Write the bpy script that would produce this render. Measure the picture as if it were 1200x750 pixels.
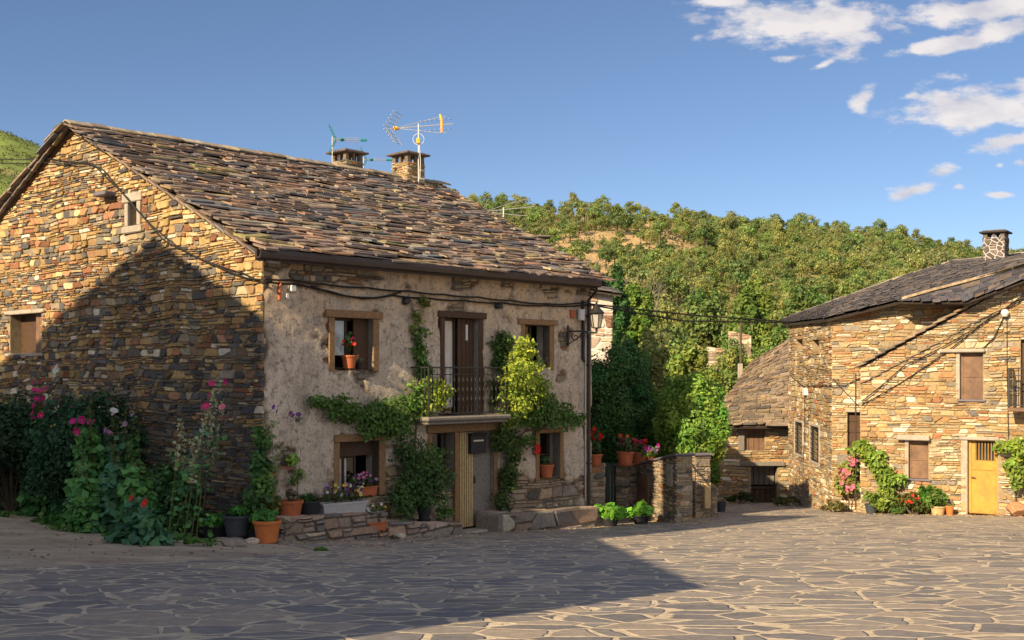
import bpy, bmesh, math, random
import numpy as np
from mathutils import Vector, Matrix, noise as mnoise

for o in list(bpy.data.objects): bpy.data.objects.remove(o)
C = bpy.context.scene.collection
SC = bpy.context.scene
R = math.radians

# ---------------------------------------------------------------- camera, sky, sun, exposure
F = 1385.0; HY = 438.0                      # focal length in photo pixels, horizon row of the photo
cam_d = bpy.data.cameras.new('camera'); cam = bpy.data.objects.new('camera', cam_d); C.objects.link(cam)
cam_d.sensor_width = 36; cam_d.lens = F/1200*36; cam_d.shift_y = (HY-375)/1200
cam_d.clip_start = 0.1; cam_d.clip_end = 6000
cam.location = (0, 0, 0); cam.rotation_euler = (R(90), 0, 0)
SC.camera = cam

SUN_AZ, SUN_EL = 39.5, 28.5                 # direction the light travels towards, measured from +Y to +X
TRAV = Vector((math.sin(R(SUN_AZ))*math.cos(R(SUN_EL)), math.cos(R(SUN_AZ))*math.cos(R(SUN_EL)), -math.sin(R(SUN_EL))))
sd = bpy.data.lights.new('sun', 'SUN'); sd.energy = 5.0; sd.angle = R(0.4); sd.color = (1.0, 0.77, 0.47)
sun = bpy.data.objects.new('sun', sd); C.objects.link(sun)
sun.rotation_euler = (-TRAV).to_track_quat('Z', 'Y').to_euler()

W = bpy.data.worlds.new('World'); SC.world = W; W.use_nodes = True
SC.view_settings.view_transform = 'Standard'; SC.view_settings.look = 'None'
SC.view_settings.exposure = 0.84; SC.view_settings.gamma = 1
SC.render.resolution_x = 1024; SC.render.resolution_y = 640

def world_nodes():
    nt = W.node_tree; N = nt.nodes; L = nt.links
    bg = N['Background']
    sky = N.new('ShaderNodeTexSky'); sky.sky_type = 'NISHITA'; sky.sun_disc = False
    sky.sun_elevation = R(SUN_EL); sky.sun_rotation = R(180+SUN_AZ); sky.altitude = 2600
    sky.air_density = 1.0; sky.dust_density = 0.05; sky.ozone_density = 2.2
    tc = N.new('ShaderNodeTexCoord')
    sep = N.new('ShaderNodeSeparateXYZ'); L.new(tc.outputs['Generated'], sep.inputs[0])
    def M(op, a, b=None, clamp=False):
        n = N.new('ShaderNodeMath'); n.operation = op; n.use_clamp = clamp
        for i, v in enumerate((a, b)):
            if v is None: continue
            if isinstance(v, (int, float)): n.inputs[i].default_value = v
            else: L.new(v, n.inputs[i])
        return n.outputs[0]
    yy = M('MAXIMUM', sep.outputs['Y'], 0.05)
    cx = M('DIVIDE', sep.outputs['X'], yy); cz = M('DIVIDE', sep.outputs['Z'], yy)
    comb = N.new('ShaderNodeCombineXYZ'); L.new(cx, comb.inputs[0]); L.new(cz, comb.inputs[1])
    # cloud banks: (bearing, height, half width, half height, lean)
    clouds = [(945,28,112,26,0),(835,2,40,10,0),(1125,50,100,9,-.16),(1175,36,55,16,-.2),(1150,12,100,17,-.1),(1110,90,27,8,-.12),(1150,128,92,24,-.05),
              (1230,100,60,14,-.1),(1188,166,48,11,-.15),(1010,118,12,13,-.5),(996,60,17,9,-.3),(1066,113,14,6,0),(925,68,15,5,-.1),(965,76,16,4,-.3),
              (1074,222,30,8,-.25),(1105,201,20,7,-.1),(1124,219,7,4,0),(1172,228,16,3,0),(1196,190,8,5,0),(1172,194,5,3,0)]
    nz = N.new('ShaderNodeTexNoise'); nz.inputs['Scale'].default_value = 26; nz.inputs['Detail'].default_value = 9; nz.inputs['Roughness'].default_value = .62
    mp = N.new('ShaderNodeMapping'); mp.inputs['Scale'].default_value = (1, 2.1, 1); mp.inputs['Rotation'].default_value = (0,0,R(-8))
    L.new(comb.outputs[0], mp.inputs[0]); L.new(mp.outputs[0], nz.inputs['Vector'])
    acc = None
    for (px, py, rx, ry, ln) in clouds:
        X0, Z0 = (px-600)/F, (HY-py)/F
        dx = M('SUBTRACT', cx, X0); dz = M('SUBTRACT', cz, Z0)
        dz = M('ADD', dz, M('MULTIPLY', dx, ln))
        a = M('MULTIPLY', dx, F/rx); b = M('MULTIPLY', dz, F/ry)
        r = M('SQRT', M('ADD', M('MULTIPLY', a, a), M('MULTIPLY', b, b)))
        s = M('MAXIMUM', M('SUBTRACT', 1.35, r), -1.6)
        s = M('MULTIPLY', s, min(1.0, .5+rx/150))
        acc = s if acc is None else M('MAXIMUM', acc, s)
    v = M('ADD', acc, M('MULTIPLY', M('SUBTRACT', nz.outputs['Fac'], .53), 2.9))
    ramp = N.new('ShaderNodeMapRange'); ramp.inputs[1].default_value = 0.0; ramp.inputs[2].default_value = 0.75
    ramp.interpolation_type = 'SMOOTHSTEP'
    L.new(v, ramp.inputs[0])
    fac = M('MULTIPLY', ramp.outputs[0], 0.93)
    n2 = N.new('ShaderNodeTexNoise'); n2.inputs['Scale'].default_value = 22; n2.inputs['Detail'].default_value = 6
    L.new(mp.outputs[0], n2.inputs['Vector'])
    cr = N.new('ShaderNodeValToRGB'); cr.color_ramp.elements[0].position = .35; cr.color_ramp.elements[1].position = .6
    cr.color_ramp.elements[0].color = (4.6, 4.5, 5.0, 1); cr.color_ramp.elements[1].color = (6.6, 6.2, 6.0, 1)
    L.new(n2.outputs['Fac'], cr.inputs[0])
    mx = N.new('ShaderNodeMix'); mx.data_type = 'RGBA'
    tn = N.new('ShaderNodeVectorMath'); tn.operation = 'MULTIPLY'; tn.inputs[1].default_value = (.80,.805,.84); L.new(sky.outputs[0], tn.inputs[0])
    L.new(fac, mx.inputs[0]); L.new(tn.outputs[0], mx.inputs[6]); L.new(cr.outputs[0], mx.inputs[7])
    # unseen bright cloud added behind the viewer to lift the fill light
    nb = N.new('ShaderNodeTexNoise'); nb.inputs['Scale'].default_value = 2.2; nb.inputs['Detail'].default_value = 7; L.new(tc.outputs['Generated'], nb.inputs['Vector'])
    rb = N.new('ShaderNodeMapRange'); rb.inputs[1].default_value = .40; rb.inputs[2].default_value = .52; L.new(nb.outputs['Fac'], rb.inputs[0])
    yb = N.new('ShaderNodeMapRange'); yb.inputs[1].default_value = .05; yb.inputs[2].default_value = -.30; L.new(sep.outputs['Y'], yb.inputs[0])
    zb = N.new('ShaderNodeMapRange'); zb.inputs[1].default_value = .02; zb.inputs[2].default_value = .15; L.new(sep.outputs['Z'], zb.inputs[0])
    fb = M('MULTIPLY', M('MULTIPLY', rb.outputs[0], yb.outputs[0]), zb.outputs[0])
    m2 = N.new('ShaderNodeMix'); m2.data_type = 'RGBA'; L.new(fb, m2.inputs[0]); L.new(mx.outputs[2], m2.inputs[6]); m2.inputs[7].default_value = (6.6, 6.3, 6.1, 1)
    L.new(m2.outputs[2], bg.inputs[0]); bg.inputs[1].default_value = 0.078
world_nodes()

# ---------------------------------------------------------------- helpers
def V(*a): return Vector(a)
def root_loc(o):
    l = Vector((0,0,0))
    while o is not None: l = l + o.location; o = o.parent
    return l
def tag(o, label=None, cat=None, group=None, kind=None):
    if label: o['label'] = label
    if cat: o['category'] = cat
    if group: o['group'] = group
    if kind: o['kind'] = kind
    return o
def thing(name, label, cat, loc, group=None):
    o = bpy.data.objects.new(name, None); C.objects.link(o); o.location = loc; o.empty_display_size = .2
    return tag(o, label, cat, group)
def link_mesh(name, me, mat, parent=None):
    o = bpy.data.objects.new(name, me); C.objects.link(o)
    if mat: me.materials.append(mat)
    if parent is not None:
        rl = root_loc(parent)
        if rl.length > 0: me.transform(Matrix.Translation(-rl))
        o.parent = parent
    return o
def copy_tree(o, parent=None):
    c = o.copy(); C.objects.link(c)
    if parent is not None: c.parent = parent
    for ch in [x for x in bpy.data.objects if x.parent == o]: copy_tree(ch, c)
    return c

class MB:
    """collects faces for ONE mesh"""
    def __init__(s): s.v = []; s.f = []; s.c = []
    def add(s, vs, fs, col=(1,1,1)):
        b = len(s.v); s.v += [tuple(p) for p in vs]
        for f in fs: s.f.append([b+i for i in f]); s.c.append(col)
        return s
    def quad(s, a, b, c, d, col=(1,1,1)): return s.add([a,b,c,d], [(0,1,2,3)], col)
    def poly(s, pts, col=(1,1,1)): return s.add(pts, [tuple(range(len(pts)))], col)
    def frame(s, O, U, Vv, Wv, col=(1,1,1)):
        """box from corner O with edge vectors"""
        O, U, Vv, Wv = map(Vector, (O, U, Vv, Wv))
        p = [O, O+U, O+U+Vv, O+Vv, O+Wv, O+U+Wv, O+U+Vv+Wv, O+Vv+Wv]
        return s.add(p, [(0,3,2,1),(4,5,6,7),(0,1,5,4),(1,2,6,5),(2,3,7,6),(3,0,4,7)], col)
    def bevbox(s, O, U, Vv, Wv, b=.008, col=(1,1,1)):
        O, U, Vv, Wv = map(Vector, (O, U, Vv, Wv))
        L = [U.length, Vv.length, Wv.length]; D = [U/L[0], Vv/L[1], Wv/L[2]]
        b = min(b, min(L)*.3); idx = {}; vs = []
        def vid(sx, ax):
            k = (sx, ax)
            if k not in idx:
                p = O.copy()
                for a in range(3):
                    off = 0 if a == ax else b
                    p += D[a]*(L[a]-off if sx[a] else off)
                idx[k] = len(vs); vs.append(p)
            return idx[k]
        fs = []
        for ax in range(3):
            o1, o2 = [a for a in range(3) if a != ax]
            for sgn in (0,1):
                r = []
                for (i, j) in ((0,0),(1,0),(1,1),(0,1)):
                    t = [0,0,0]; t[ax] = sgn; t[o1] = i; t[o2] = j; r.append(vid(tuple(t), ax))
                fs.append(r)
        for ax in range(3):                      # edges along ax
            o1, o2 = [a for a in range(3) if a != ax]
            for i in (0,1):
                for j in (0,1):
                    q = []
                    for (e, fx) in ((0,o1),(1,o1),(1,o2),(0,o2)):
                        t = [0,0,0]; t[ax] = e; t[o1] = i; t[o2] = j; q.append(vid(tuple(t), fx))
                    fs.append(q)
        for i in (0,1):
            for j in (0,1):
                for k in (0,1):
                    fs.append([vid((i,j,k), a) for a in range(3)])
        return s.add(vs, fs, col)
    def tube(s, pts, r, n=8, col=(1,1,1), cap=True):
        pts = [Vector(p) for p in pts]; k = len(pts)
        rs = r if isinstance(r, (list, tuple)) else [r]*k
        vs = []; up = Vector((0,0,1))
        for i, p in enumerate(pts):
            d = (pts[min(i+1,k-1)]-pts[max(i-1,0)])
            if d.length < 1e-9: d = Vector((0,0,1))
            d.normalize()
            a = d.cross(up if abs(d.dot(up)) < .95 else Vector((1,0,0))).normalized(); b = d.cross(a)
            for j in range(n):
                t = 2*math.pi*j/n; vs.append(p + (a*math.cos(t)+b*math.sin(t))*rs[i])
        fs = [(i*n+j, i*n+(j+1)%n, (i+1)*n+(j+1)%n, (i+1)*n+j) for i in range(k-1) for j in range(n)]
        if cap: fs += [tuple(range(n)), tuple((k-1)*n+j for j in range(n))]
        return s.add(vs, fs, col)
    def lathe(s, prof, c=(0,0,0), n=20, col=(1,1,1), closed=False):
        c = Vector(c); vs = []
        for (r, z) in prof:
            for j in range(n):
                t = 2*math.pi*j/n; vs.append(c+Vector((r*math.cos(t), r*math.sin(t), z)))
        fs = [(i*n+j, i*n+(j+1)%n, (i+1)*n+(j+1)%n, (i+1)*n+j) for i in range(len(prof)-1) for j in range(n)]
        if closed: fs += [tuple(range(n))]
        return s.add(vs, fs, col)
    def rock(s, c, size, rng, col=(1,1,1), sub=2):
        bm = bmesh.new(); bmesh.ops.create_icosphere(bm, subdivisions=sub, radius=1)
        ofs = Vector((rng.uniform(0,50), rng.uniform(0,50), rng.uniform(0,50))); c = Vector(c)
        planes = [(Vector((rng.gauss(0,1), rng.gauss(0,1), rng.gauss(0,1))).normalized(), rng.uniform(.5,.8)) for _ in range(7)]
        vs = []
        for v in bm.verts:
            p = v.co.copy()
            for (n_, d_) in planes:
                e = p.dot(n_)-d_
                if e > 0: p -= n_*e*.9
            p *= 1+.12*mnoise.noise(p*2+ofs)
            vs.append(c+Vector((p.x*size[0], p.y*size[1], p.z*size[2])))
        fs = [[v.index for v in f.verts] for f in bm.faces]; bm.free()
        return s.add(vs, fs, col)
    def build(s, name, mat, parent=None, smooth=False):
        me = bpy.data.meshes.new(name); me.from_pydata(s.v, [], s.f)
        at = me.attributes.new('col', 'FLOAT_COLOR', 'FACE')
        at.data.foreach_set('color', np.array([(*c[:3], 1) for c in s.c], dtype=np.float32).ravel())
        if smooth: me.polygons.foreach_set('use_smooth', np.ones(len(s.f), dtype=bool))
        me.update()
        return link_mesh(name, me, mat, parent)

class Plane:
    """a vertical wall plane: O base point at camera height, U along, N outward, positions (t, off, z)"""
    def __init__(s, O, U, flip=False):
        s.O = Vector((O[0], O[1], 0)); s.U = Vector((U[0], U[1], 0)).normalized()
        s.N = Vector((s.U.y, -s.U.x, 0)) * (-1 if flip else 1)
    def P(s, t, off, z): return s.O + s.U*t + s.N*off + Vector((0,0,z))
    def at(s, px, py, off=0):
        q = (px-600)/F; O = s.O + s.N*off
        t = (q*O.y-O.x)/(s.U.x-q*s.U.y); Y = O.y+s.U.y*t
        return t, (HY-py)/F*Y
    def t(s, px, off=0): return s.at(px, 0, off)[0]
    def z(s, px, py, off=0): return s.at(px, py, off)[1]
    def PP(s, px, py, off=0):
        t, z = s.at(px, py, off); return s.P(t, off, z)
    def box(s, mb, t0, t1, o0, o1, z0, z1, b=.006, col=(1,1,1)):
        mb.bevbox(s.P(t0, o0, z0), s.U*(t1-t0), s.N*(o1-o0), (0,0,z1-z0), b, col)
def pix(px, py, Y): return Vector(((px-600)/F*Y, Y, (HY-py)/F*Y))

def clip(poly, nx, ny, d):
    """keep n.p <= d"""
    out = []; n = len(poly)
    for i in range(n):
        a = poly[i]; b = poly[(i+1) % n]
        da = nx*a[0]+ny*a[1]-d; db = nx*b[0]+ny*b[1]-d
        if da <= 0: out.append(a)
        if (da < 0 and db > 0) or (da > 0 and db < 0):
            k = da/(da-db); out.append((a[0]+(b[0]-a[0])*k, a[1]+(b[1]-a[1])*k))
    return out
def half_planes(poly):
    """edges of a convex CCW polygon as outward half-planes"""
    hp = []; n = len(poly)
    ar = sum(poly[i][0]*poly[(i+1)%n][1]-poly[(i+1)%n][0]*poly[i][1] for i in range(n))
    if ar < 0: poly = poly[::-1]
    for i in range(n):
        a = poly[i]; b = poly[(i+1)%n]; nx, ny = b[1]-a[1], a[0]-b[0]; l = math.hypot(nx, ny)
        if l > 1e-9: nx /= l; ny /= l; hp.append((nx, ny, nx*a[0]+ny*a[1]))
    return hp
def area(p): return abs(sum(p[i][0]*p[(i+1)%len(p)][1]-p[(i+1)%len(p)][0]*p[i][1] for i in range(len(p))))/2

def cells(region, sw, sh, rng, joint=.012, holes=(), vary=.5):
    """irregular coursed rubble: clipped Voronoi cells of staggered rows"""
    hp = half_planes(region)
    u0 = min(p[0] for p in region); u1 = max(p[0] for p in region); v0 = min(p[1] for p in region); v1 = max(p[1] for p in region)
    k = sw/sh*.44; seeds = []; v = v0-sh
    while v < v1+sh:
        h = sh*rng.uniform(1-vary, 1+vary*1.25); u = u0-sw*rng.uniform(.2, 1.5); wr = rng.uniform(.75, 1.3)
        while u < u1+sw:
            w = sw*rng.choice((.45,.7,.9,1.1,1.5,1.9))*wr*rng.uniform(.8,1.2)
            seeds.append((u+w/2, v+h/2+rng.gauss(0, .11)*h)); u += w
        v += h
    S = np.array(seeds); SS = S*np.array([1/k, 1]); out = []
    for i in range(len(S)):
        ok = all(a*S[i,0]+b*S[i,1] < d+sw*.6 for a, b, d in hp)
        if not ok: continue
        d2 = ((SS-SS[i])**2).sum(1); nn = np.argsort(d2)[1:16] if len(S) < 400 else np.argpartition(d2, 16)[:17]
        nn = sorted([int(j) for j in nn if j != i], key=lambda j: d2[j])
        R_ = sw*3; x, y = SS[i]
        poly = [(x-R_/k,y-sh*3),(x+R_/k,y-sh*3),(x+R_/k,y+sh*3),(x-R_/k,y+sh*3)]
        for j in nn:
            dx, dy = SS[j][0]-x, SS[j][1]-y; l = math.hypot(dx, dy)
            if l < 1e-6: continue
            poly = clip(poly, dx/l, dy/l, (dx*(x+SS[j][0])/2+dy*(y+SS[j][1])/2)/l - joint*.5*(abs(dx)/k+abs(dy))/l)
            if len(poly) < 3: break
        if len(poly) < 3: continue
        poly = [(p[0]*k, p[1]) for p in poly]
        for a, b, d in hp:
            poly = clip(poly, a, b, d)
            if len(poly) < 3: break
        if len(poly) < 3: continue
        cx = sum(p[0] for p in poly)/len(poly); cy = sum(p[1] for p in poly)/len(poly); bad = False
        for (a0, a1, b0, b1) in holes:
            if a0 < cx < a1 and b0 < cy < b1: bad = True; break
            if min(p[0] for p in poly) < a1 and max(p[0] for p in poly) > a0 and min(p[1] for p in poly) < b1 and max(p[1] for p in poly) > b0:
                ds = [(a0-cx, (1,0,a0)), (cx-a1, (-1,0,-a1)), (b0-cy, (0,1,b0)), (cy-b1, (0,-1,-b1))]
                poly = clip(poly, *max(ds)[1])
                if len(poly) < 3: bad = True; break
        if bad or area(poly) < sh*sh*.12: continue
        out.append(poly)
    return out

def courses(region, sw, sh, rng, joint=.01, holes=(), vary=.5):
    """flat bedded rubble: wavy courses of long slabs, some split into thinner ones"""
    hp = half_planes(region); out = []
    u0 = min(p[0] for p in region); u1 = max(p[0] for p in region); v0 = min(p[1] for p in region); v1 = max(p[1] for p in region)
    ox = rng.uniform(0, 90); J = joint/2
    def warp(u, v):
        return (u+.05*mnoise.noise(Vector((u*1.7+ox, v*2.5, 1))), v+.055*mnoise.noise(Vector((u*.9+ox, v*.8, 3)))*min(1, sh/.07)+.018*mnoise.noise(Vector((u*3.1, v*2+ox, 5))))
    v = v0-.12
    while v < v1+.12:
        h = sh*rng.choice((.45,.6,.8,1,1.1,1.3,1.7,2.2)); u = u0-sw*rng.uniform(0, 1); sk = 0
        while u < u1+sw:
            w = max(h*rng.uniform(1.1, 1.6), sw*rng.choice((.35,.5,.65,.8,1,1.25,1.7))*rng.uniform(.8,1.2)); sk2 = rng.gauss(0, .18)*h
            parts = [(0, 1)]
            if h > sh*.95 and rng.random() < .38: c_ = rng.uniform(.35,.65); parts = [(0, c_), (c_, 1)]
            for (b, t) in parts:
                a0, a1 = u+J, u+w-J; z0_, z1_ = v+h*b+J, v+h*t-J; hh = z1_-z0_; c = hh*rng.uniform(.12,.34)
                if z1_-z0_ < .012: continue
                e = lambda s_: rng.gauss(0, s_)*hh
                s0 = sk*(b-.5)*2; s1 = sk*(t-.5)*2; r0 = sk2*(b-.5)*2; r1 = sk2*(t-.5)*2
                pts = [(a0+s0+c*rng.uniform(.3,1.5), z0_), ((a0+a1)/2, z0_+abs(e(.06))), (a1+r0-c*rng.uniform(.3,1.5), z0_+abs(e(.05))), (a1+r0, z0_+c*rng.uniform(.4,1.4)), (a1+r1, z1_-c*rng.uniform(.4,1.4)),
                       (a1+r1-c*rng.uniform(.3,1.8), z1_), ((a0+a1)/2+e(.6), z1_-abs(e(.10))), (a0+s1+c*rng.uniform(.3,1.8), z1_-abs(e(.06))), (a0+s1, z1_-c*rng.uniform(.4,1.4)), (a0+s0, z0_+c*rng.uniform(.4,1.4))]
                poly = [warp(*p) for p in pts]
                for q in hp:
                    poly = clip(poly, *q)
                    if len(poly) < 3: break
                if len(poly) < 3: continue
                cx = sum(p[0] for p in poly)/len(poly); cy = sum(p[1] for p in poly)/len(poly); bad = False
                for (q0, q1, w0, w1) in holes:
                    if q0 < cx < q1 and w0 < cy < w1: bad = True; break
                    if min(p[0] for p in poly) < q1 and max(p[0] for p in poly) > q0 and min(p[1] for p in poly) < w1 and max(p[1] for p in poly) > w0:
                        ds = [(q0-cx, (1,0,q0)), (cx-q1, (-1,0,-q1)), (w0-cy, (0,1,w0)), (cy-w1, (0,-1,-w1))]
                        poly = clip(poly, *max(ds)[1])
                        if len(poly) < 3: bad = True; break
                if bad or area(poly) < sh*sh*.1: continue
                out.append(poly)
            u += w; sk = sk2
        v += h
    return out

def rubble(mb, pl, region, sw, sh, pal, rng, holes=(), depth=(.015,.05), base=0.0, joint=.012, vary=.5, mapf=None, colf=None, crazy=False):
    P = mapf or (lambda u, v, d: pl.P(u, base+d, v))
    for poly in (cells if crazy else courses)(region, sw, sh, rng, joint, holes, vary):
        n = len(poly); cx = sum(p[0] for p in poly)/n; cy = sum(p[1] for p in poly)/n
        d = rng.uniform(*depth); tu, tv = rng.gauss(0,.03), rng.gauss(0,.05)
        # add a vertex on long edges and jitter for chipped outlines
        pp = []
        for i in range(n):
            a = poly[i]; b = poly[(i+1)%n]; pp.append(a)
            if crazy and math.hypot(a[0]-b[0], a[1]-b[1]) > sh*1.1:
                pp.append(((a[0]+b[0])/2+rng.gauss(0,.05)*sh, (a[1]+b[1])/2+rng.gauss(0,.05)*sh))
        n = len(pp); vs = []
        for (kk, dd) in ((1.0, -.02), (.97, d*.65), (.86, d)):
            for p in pp:
                u = cx+(p[0]-cx)*kk; v = cy+(p[1]-cy)*(kk if kk == 1 else kk*.98)
                e = dd + ((u-cx)*tu+(v-cy)*tv if kk < 1 else 0) + (rng.gauss(0,.004) if kk < .9 else 0)
                vs.append(P(u, v, e))
        fs = [(i, (i+1)%n, n+(i+1)%n, n+i) for i in range(n)] + [(n+i, n+(i+1)%n, 2*n+(i+1)%n, 2*n+i) for i in range(n)]
        fs.append(tuple(range(2*n, 3*n)))
        mb.add(vs, fs, (colf or pick)(pal, rng, cx, cy) if colf else pick(pal, rng))
    return mb
def pick(pal, rng):
    tot = sum(p[0] for p in pal); r = rng.uniform(0, tot)
    for w, c in pal:
        r -= w
        if r <= 0: break
    k = rng.uniform(.78, 1.22); return (c[0]*k*rng.uniform(.95,1.05), c[1]*k, c[2]*k*rng.uniform(.92,1.08))

def wall_faces(mb, P, region, holes, col=(1,1,1)):
    """flat wall with rectangular openings"""
    cuts = sorted(set([min(p[0] for p in region), max(p[0] for p in region)]+[h[0] for h in holes]+[h[1] for h in holes]))
    for a, b in zip(cuts[:-1], cuts[1:]):
        strip = clip(clip(region, 1, 0, b), -1, 0, -a)
        if len(strip) < 3: continue
        hs = sorted([(h[2], h[3]) for h in holes if h[0] <= a+1e-6 and h[1] >= b-1e-6]); lo = -1e3
        for z0, z1 in hs+[(1e3, 1e3)]:
            q = clip(clip(strip, 0, 1, z0), 0, -1, -lo) if lo > -999 else clip(strip, 0, 1, z0)
            if len(q) >= 3 and area(q) > 1e-6: mb.poly([P(u, v) for u, v in q], col)
            lo = z1
def reveals(mb, pl, hole, d0, d1, col=(1,1,1), back=False):
    a0, a1, b0, b1 = hole; P = pl.P
    mb.quad(P(a0,d0,b0), P(a0,d0,b1), P(a0,d1,b1), P(a0,d1,b0), col); mb.quad(P(a1,d0,b0), P(a1,d0,b1), P(a1,d1,b1), P(a1,d1,b0), col)
    mb.quad(P(a0,d0,b0), P(a1,d0,b0), P(a1,d1,b0), P(a0,d1,b0), col); mb.quad(P(a0,d0,b1), P(a1,d0,b1), P(a1,d1,b1), P(a0,d1,b1), col)
    if back: mb.quad(P(a0,d1,b0), P(a1,d1,b0), P(a1,d1,b1), P(a0,d1,b1), col)

# ---------------------------------------------------------------- materials
MATS = {}
def mat(name, col=(.5,.5,.5), rough=.8, use_attr=False, nscale=8, namt=.35, bump=.3, bscale=None, bdist=.01, metal=0, spec=.3, detail=6, stretch=(1,1,1), col2=None, n2=1.5, trans=0, big=0):
    m = bpy.data.materials.new(name); m.use_nodes = True; nt = m.node_tree; N = nt.nodes; L = nt.links
    b = N['Principled BSDF']; b.inputs['Roughness'].default_value = rough; b.inputs['Metallic'].default_value = metal
    b.inputs['Specular IOR Level'].default_value = spec
    tc = N.new('ShaderNodeTexCoord'); mp = N.new('ShaderNodeMapping'); mp.inputs['Scale'].default_value = stretch
    L.new(tc.outputs['Object'], mp.inputs[0])
    nz = N.new('ShaderNodeTexNoise'); nz.inputs['Scale'].default_value = nscale; nz.inputs['Detail'].default_value = detail; nz.inputs['Roughness'].default_value = .65
    L.new(mp.outputs[0], nz.inputs['Vector'])
    if use_attr:
        at = N.new('ShaderNodeAttribute'); at.attribute_name = 'col'; src = at.outputs['Color']
    else:
        rgb = N.new('ShaderNodeRGB'); rgb.outputs[0].default_value = (*col, 1); src = rgb.outputs[0]
    if col2:
        z2 = N.new('ShaderNodeTexNoise'); z2.inputs['Scale'].default_value = n2; z2.inputs['Detail'].default_value = 5
        L.new(mp.outputs[0], z2.inputs['Vector'])
        r2 = N.new('ShaderNodeMapRange'); r2.inputs[1].default_value = .42; r2.inputs[2].default_value = .62; L.new(z2.outputs['Fac'], r2.inputs[0])
        mx = N.new('ShaderNodeMix'); mx.data_type = 'RGBA'; L.new(r2.outputs[0], mx.inputs[0]); L.new(src, mx.inputs[6]); mx.inputs[7].default_value = (*col2, 1); src = mx.outputs[2]
    mr = N.new('ShaderNodeMapRange'); mr.inputs[1].default_value = .25; mr.inputs[2].default_value = .75; mr.inputs[3].default_value = 1-namt; mr.inputs[4].default_value = 1+namt
    L.new(nz.outputs['Fac'], mr.inputs[0])
    if big:
        z3 = N.new('ShaderNodeTexNoise'); z3.inputs['Scale'].default_value = .8; z3.inputs['Detail'].default_value = 6; z3.inputs['Roughness'].default_value = .65; L.new(tc.outputs['Object'], z3.inputs['Vector'])
        r3 = N.new('ShaderNodeMapRange'); r3.inputs[1].default_value = .32; r3.inputs[2].default_value = .68; r3.inputs[3].default_value = 1-big; r3.inputs[4].default_value = 1+big; L.new(z3.outputs['Fac'], r3.inputs[0])
        s3 = N.new('ShaderNodeVectorMath'); s3.operation = 'SCALE'; L.new(src, s3.inputs[0]); L.new(r3.outputs[0], s3.inputs['Scale']); src = s3.outputs[0]
    sc = N.new('ShaderNodeVectorMath'); sc.operation = 'SCALE'; L.new(src, sc.inputs[0]); L.new(mr.outputs[0], sc.inputs['Scale'])
    L.new(sc.outputs[0], b.inputs['Base Color'])
    if bump:
        nb = nz
        if bscale:
            nb = N.new('ShaderNodeTexNoise'); nb.inputs['Scale'].default_value = bscale; nb.inputs['Detail'].default_value = 6; nb.inputs['Roughness'].default_value = .7; L.new(mp.outputs[0], nb.inputs['Vector'])
        bp = N.new('ShaderNodeBump'); bp.inputs['Strength'].default_value = bump; bp.inputs['Distance'].default_value = bdist
        L.new(nb.outputs['Fac'], bp.inputs['Height']); L.new(bp.outputs[0], b.inputs['Normal'])
    if trans:
        tr = N.new('ShaderNodeBsdfTranslucent'); ms = N.new('ShaderNodeMixShader'); ms.inputs[0].default_value = trans
        L.new(sc.outputs[0], tr.inputs[0]); L.new(b.outputs[0], ms.inputs[1]); L.new(tr.outputs[0], ms.inputs[2]); L.new(ms.outputs[0], N['Material Output'].inputs[0])
    MATS[name] = m; return m
mat('stone', use_attr=True, big=.22, nscale=14, namt=.38, bump=.55, bscale=28, bdist=.012, rough=.9)
mat('mortar', (.30,.235,.15), nscale=9, namt=.35, bump=.7, bscale=25, bdist=.02, rough=.95)
mat('mortar_dark', (.16,.13,.10), nscale=9, namt=.35, bump=.7, bscale=25, bdist=.02, rough=.95)
mat('slate', use_attr=True, big=.2, nscale=7, namt=.42, bump=.55, bscale=18, bdist=.01, rough=.72, spec=.35, stretch=(1,1,1))
mat('old_wood', (.24,.145,.075), nscale=16, namt=.35, bump=.4, bdist=.006, rough=.75, stretch=(1,1,1), spec=.25)
mat('dark_wood', (.075,.042,.026), nscale=16, namt=.35, bump=.35, bdist=.005, rough=.7)
mat('grey_wood', (.20,.18,.16), nscale=16, namt=.35, bump=.4, bdist=.006, rough=.85)
mat('tan_wood', (.50,.37,.19), nscale=14, namt=.28, bump=.3, bdist=.004, rough=.65)
mat('shutter_brown', (.21,.125,.08), col2=(.14,.085,.06), n2=3.5, nscale=14, namt=.3, bump=.3, bdist=.004, rough=.6)
mat('yellow_paint', (.50,.275,.055), col2=(.42,.22,.055), n2=2.2, nscale=9, namt=.16, bump=.2, bdist=.003, rough=.5)
mat('iron', (.02,.02,.022), nscale=20, namt=.3, bump=.2, bdist=.003, rough=.5, spec=.5)
mat('gutter_paint', (.042,.028,.026), nscale=6, namt=.25, bump=.1, bdist=.003, rough=.45, spec=.5)
mat('green_metal', (.018,.04,.035), nscale=6, namt=.2, bump=.1, bdist=.003, rough=.45, spec=.5)
mat('cable', (.018,.017,.017), nscale=6, namt=.2, bump=0, rough=.6)
mat('white_plastic', (.72,.72,.72), nscale=5, namt=.08, bump=0, rough=.45)
mat('galvanised', (.5,.5,.5), nscale=14, namt=.15, bump=0, rough=.4, metal=.7)
mat('yellow_plastic', (.85,.42,.02), nscale=5, namt=.1, bump=0, rough=.45)
mat('teal_plastic', (.01,.20,.15), nscale=5, namt=.1, bump=0, rough=.45)
mat('terracotta', (.42,.125,.055), nscale=7, namt=.22, bump=.2, bscale=40, bdist=.003, rough=.8)
mat('terracotta_orange', (.55,.18,.055), nscale=7, namt=.18, bump=.2, bscale=40, bdist=.003, rough=.75)
mat('dark_plastic', (.022,.024,.03), nscale=7, namt=.2, bump=.05, bdist=.003, rough=.55)
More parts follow.
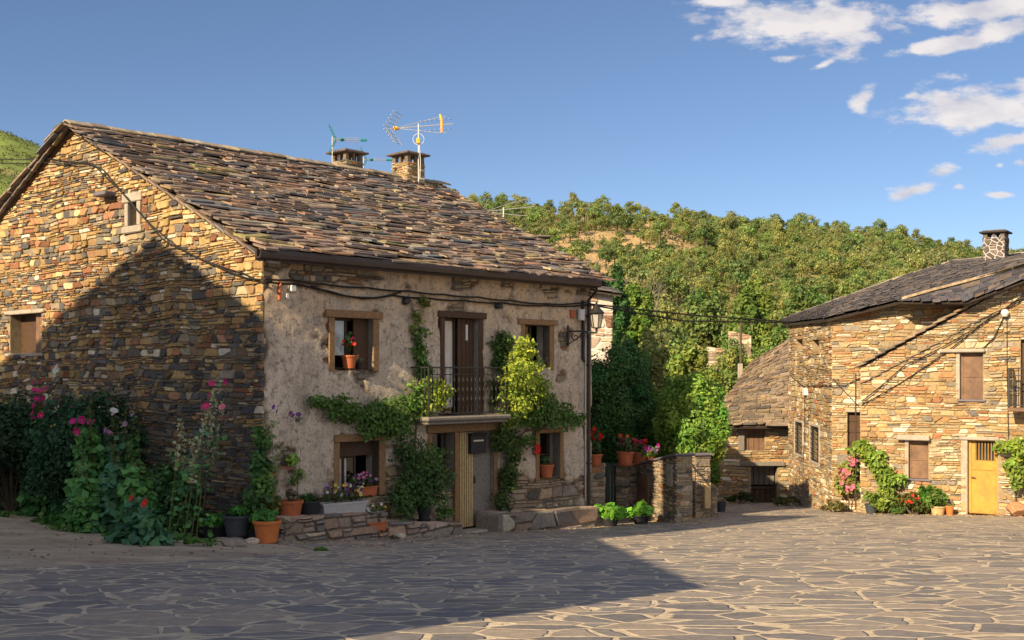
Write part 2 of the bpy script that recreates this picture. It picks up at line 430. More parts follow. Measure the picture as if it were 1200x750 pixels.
mat('slate_plastic', (.05,.06,.075), nscale=7, namt=.2, bump=.05, bdist=.003, rough=.55)
mat('planter_grey', (.42,.41,.42), nscale=7, namt=.15, bump=.15, bdist=.003, rough=.7)
mat('soil', (.035,.024,.016), nscale=30, namt=.5, bump=.8, bdist=.02, rough=1)
mat('curtain', (.86,.86,.88), nscale=4, namt=.06, bump=0, rough=.9, trans=.3)
mat('leaf', use_attr=True, nscale=3, namt=.18, bump=0, rough=.55, spec=.35, trans=.35)
mat('petal', use_attr=True, nscale=9, namt=.1, bump=0, rough=.6, trans=.3)
mat('bark', (.10,.08,.06), nscale=16, namt=.4, bump=.7, bdist=.02, rough=.95, stretch=(1,1,.3))
mat('concrete', (.36,.32,.28), nscale=6, namt=.25, bump=.5, bscale=30, bdist=.008, rough=.9)
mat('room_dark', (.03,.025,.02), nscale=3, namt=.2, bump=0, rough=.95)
mat('slate_cap', (.15,.14,.17), nscale=5, namt=.3, bump=.3, bscale=20, bdist=.008, rough=.7)
mat('foam_white', (.6,.58,.55), nscale=5, namt=.12, bump=.1, rough=.8)
g = bpy.data.materials.new('glass'); g.use_nodes = True
gb = g.node_tree.nodes['Principled BSDF']; gb.inputs['Base Color'].default_value = (.02,.025,.03,1); gb.inputs['Roughness'].default_value = .06; gb.inputs['Specular IOR Level'].default_value = .6
gnz = g.node_tree.nodes.new('ShaderNodeTexNoise'); gnz.inputs['Scale'].default_value = 2; gbp = g.node_tree.nodes.new('ShaderNodeBump'); gbp.inputs['Strength'].default_value = .04
g.node_tree.links.new(gnz.outputs[0], gbp.inputs['Height']); g.node_tree.links.new(gbp.outputs[0], gb.inputs['Normal'])
MATS['glass'] = g
g = bpy.data.materials.new('lamp_glass'); g.use_nodes = True
gb = g.node_tree.nodes['Principled BSDF']; gb.inputs['Base Color'].default_value = (.75,.7,.62,1); gb.inputs['Roughness'].default_value = .35; gb.inputs['Transmission Weight'].default_value = .5
MATS['lamp_glass'] = g

# stone palettes (weight, base colour)
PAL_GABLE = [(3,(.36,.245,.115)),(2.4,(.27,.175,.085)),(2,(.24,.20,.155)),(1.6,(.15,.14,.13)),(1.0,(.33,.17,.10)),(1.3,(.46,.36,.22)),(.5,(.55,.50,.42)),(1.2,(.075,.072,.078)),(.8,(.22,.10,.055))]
PAL_GABLE_LOW_SHADED = [(1.2,(.23,.17,.115)),(2.0,(.16,.135,.11)),(3.4,(.11,.106,.106)),(2.8,(.078,.077,.085)),(.7,(.20,.115,.075)),(.7,(.34,.29,.215)),(1,(.155,.10,.065))]  # dark slate stones, with cast shade worked into their colour
PAL_GOLD = [(3.4,(.39,.28,.15)),(2.2,(.34,.21,.105)),(2.2,(.36,.29,.195)),(1.5,(.26,.225,.18)),(2.0,(.52,.44,.31)),(.6,(.37,.18,.095)),(.7,(.62,.57,.48)),(.6,(.17,.155,.145))]
PAL_GREY = [(3,(.30,.25,.19)),(2.5,(.23,.195,.16)),(1.8,(.37,.28,.18)),(1.3,(.11,.105,.10)),(1,(.36,.30,.23)),(.6,(.26,.13,.07))]
PAL_LEDGE = [(3,(.30,.23,.19)),(2.5,(.24,.20,.175)),(1.6,(.34,.24,.18)),(1.3,(.17,.155,.15)),(1,(.42,.36,.30))]
PAL_SLATE = [(3.6,(.215,.16,.13)),(2.8,(.18,.145,.13)),(1.4,(.15,.135,.14)),(1.1,(.25,.155,.105)),(.6,(.34,.27,.17)),(.8,(.10,.09,.095)),(.6,(.34,.30,.24)),(.8,(.12,.135,.155))]
PAL_SLATE_DARK = [(3,(.075,.075,.095)),(2,(.055,.055,.072)),(1.2,(.12,.11,.12)),(.6,(.14,.11,.09))]
PAL_SLATE_TAN = [(3,(.25,.20,.15)),(2.4,(.20,.16,.125)),(1.4,(.31,.24,.165)),(1,(.14,.12,.11)),(.7,(.24,.17,.11))]
# ---------------------------------------------------------------- ground
_bx = [(-40,.068),(-12,.0745),(-5,.0885),(-2.5,.092),(0,.0895),(2,.0895),(8,.0825),(40,.080)]
def gz(x, y):
    """ground height: the plaza falls away from the camera"""
    b = float(np.interp(x, [p[0] for p in _bx], [p[1] for p in _bx]))
    ye = 4 + (y-4)/(1+math.exp(-max(y-4,-60)/1.2)) if y < 12 else y
    ye = min(ye, 62)
    return -1.13 - b*ye
def ground_at(px, py):
    """ground point seen at a photo pixel"""
    q = (px-600)/F
    lo, hi = 2.0, 60.0
    for _ in range(60):
        m = (lo+hi)/2
        if (HY-py)/F*m - gz(q*m, m) > 0: lo = m
        else: hi = m
    return Vector((q*lo, lo, gz(q*lo, lo)))

def ground_mats():
    # crazy paving
    m = bpy.data.materials.new('crazy_paving'); m.use_nodes = True; nt = m.node_tree; N = nt.nodes; L = nt.links
    b = N['Principled BSDF']; b.inputs['Specular IOR Level'].default_value = .25
    tc = N.new('ShaderNodeTexCoord')
    nd = N.new('ShaderNodeTexNoise'); nd.inputs['Scale'].default_value = 1.3; nd.inputs['Detail'].default_value = 4
    L.new(tc.outputs['Object'], nd.inputs['Vector'])
    sb = N.new('ShaderNodeVectorMath'); sb.operation = 'SUBTRACT'; L.new(nd.outputs['Color'], sb.inputs[0]); sb.inputs[1].default_value = (.5,.5,.5)
    sc = N.new('ShaderNodeVectorMath'); sc.operation = 'SCALE'; L.new(sb.outputs[0], sc.inputs[0]); sc.inputs['Scale'].default_value = .16
    ad = N.new('ShaderNodeVectorMath'); ad.operation = 'ADD'; L.new(tc.outputs['Object'], ad.inputs[0]); L.new(sc.outputs[0], ad.inputs[1])
    mp = N.new('ShaderNodeMapping'); mp.inputs['Scale'].default_value = (1.0, 1.2, 0); mp.inputs['Rotation'].default_value = (0,0,R(14)); L.new(ad.outputs[0], mp.inputs[0])
    ve = N.new('ShaderNodeTexVoronoi'); ve.feature = 'DISTANCE_TO_EDGE'; ve.inputs['Scale'].default_value = 2.05; L.new(mp.outputs[0], ve.inputs['Vector'])
    vc = N.new('ShaderNodeTexVoronoi'); vc.feature = 'F1'; vc.inputs['Scale'].default_value = 2.05; L.new(mp.outputs[0], vc.inputs['Vector'])
    ns = N.new('ShaderNodeTexNoise'); ns.inputs['Scale'].default_value = 5.5; ns.inputs['Detail'].default_value = 5; L.new(tc.outputs['Object'], ns.inputs['Vector'])
    jm = N.new('ShaderNodeMath'); jm.operation = 'MULTIPLY_ADD'; L.new(ns.outputs['Fac'], jm.inputs[0]); jm.inputs[1].default_value = -.10; L.new(ve.outputs['Distance'], jm.inputs[2])
    mr = N.new('ShaderNodeMapRange'); mr.interpolation_type = 'SMOOTHSTEP'; mr.inputs[1].default_value = -.018; mr.inputs[2].default_value = .012; L.new(jm.outputs[0], mr.inputs[0])
    # stone colour
    cr = N.new('ShaderNodeValToRGB'); e = cr.color_ramp.elements
    e[0].position = 0; e[0].color = (.155,.15,.158,1); e[1].position = 1; e[1].color = (.32,.28,.245,1)
    n1 = e.new(.35); n1.color = (.20,.19,.192,1); n2_ = e.new(.7); n2_.color = (.245,.225,.215,1); n3_ = e.new(.86); n3_.color = (.34,.285,.235,1)
    sp = N.new('ShaderNodeSeparateColor'); L.new(vc.outputs['Color'], sp.inputs[0]); L.new(sp.outputs[0], cr.inputs[0])
    n3 = N.new('ShaderNodeTexNoise'); n3.inputs['Scale'].default_value = 9; n3.inputs['Detail'].default_value = 7; n3.inputs['Roughness'].default_value = .7; L.new(tc.outputs['Object'], n3.inputs['Vector'])
    m3 = N.new('ShaderNodeMapRange'); m3.inputs[1].default_value = .3; m3.inputs[2].default_value = .7; m3.inputs[3].default_value = .72; m3.inputs[4].default_value = 1.3; L.new(n3.outputs['Fac'], m3.inputs[0])
    s2 = N.new('ShaderNodeVectorMath'); s2.operation = 'SCALE'; L.new(cr.outputs[0], s2.inputs[0]); L.new(m3.outputs[0], s2.inputs['Scale'])
    # dust on stones
    n4 = N.new('ShaderNodeTexNoise'); n4.inputs['Scale'].default_value = .55; n4.inputs['Detail'].default_value = 7; n4.inputs['Roughness'].default_value = .6; L.new(tc.outputs['Object'], n4.inputs['Vector'])
    m4 = N.new('ShaderNodeMapRange'); m4.inputs[1].default_value = .45; m4.inputs[2].default_value = .75; m4.inputs[3].default_value = .02; m4.inputs[4].default_value = .38; L.new(n4.outputs['Fac'], m4.inputs[0])
    md = N.new('ShaderNodeMix'); md.data_type = 'RGBA'; L.new(m4.outputs[0], md.inputs[0]); L.new(s2.outputs[0], md.inputs[6]); md.inputs[7].default_value = (.42,.355,.275,1)
    # joint
    jc = N.new('ShaderNodeValToRGB'); jc.color_ramp.elements[0].color = (.36,.30,.225,1); jc.color_ramp.elements[1].color = (.62,.53,.41,1); jc.color_ramp.elements[0].position = .3; jc.color_ramp.elements[1].position = .62
    L.new(n3.outputs['Fac'], jc.inputs[0])
    mx = N.new('ShaderNodeMix'); mx.data_type = 'RGBA'; L.new(mr.outputs[0], mx.inputs[0]); L.new(jc.outputs[0], mx.inputs[6]); L.new(md.outputs[2], mx.inputs[7])
    L.new(mx.outputs[2], b.inputs['Base Color'])
    rr = N.new('ShaderNodeMapRange'); rr.inputs[3].default_value = .95; rr.inputs[4].default_value = .62; L.new(mr.outputs[0], rr.inputs[0]); L.new(rr.outputs[0], b.inputs['Roughness'])
    hh = N.new('ShaderNodeMath'); hh.operation = 'MULTIPLY_ADD'; L.new(n3.outputs['Fac'], hh.inputs[0]); hh.inputs[1].default_value = .55; L.new(mr.outputs[0], hh.inputs[2])
    h2 = N.new('ShaderNodeMath'); h2.operation = 'MULTIPLY_ADD'; L.new(sp.outputs[1], h2.inputs[0]); h2.inputs[1].default_value = .6; L.new(hh.outputs[0], h2.inputs[2])
    bp = N.new('ShaderNodeBump'); bp.inputs['Strength'].default_value = .8; bp.inputs['Distance'].default_value = .03; L.new(h2.outputs[0], bp.inputs['Height']); L.new(bp.outputs[0], b.inputs['Normal'])
    MATS['crazy_paving'] = m
ground_mats()
mat('dirt', (.42,.35,.27), nscale=3.5, namt=.3, bump=.8, bscale=22, bdist=.02, rough=1, col2=(.30,.245,.19), n2=.8, detail=9)
mat('hill_ground', use_attr=True, nscale=.35, namt=.3, bump=0, rough=1, detail=9)

def grid_mesh(name, xs_fn, ys, nx, zf, m, lift=0):
    vs = []; fs = []
    for y in ys:
        x0, x1 = xs_fn(y)
        for i in range(nx+1):
            x = x0+(x1-x0)*i/nx; vs.append((x, y, zf(x, y)+lift))
    for j in range(len(ys)-1):
        for i in range(nx):
            a = j*(nx+1)+i; fs.append((a, a+1, a+nx+2, a+nx+1))
    me = bpy.data.meshes.new(name); me.from_pydata(vs, [], fs)
    me.polygons.foreach_set('use_smooth', np.ones(len(fs), dtype=bool)); me.update()
    return link_mesh(name, me, m)
ys = [-900,-300,-100,-50]+list(np.arange(-30, 63, .5))+[65,70]
gxs = [-900,-300,-120,-60]+list(np.arange(-40, 40.1, 1))+[60,120,300,900]
def ground_sheet():
    vs = []; fs = []
    for y in ys:
        for x in gxs:
            n_ = mnoise.noise(Vector((x*.7, y*.7, 3)))*.02 if abs(x) < 41 and y > 5 else 0
            vs.append((x, y, gz(x, y)+min(n_, 0)))
    n = len(gxs)
    for j in range(len(ys)-1):
        for i in range(n-1):
            a = j*n+i; fs.append((a, a+1, a+n+1, a+n))
    me = bpy.data.meshes.new('ground'); me.from_pydata(vs, [], fs); me.update()
    tag(link_mesh('ground', me, MATS['dirt']), kind='structure')
ground_sheet()
_pv = [(-30,-60),(10,-60),(12.3,-14),(14.1,-6.3),(15.5,-5.1),(17.1,-3.9),(19.3,-3.1),(21,-4.2),(22,-5.0),(24,-2.9),(30,2.7),(34,4.5),(50,6)]
def pav_x(y):
    x0 = float(np.interp(y, [p[0] for p in _pv], [p[1] for p in _pv])) + (.18*mnoise.noise(Vector((0, y*1.5, 0))) if y > 13 else 0)
    return x0, 42.0
tag(grid_mesh('plaza_paving', pav_x, [-30,-10,0]+list(np.arange(2, 50, .35)), 90, gz, MATS['crazy_paving'], .006), kind='structure')

# ---------------------------------------------------------------- hillside
_sky = [(-1600,200),(-700,190),(-300,160),(-60,150),(0,152),(55,176),(110,215),(300,262),(480,246),(540,246),(620,250),(700,250),(800,259),(860,270),(950,275),(1030,281),(1100,294),(1150,308),(1250,312),(1500,322),(2200,300),(3200,320)]
def ridge_z(q, Y=300.0):
    px = 600+F*q; py = float(np.interp(px, [p[0] for p in _sky], [p[1] for p in _sky])); return (HY-py)/F*Y
def hill_z(x, y):
    q = x/max(y, 1.); base = gz(x, 62)-.3
    t = min(max((y-62)/238.0, 0), 1); top = ridge_z(q)
    z = base + (top-base)*(t**.95*.86+.14*t*t)
    if y > 300: z = top + (y-300)*.02 - ((y-300)/300)**2*30
    z += (mnoise.noise(Vector((x*.03, y*.03, 1)))*3 + mnoise.noise(Vector((x*.09, y*.09, 5)))*1.2)*min(1, max(0,(y-64)/40))*(1-.8*max(0, min(1,(y-270)/30)))
    return z
def clearing(px, py):
    """sandy clearings on the slope"""
    n_ = mnoise.noise(Vector((px*.05, py*.08, 1)))*.5
    for (cx, cy, rx, ry) in ((690,268,55,20),(650,262,40,22),(760,290,60,14),(640,290,45,20),(735,300,40,10),(770,262,30,9),(800,275,35,9),(965,335,28,8),(700,330,30,14),(770,372,55,10),(690,305,30,18)):
        if ((px-cx)/rx)**2+((py-cy)/ry)**2 < 1+n_: return True
    return False
def hill():
    qs = list(np.linspace(-1.6, 1.6, 221)); rs = list(np.linspace(60, 300, 90))+[310,330,360,420,500,650]
    vs = [(q*y, y, hill_z(q*y, y)) for y in rs for q in qs]; n = len(qs)
    fs = [(j*n+i, j*n+i+1, (j+1)*n+i+1, (j+1)*n+i) for j in range(len(rs)-1) for i in range(n-1)]
    me = bpy.data.meshes.new('hill'); me.from_pydata(vs, [], fs); me.polygons.foreach_set('use_smooth', np.ones(len(fs), dtype=bool)); me.update()
    cc = []
    for f in fs:
        x = sum(vs[i][0] for i in f)/4; y = sum(vs[i][1] for i in f)/4; z = sum(vs[i][2] for i in f)/4; k = mnoise.noise(Vector((x*.05, y*.03, 2)))
        c = (.42,.30,.16) if clearing(600+F*x/y, HY-F*z/y) else ((.18,.24,.06) if k < .15 else (.26,.24,.09)); cc.append((*c, 1))
    me.attributes.new('col', 'FLOAT_COLOR', 'FACE').data.foreach_set('color', np.array(cc, dtype=np.float32).ravel())
    tag(link_mesh('hill', me, MATS['hill_ground']), kind='structure')
hill()

# ---------------------------------------------------------------- foliage
def leaf_obj(name, cen, size, cols, parent=None, mat_='leaf', nrm=None, asp=.55, seed=1, droop=0.0):
    """one mesh of leaf-sized faces; cen Nx3, cols Nx3, nrm optional outward bias Nx3"""
    rg = np.random.default_rng(seed); cen = np.asarray(cen, float); n = len(cen); cols = np.asarray(cols, float)
    d = rg.normal(size=(n,3))
    if nrm is not None: d = d*.55 + nrm
    d /= np.linalg.norm(d, axis=1, keepdims=True)+1e-9
    a = rg.normal(size=(n,3)); a[:,2] -= droop; a -= d*(a*d).sum(1, keepdims=True); a /= np.linalg.norm(a, axis=1, keepdims=True)+1e-9
    b = np.cross(d, a); s = (np.asarray(size)*rg.uniform(.6, 1.35, n))[:,None]
    fold = d*s*.18
    v = np.stack([cen-a*s, cen+b*s*asp-a*s*.1+fold, cen+a*s, cen-b*s*asp-a*s*.1+fold], 1).reshape(-1,3)
    me = bpy.data.meshes.new(name); me.vertices.add(4*n); me.vertices.foreach_set('co', v.ravel().astype(np.float32))
    idx = np.arange(n)*4
    me.loops.add(6*n); me.loops.foreach_set('vertex_index', np.stack([idx,idx+1,idx+2,idx,idx+2,idx+3],1).ravel().astype(np.int32))
    me.polygons.add(2*n); me.polygons.foreach_set('loop_start', (np.arange(2*n)*3).astype(np.int32))
    me.update(calc_edges=True)
    at = me.attributes.new('col', 'FLOAT_COLOR', 'FACE')
    cc = np.concatenate([cols, np.ones((n,1))], 1); at.data.foreach_set('color', np.repeat(cc, 2, axis=0).astype(np.float32).ravel())
    return link_mesh(name, me, MATS[mat_], parent)
def tint(base, n, rg, var=.22, warm=.12):
    k = rg.uniform(1-var, 1+var, (n,1)); h = rg.normal(0, warm, (n,1))
    return np.clip(np.array(base)[None]*k*np.concatenate([1+h, 1+h*.2, 1-h*.6], 1), .002, 1)
def blob(c, r, n, rg, shell=.55):
    """points through an ellipsoid, denser towards its outside"""
    d = rg.normal(size=(n,3)); d /= np.linalg.norm(d, axis=1, keepdims=True)
    rad = rg.uniform(shell, 1.0, (n,1))**.8
    return np.array(c)[None] + d*rad*np.array(r)[None], d
def crown_pts(c, r, clumps, per, rg, cr=.3, base=(.06,.09,.02), low=-.6, var=.3):
    P_ = []; D_ = []; K_ = []; cs = []
    for i in range(clumps):
        while True:
            d = rg.normal(size=3); d /= np.linalg.norm(d)
            if d[2] > low: break
        k = rg.uniform(.25, 1)**.5*.82
        cc = np.array(c)+d*np.array(r)*k; rr = np.array(r)*cr*rg.uniform(.6, 1.3); cs.append(cc)
        p, n_ = blob(cc, (rr[0], rr[1], rr[2]*.75), per, rg, .3)
        b = np.array(base)*rg.uniform(1-var, 1+var); b = b*np.array([1+rg.normal(0,.12), 1, 1])
        P_.append(p); D_.append(n_*.7+d[None]*.3); K_.append(tint(b, per, rg))
    return np.concatenate(P_), np.concatenate(D_), np.concatenate(K_), cs
def tree_at(name, label, cat, base, h, r, trunk_h, clumps, per, leaf, col, seed, group=None, cr=.3, trunk_r=.12, split=True, low=-.6, bark='bark'):
    rg = np.random.default_rng(seed); rng = random.Random(seed)
    t = thing(name, label, cat, base, group); base = Vector(base)
    cz = (trunk_h*.75+h)/2; c = base+Vector((0,0,cz)); rr = (r, r, (h-trunk_h*.75)/2)
    p, d, k, cs = crown_pts(c, rr, clumps, per, rg, cr, col, low)
    leaf_obj('crown', p, leaf, k, t, nrm=d, seed=seed)
    mb = MB(); top = base+Vector((rng.uniform(-.2,.2)*r, rng.uniform(-.2,.2)*r, h*.8))
    mid = base+Vector((rng.uniform(-.08,.08)*r, 0, trunk_h))
    mb.tube([base-Vector((0,0,.2)), base+Vector((0,0,trunk_h*.4)), mid, (mid+top)/2, top], [trunk_r*1.3, trunk_r, trunk_r*.8, trunk_r*.5, trunk_r*.1], 8)
    for cc in cs[::max(1, len(cs)//14)]:
        a = mid+(top-mid)*rng.uniform(0,.6); cc = Vector(cc); m_ = (a+cc)/2+Vector((0,0,.08*h*rng.uniform(-.5,1)))
        mb.tube([a, m_, cc], [trunk_r*.4, trunk_r*.25, trunk_r*.06], 5)
    mb.build('trunk', MATS[bark], t)
    return t
# ================================================================ the big stone house
A = (-4.63, 22.0)
FA = Plane(A, (.678, .735))                 # plastered front
GA = Plane(A, (-.735, .678), flip=True)     # stone gable (N points to the left/near side)
EAVE = 2.22; RIDGE = 5.63; SR = 7.23; FL = 9.68
house = thing('stone_house', 'large two-storey house with sunlit rubble gable, plastered front and old slate roof', 'house', (A[0], A[1], gz(*A)))
rng = random.Random(11)

# --- gable wall
gw_t = GA.at(33, 400)[0]
gh = [(GA.t(163), GA.t(152), GA.z(158,265), GA.z(158,237)),           # small attic slot
      (GA.t(49), GA.t(12), GA.z(30,414), GA.z(30,368))]               # half shuttered window
gz0 = -3.6
gpoly = [(0, gz0), (2*SR, gz0), (2*SR, EAVE+.14), (SR, RIDGE-.07), (0, EAVE+.14)]
mb = MB(); wall_faces(mb, lambda u, v: GA.P(u, 0, v), gpoly, gh)
for h in gh: reveals(mb, GA, h, 0, -.35, back=False)
wall_g = mb.build('gable_wall', MATS['mortar'], house)
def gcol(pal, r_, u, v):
    # paler ochre stone above; slate stone low down, darkened for the shadow cast there
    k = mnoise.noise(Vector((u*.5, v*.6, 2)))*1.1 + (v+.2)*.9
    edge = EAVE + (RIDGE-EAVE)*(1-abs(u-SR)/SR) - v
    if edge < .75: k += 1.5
    c = pick(PAL_GABLE if r_.random() < 1/(1+math.exp(-k*1.6)) else PAL_GABLE_LOW_SHADED, r_)
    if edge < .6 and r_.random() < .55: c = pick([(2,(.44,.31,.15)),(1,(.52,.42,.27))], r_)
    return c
mb = MB()
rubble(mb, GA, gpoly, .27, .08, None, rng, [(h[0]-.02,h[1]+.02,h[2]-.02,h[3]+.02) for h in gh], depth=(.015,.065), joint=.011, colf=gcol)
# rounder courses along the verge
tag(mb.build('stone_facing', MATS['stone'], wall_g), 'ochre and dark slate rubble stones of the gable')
# attic slot dressings
mb = MB(); h = gh[0]
GA.box(mb, h[0]-.14, h[0]+.0, -.1, .07, h[2], h[3]+.0, .015); GA.box(mb, h[1], h[1]+.13, -.1, .06, h[2], h[3], .015)
GA.box(mb, h[0]-.2, h[1]+.2, -.1, .085, h[3], h[3]+.2, .02); GA.box(mb, h[0]-.22, h[1]+.2, -.1, .10, h[2]-.15, h[2], .02)
win = mb.build('attic_window', MATS['concrete'], house)
mb = MB(); mb.poly([GA.P(h[0],-.3,h[2]), GA.P(h[1],-.3,h[2]), GA.P(h[1],-.3,h[3]), GA.P(h[0],-.3,h[3])]); mb.build('shutter', MATS['grey_wood'], win)
# stone corbel left of it
mb = MB(); a = GA.at(131, 229); GA.box(mb, a[0]-.28, a[0]+.25, -.1, .32, a[1]-.04, a[1]+.05, .02); mb.build('corbel_slab', MATS['slate_cap'], house)
# lower left window
h = gh[1]; mb = MB(); GA.box(mb, h[0]-.15, h[1]+.25, -.2, .05, h[3], h[3]+.1, .015, (.3,.26,.2))
GA.box(mb, h[0]-.1, h[1]+.2, -.2, .06, h[2]-.08, h[2], .015); win = mb.build('window', MATS['concrete'], house)
mb = MB(); k = 5; w = (h[1]-h[0])/k*.55
for i in range(3): GA.box(mb, h[0]+i*w*1.02, h[0]+(i+1)*w*1.02-.012, -.16, -.12, h[2], h[3], .004)
mb.build('shutter', MATS['shutter_brown'], win)
mb = MB(); GA.box(mb, h[0]+3*w*1.02+.01, h[1], -.3, -.28, h[2], h[3], .004); mb.build('inner_shutter', MATS['dark_wood'], win)

# --- front wall holes, measured on the facade (t0, t1, z0, z1)
def hole(x0, x1, y0, y1, off=0):
    xm = (x0+x1)/2; return (FA.t(x0,off), FA.t(x1,off), FA.z(xm,y1,off), FA.z(xm,y0,off))
H_ul = hole(391, 436, 373, 433); H_bd = hole(520, 560, 373, 489); H_ur = hole(614, 643, 381, 431)
H_ll = hole(397, 443, 517, 580); H_dw = hole(505, 531, 507, 573); H_dr = hole(536, 577, 505, 618); H_lr = hole(631, 655, 507, 560)
fholes = [H_ul, H_bd, H_ur, H_ll, H_dw, H_dr, H_lr]
FZ0 = -4.0
def expo(t, z):
    """how far the plaster has fallen off (>0 = bare stone)"""
    n_ = mnoise.noise(Vector((t*1.1, z*1.3, 7)))*.55 + mnoise.noise(Vector((t*3.1, z*3.7, 2)))*.35 + mnoise.noise(Vector((t*9, z*9, 2)))*.18
    gzf = -3.1-.055*t; b = -.33
    b += max(0, .62-(z-gzf-.1)*.42)*(1.0 if t < 3.6 or t > 6.3 else .5)
    b += max(0, .45-abs(z-(EAVE-.22))*1.4)*(.72+.5*mnoise.noise(Vector((t*.8,0,4))))
    b += max(0, .5-t*1.6)*.9
    b += max(0, .5-(FL-t)*1.2)*.35
    for (a0,a1,b0,b1) in fholes:
        dx = max(a0-t, 0, t-a1); dz = max(b0-z, 0, z-b1); d = math.hypot(dx, dz); b += max(0, .42-d*1.25)*.85
    return b+n_
def plaster():
    ts = set(np.round(np.arange(0, FL+.01, .055), 4)) ; zs = set(np.round(np.arange(FZ0, EAVE+.05, .055), 4))
    for hh in fholes: ts |= {hh[0], hh[1]}; zs |= {hh[2], hh[3]}
    ts = sorted(ts); zs = sorted(zs); vs = []; ex = []
    for z in zs:
        for t in ts:
            e = expo(t, z); ex.append(e)
            f_ = min(max((e+.02)/.10, 0), 1)
            d = .018*mnoise.noise(Vector((t*.9, z*.9, 0))) + .010*mnoise.noise(Vector((t*4, z*4, 3))) + .005*mnoise.noise(Vector((t*13, z*13, 3))) - .075*f_
            vs.append(FA.P(t, d+.03, z))
    n = len(ts); fs = []
    for j in range(len(zs)-1):
        for i in range(n-1):
            tm, zm = (ts[i]+ts[i+1])/2, (zs[j]+zs[j+1])/2
            if any(h[0] < tm < h[1] and h[2] < zm < h[3] for h in fholes): continue
            a = j*n+i; fs.append((a, a+1, a+n+1, a+n))
    me = bpy.data.meshes.new('front_wall'); me.from_pydata(vs, [], fs); me.polygons.foreach_set('use_smooth', np.ones(len(fs), dtype=bool))
    at = me.attributes.new('ex', 'FLOAT', 'POINT'); at.data.foreach_set('value', np.array(ex, dtype=np.float32)); me.update()
    return link_mesh('front_wall', me, MATS['plaster'], house)
def plaster_mat():
    m = bpy.data.materials.new('plaster'); m.use_nodes = True; nt = m.node_tree; N = nt.nodes; L = nt.links; b = N['Principled BSDF']
    b.inputs['Roughness'].default_value = .95; b.inputs['Specular IOR Level'].default_value = .15
    tc = N.new('ShaderNodeTexCoord'); at = N.new('ShaderNodeAttribute'); at.attribute_name = 'ex'
    def noise(s, d=6, r=.65, vec=None):
        n = N.new('ShaderNodeTexNoise'); n.inputs['Scale'].default_value = s; n.inputs['Detail'].default_value = d; n.inputs['Roughness'].default_value = r; L.new(vec or tc.outputs['Object'], n.inputs['Vector']); return n.outputs['Fac']
    def mix(f, a, c):
        x = N.new('ShaderNodeMix'); x.data_type = 'RGBA'
        L.new(f, x.inputs[0]) 
        for k, v in ((6,a),(7,c)):
            if isinstance(v, tuple): x.inputs[k].default_value = (*v, 1)
            else: L.new(v, x.inputs[k])
        return x.outputs[2]
    def rng_(v, a, c, o0=0, o1=1):
        r = N.new('ShaderNodeMapRange'); r.inputs[1].default_value = a; r.inputs[2].default_value = c; r.inputs[3].default_value = o0; r.inputs[4].default_value = o1; L.new(v, r.inputs[0]); return r.outputs[0]
    c = mix(rng_(noise(.55, 7), .42, .6), (.66,.56,.46), (.54,.45,.365))
    # upper part: warmer tone
    sp = N.new('ShaderNodeSeparateXYZ'); L.new(tc.outputs['Object'], sp.inputs[0])
    ns = N.new('ShaderNodeMath'); ns.operation = 'MULTIPLY_ADD'; L.new(noise(.8, 5), ns.inputs[0]); ns.inputs[1].default_value = 1.6; L.new(sp.outputs['Z'], ns.inputs[2])
    c = mix(rng_(ns.outputs[0], 4.3, 5.6, 0, .8), c, (.60,.43,.27))
    c = mix(rng_(noise(2.6, 8, .75), .48, .60, 0, .85), c, (.39,.33,.28))       # grime patches
    c = mix(rng_(noise(9, 7, .75), .53, .62, 0, .85), c, (.20,.165,.14))
    c = mix(rng_(noise(26, 4, .7), .56, .66, 0, .8), c, (.12,.10,.09))       # pits
    c = mix(rng_(noise(5, 7, .75), .56, .66, 0, .7), c, (.62,.55,.47))
    mps = N.new('ShaderNodeMapping'); mps.inputs['Scale'].default_value = (3.5,3.5,.35); L.new(tc.outputs['Object'], mps.inputs[0])
    c = mix(rng_(noise(1.5, 5, .6, mps.outputs[0]), .54, .72, 0, .5), c, (.17,.145,.125))   # rain streaks
    c = mix(rng_(at.outputs['Fac'], -.10, .0, 0, .7), c, (.30,.215,.14))       # broken edge
    c = mix(rng_(at.outputs['Fac'], .0, .06), c, (.17,.13,.095))
    L.new(c, b.inputs['Base Color'])
    ma = N.new('ShaderNodeMath'); ma.operation = 'MULTIPLY_ADD'; L.new(noise(34, 5, .8), ma.inputs[0]); ma.inputs[1].default_value = .5; L.new(noise(9, 7, .7), ma.inputs[2])
    bp = N.new('ShaderNodeBump'); bp.inputs['Strength'].default_value = .85; bp.inputs['Distance'].default_value = .035; L.new(ma.outputs[0], bp.inputs['Height']); L.new(bp.outputs[0], b.inputs['Normal'])
    MATS['plaster'] = m
plaster_mat()
fw = plaster()
mb = MB(); fpoly = [(0,FZ0),(FL,FZ0),(FL,EAVE+.05),(0,EAVE+.05)]
rubble(mb, FA, fpoly, .30, .13, PAL_GREY, rng, [(h[0]-.02,h[1]+.02,h[2]-.02,h[3]+.02) for h in fholes], depth=(.01,.04), base=-.045, joint=.02)
mb.build('bare_stonework', MATS['stone'], fw)
for h in fholes: mb = MB(); reveals(mb, FA, h, .02, -.38); mb.build('window_reveal', MATS['concrete'], fw)
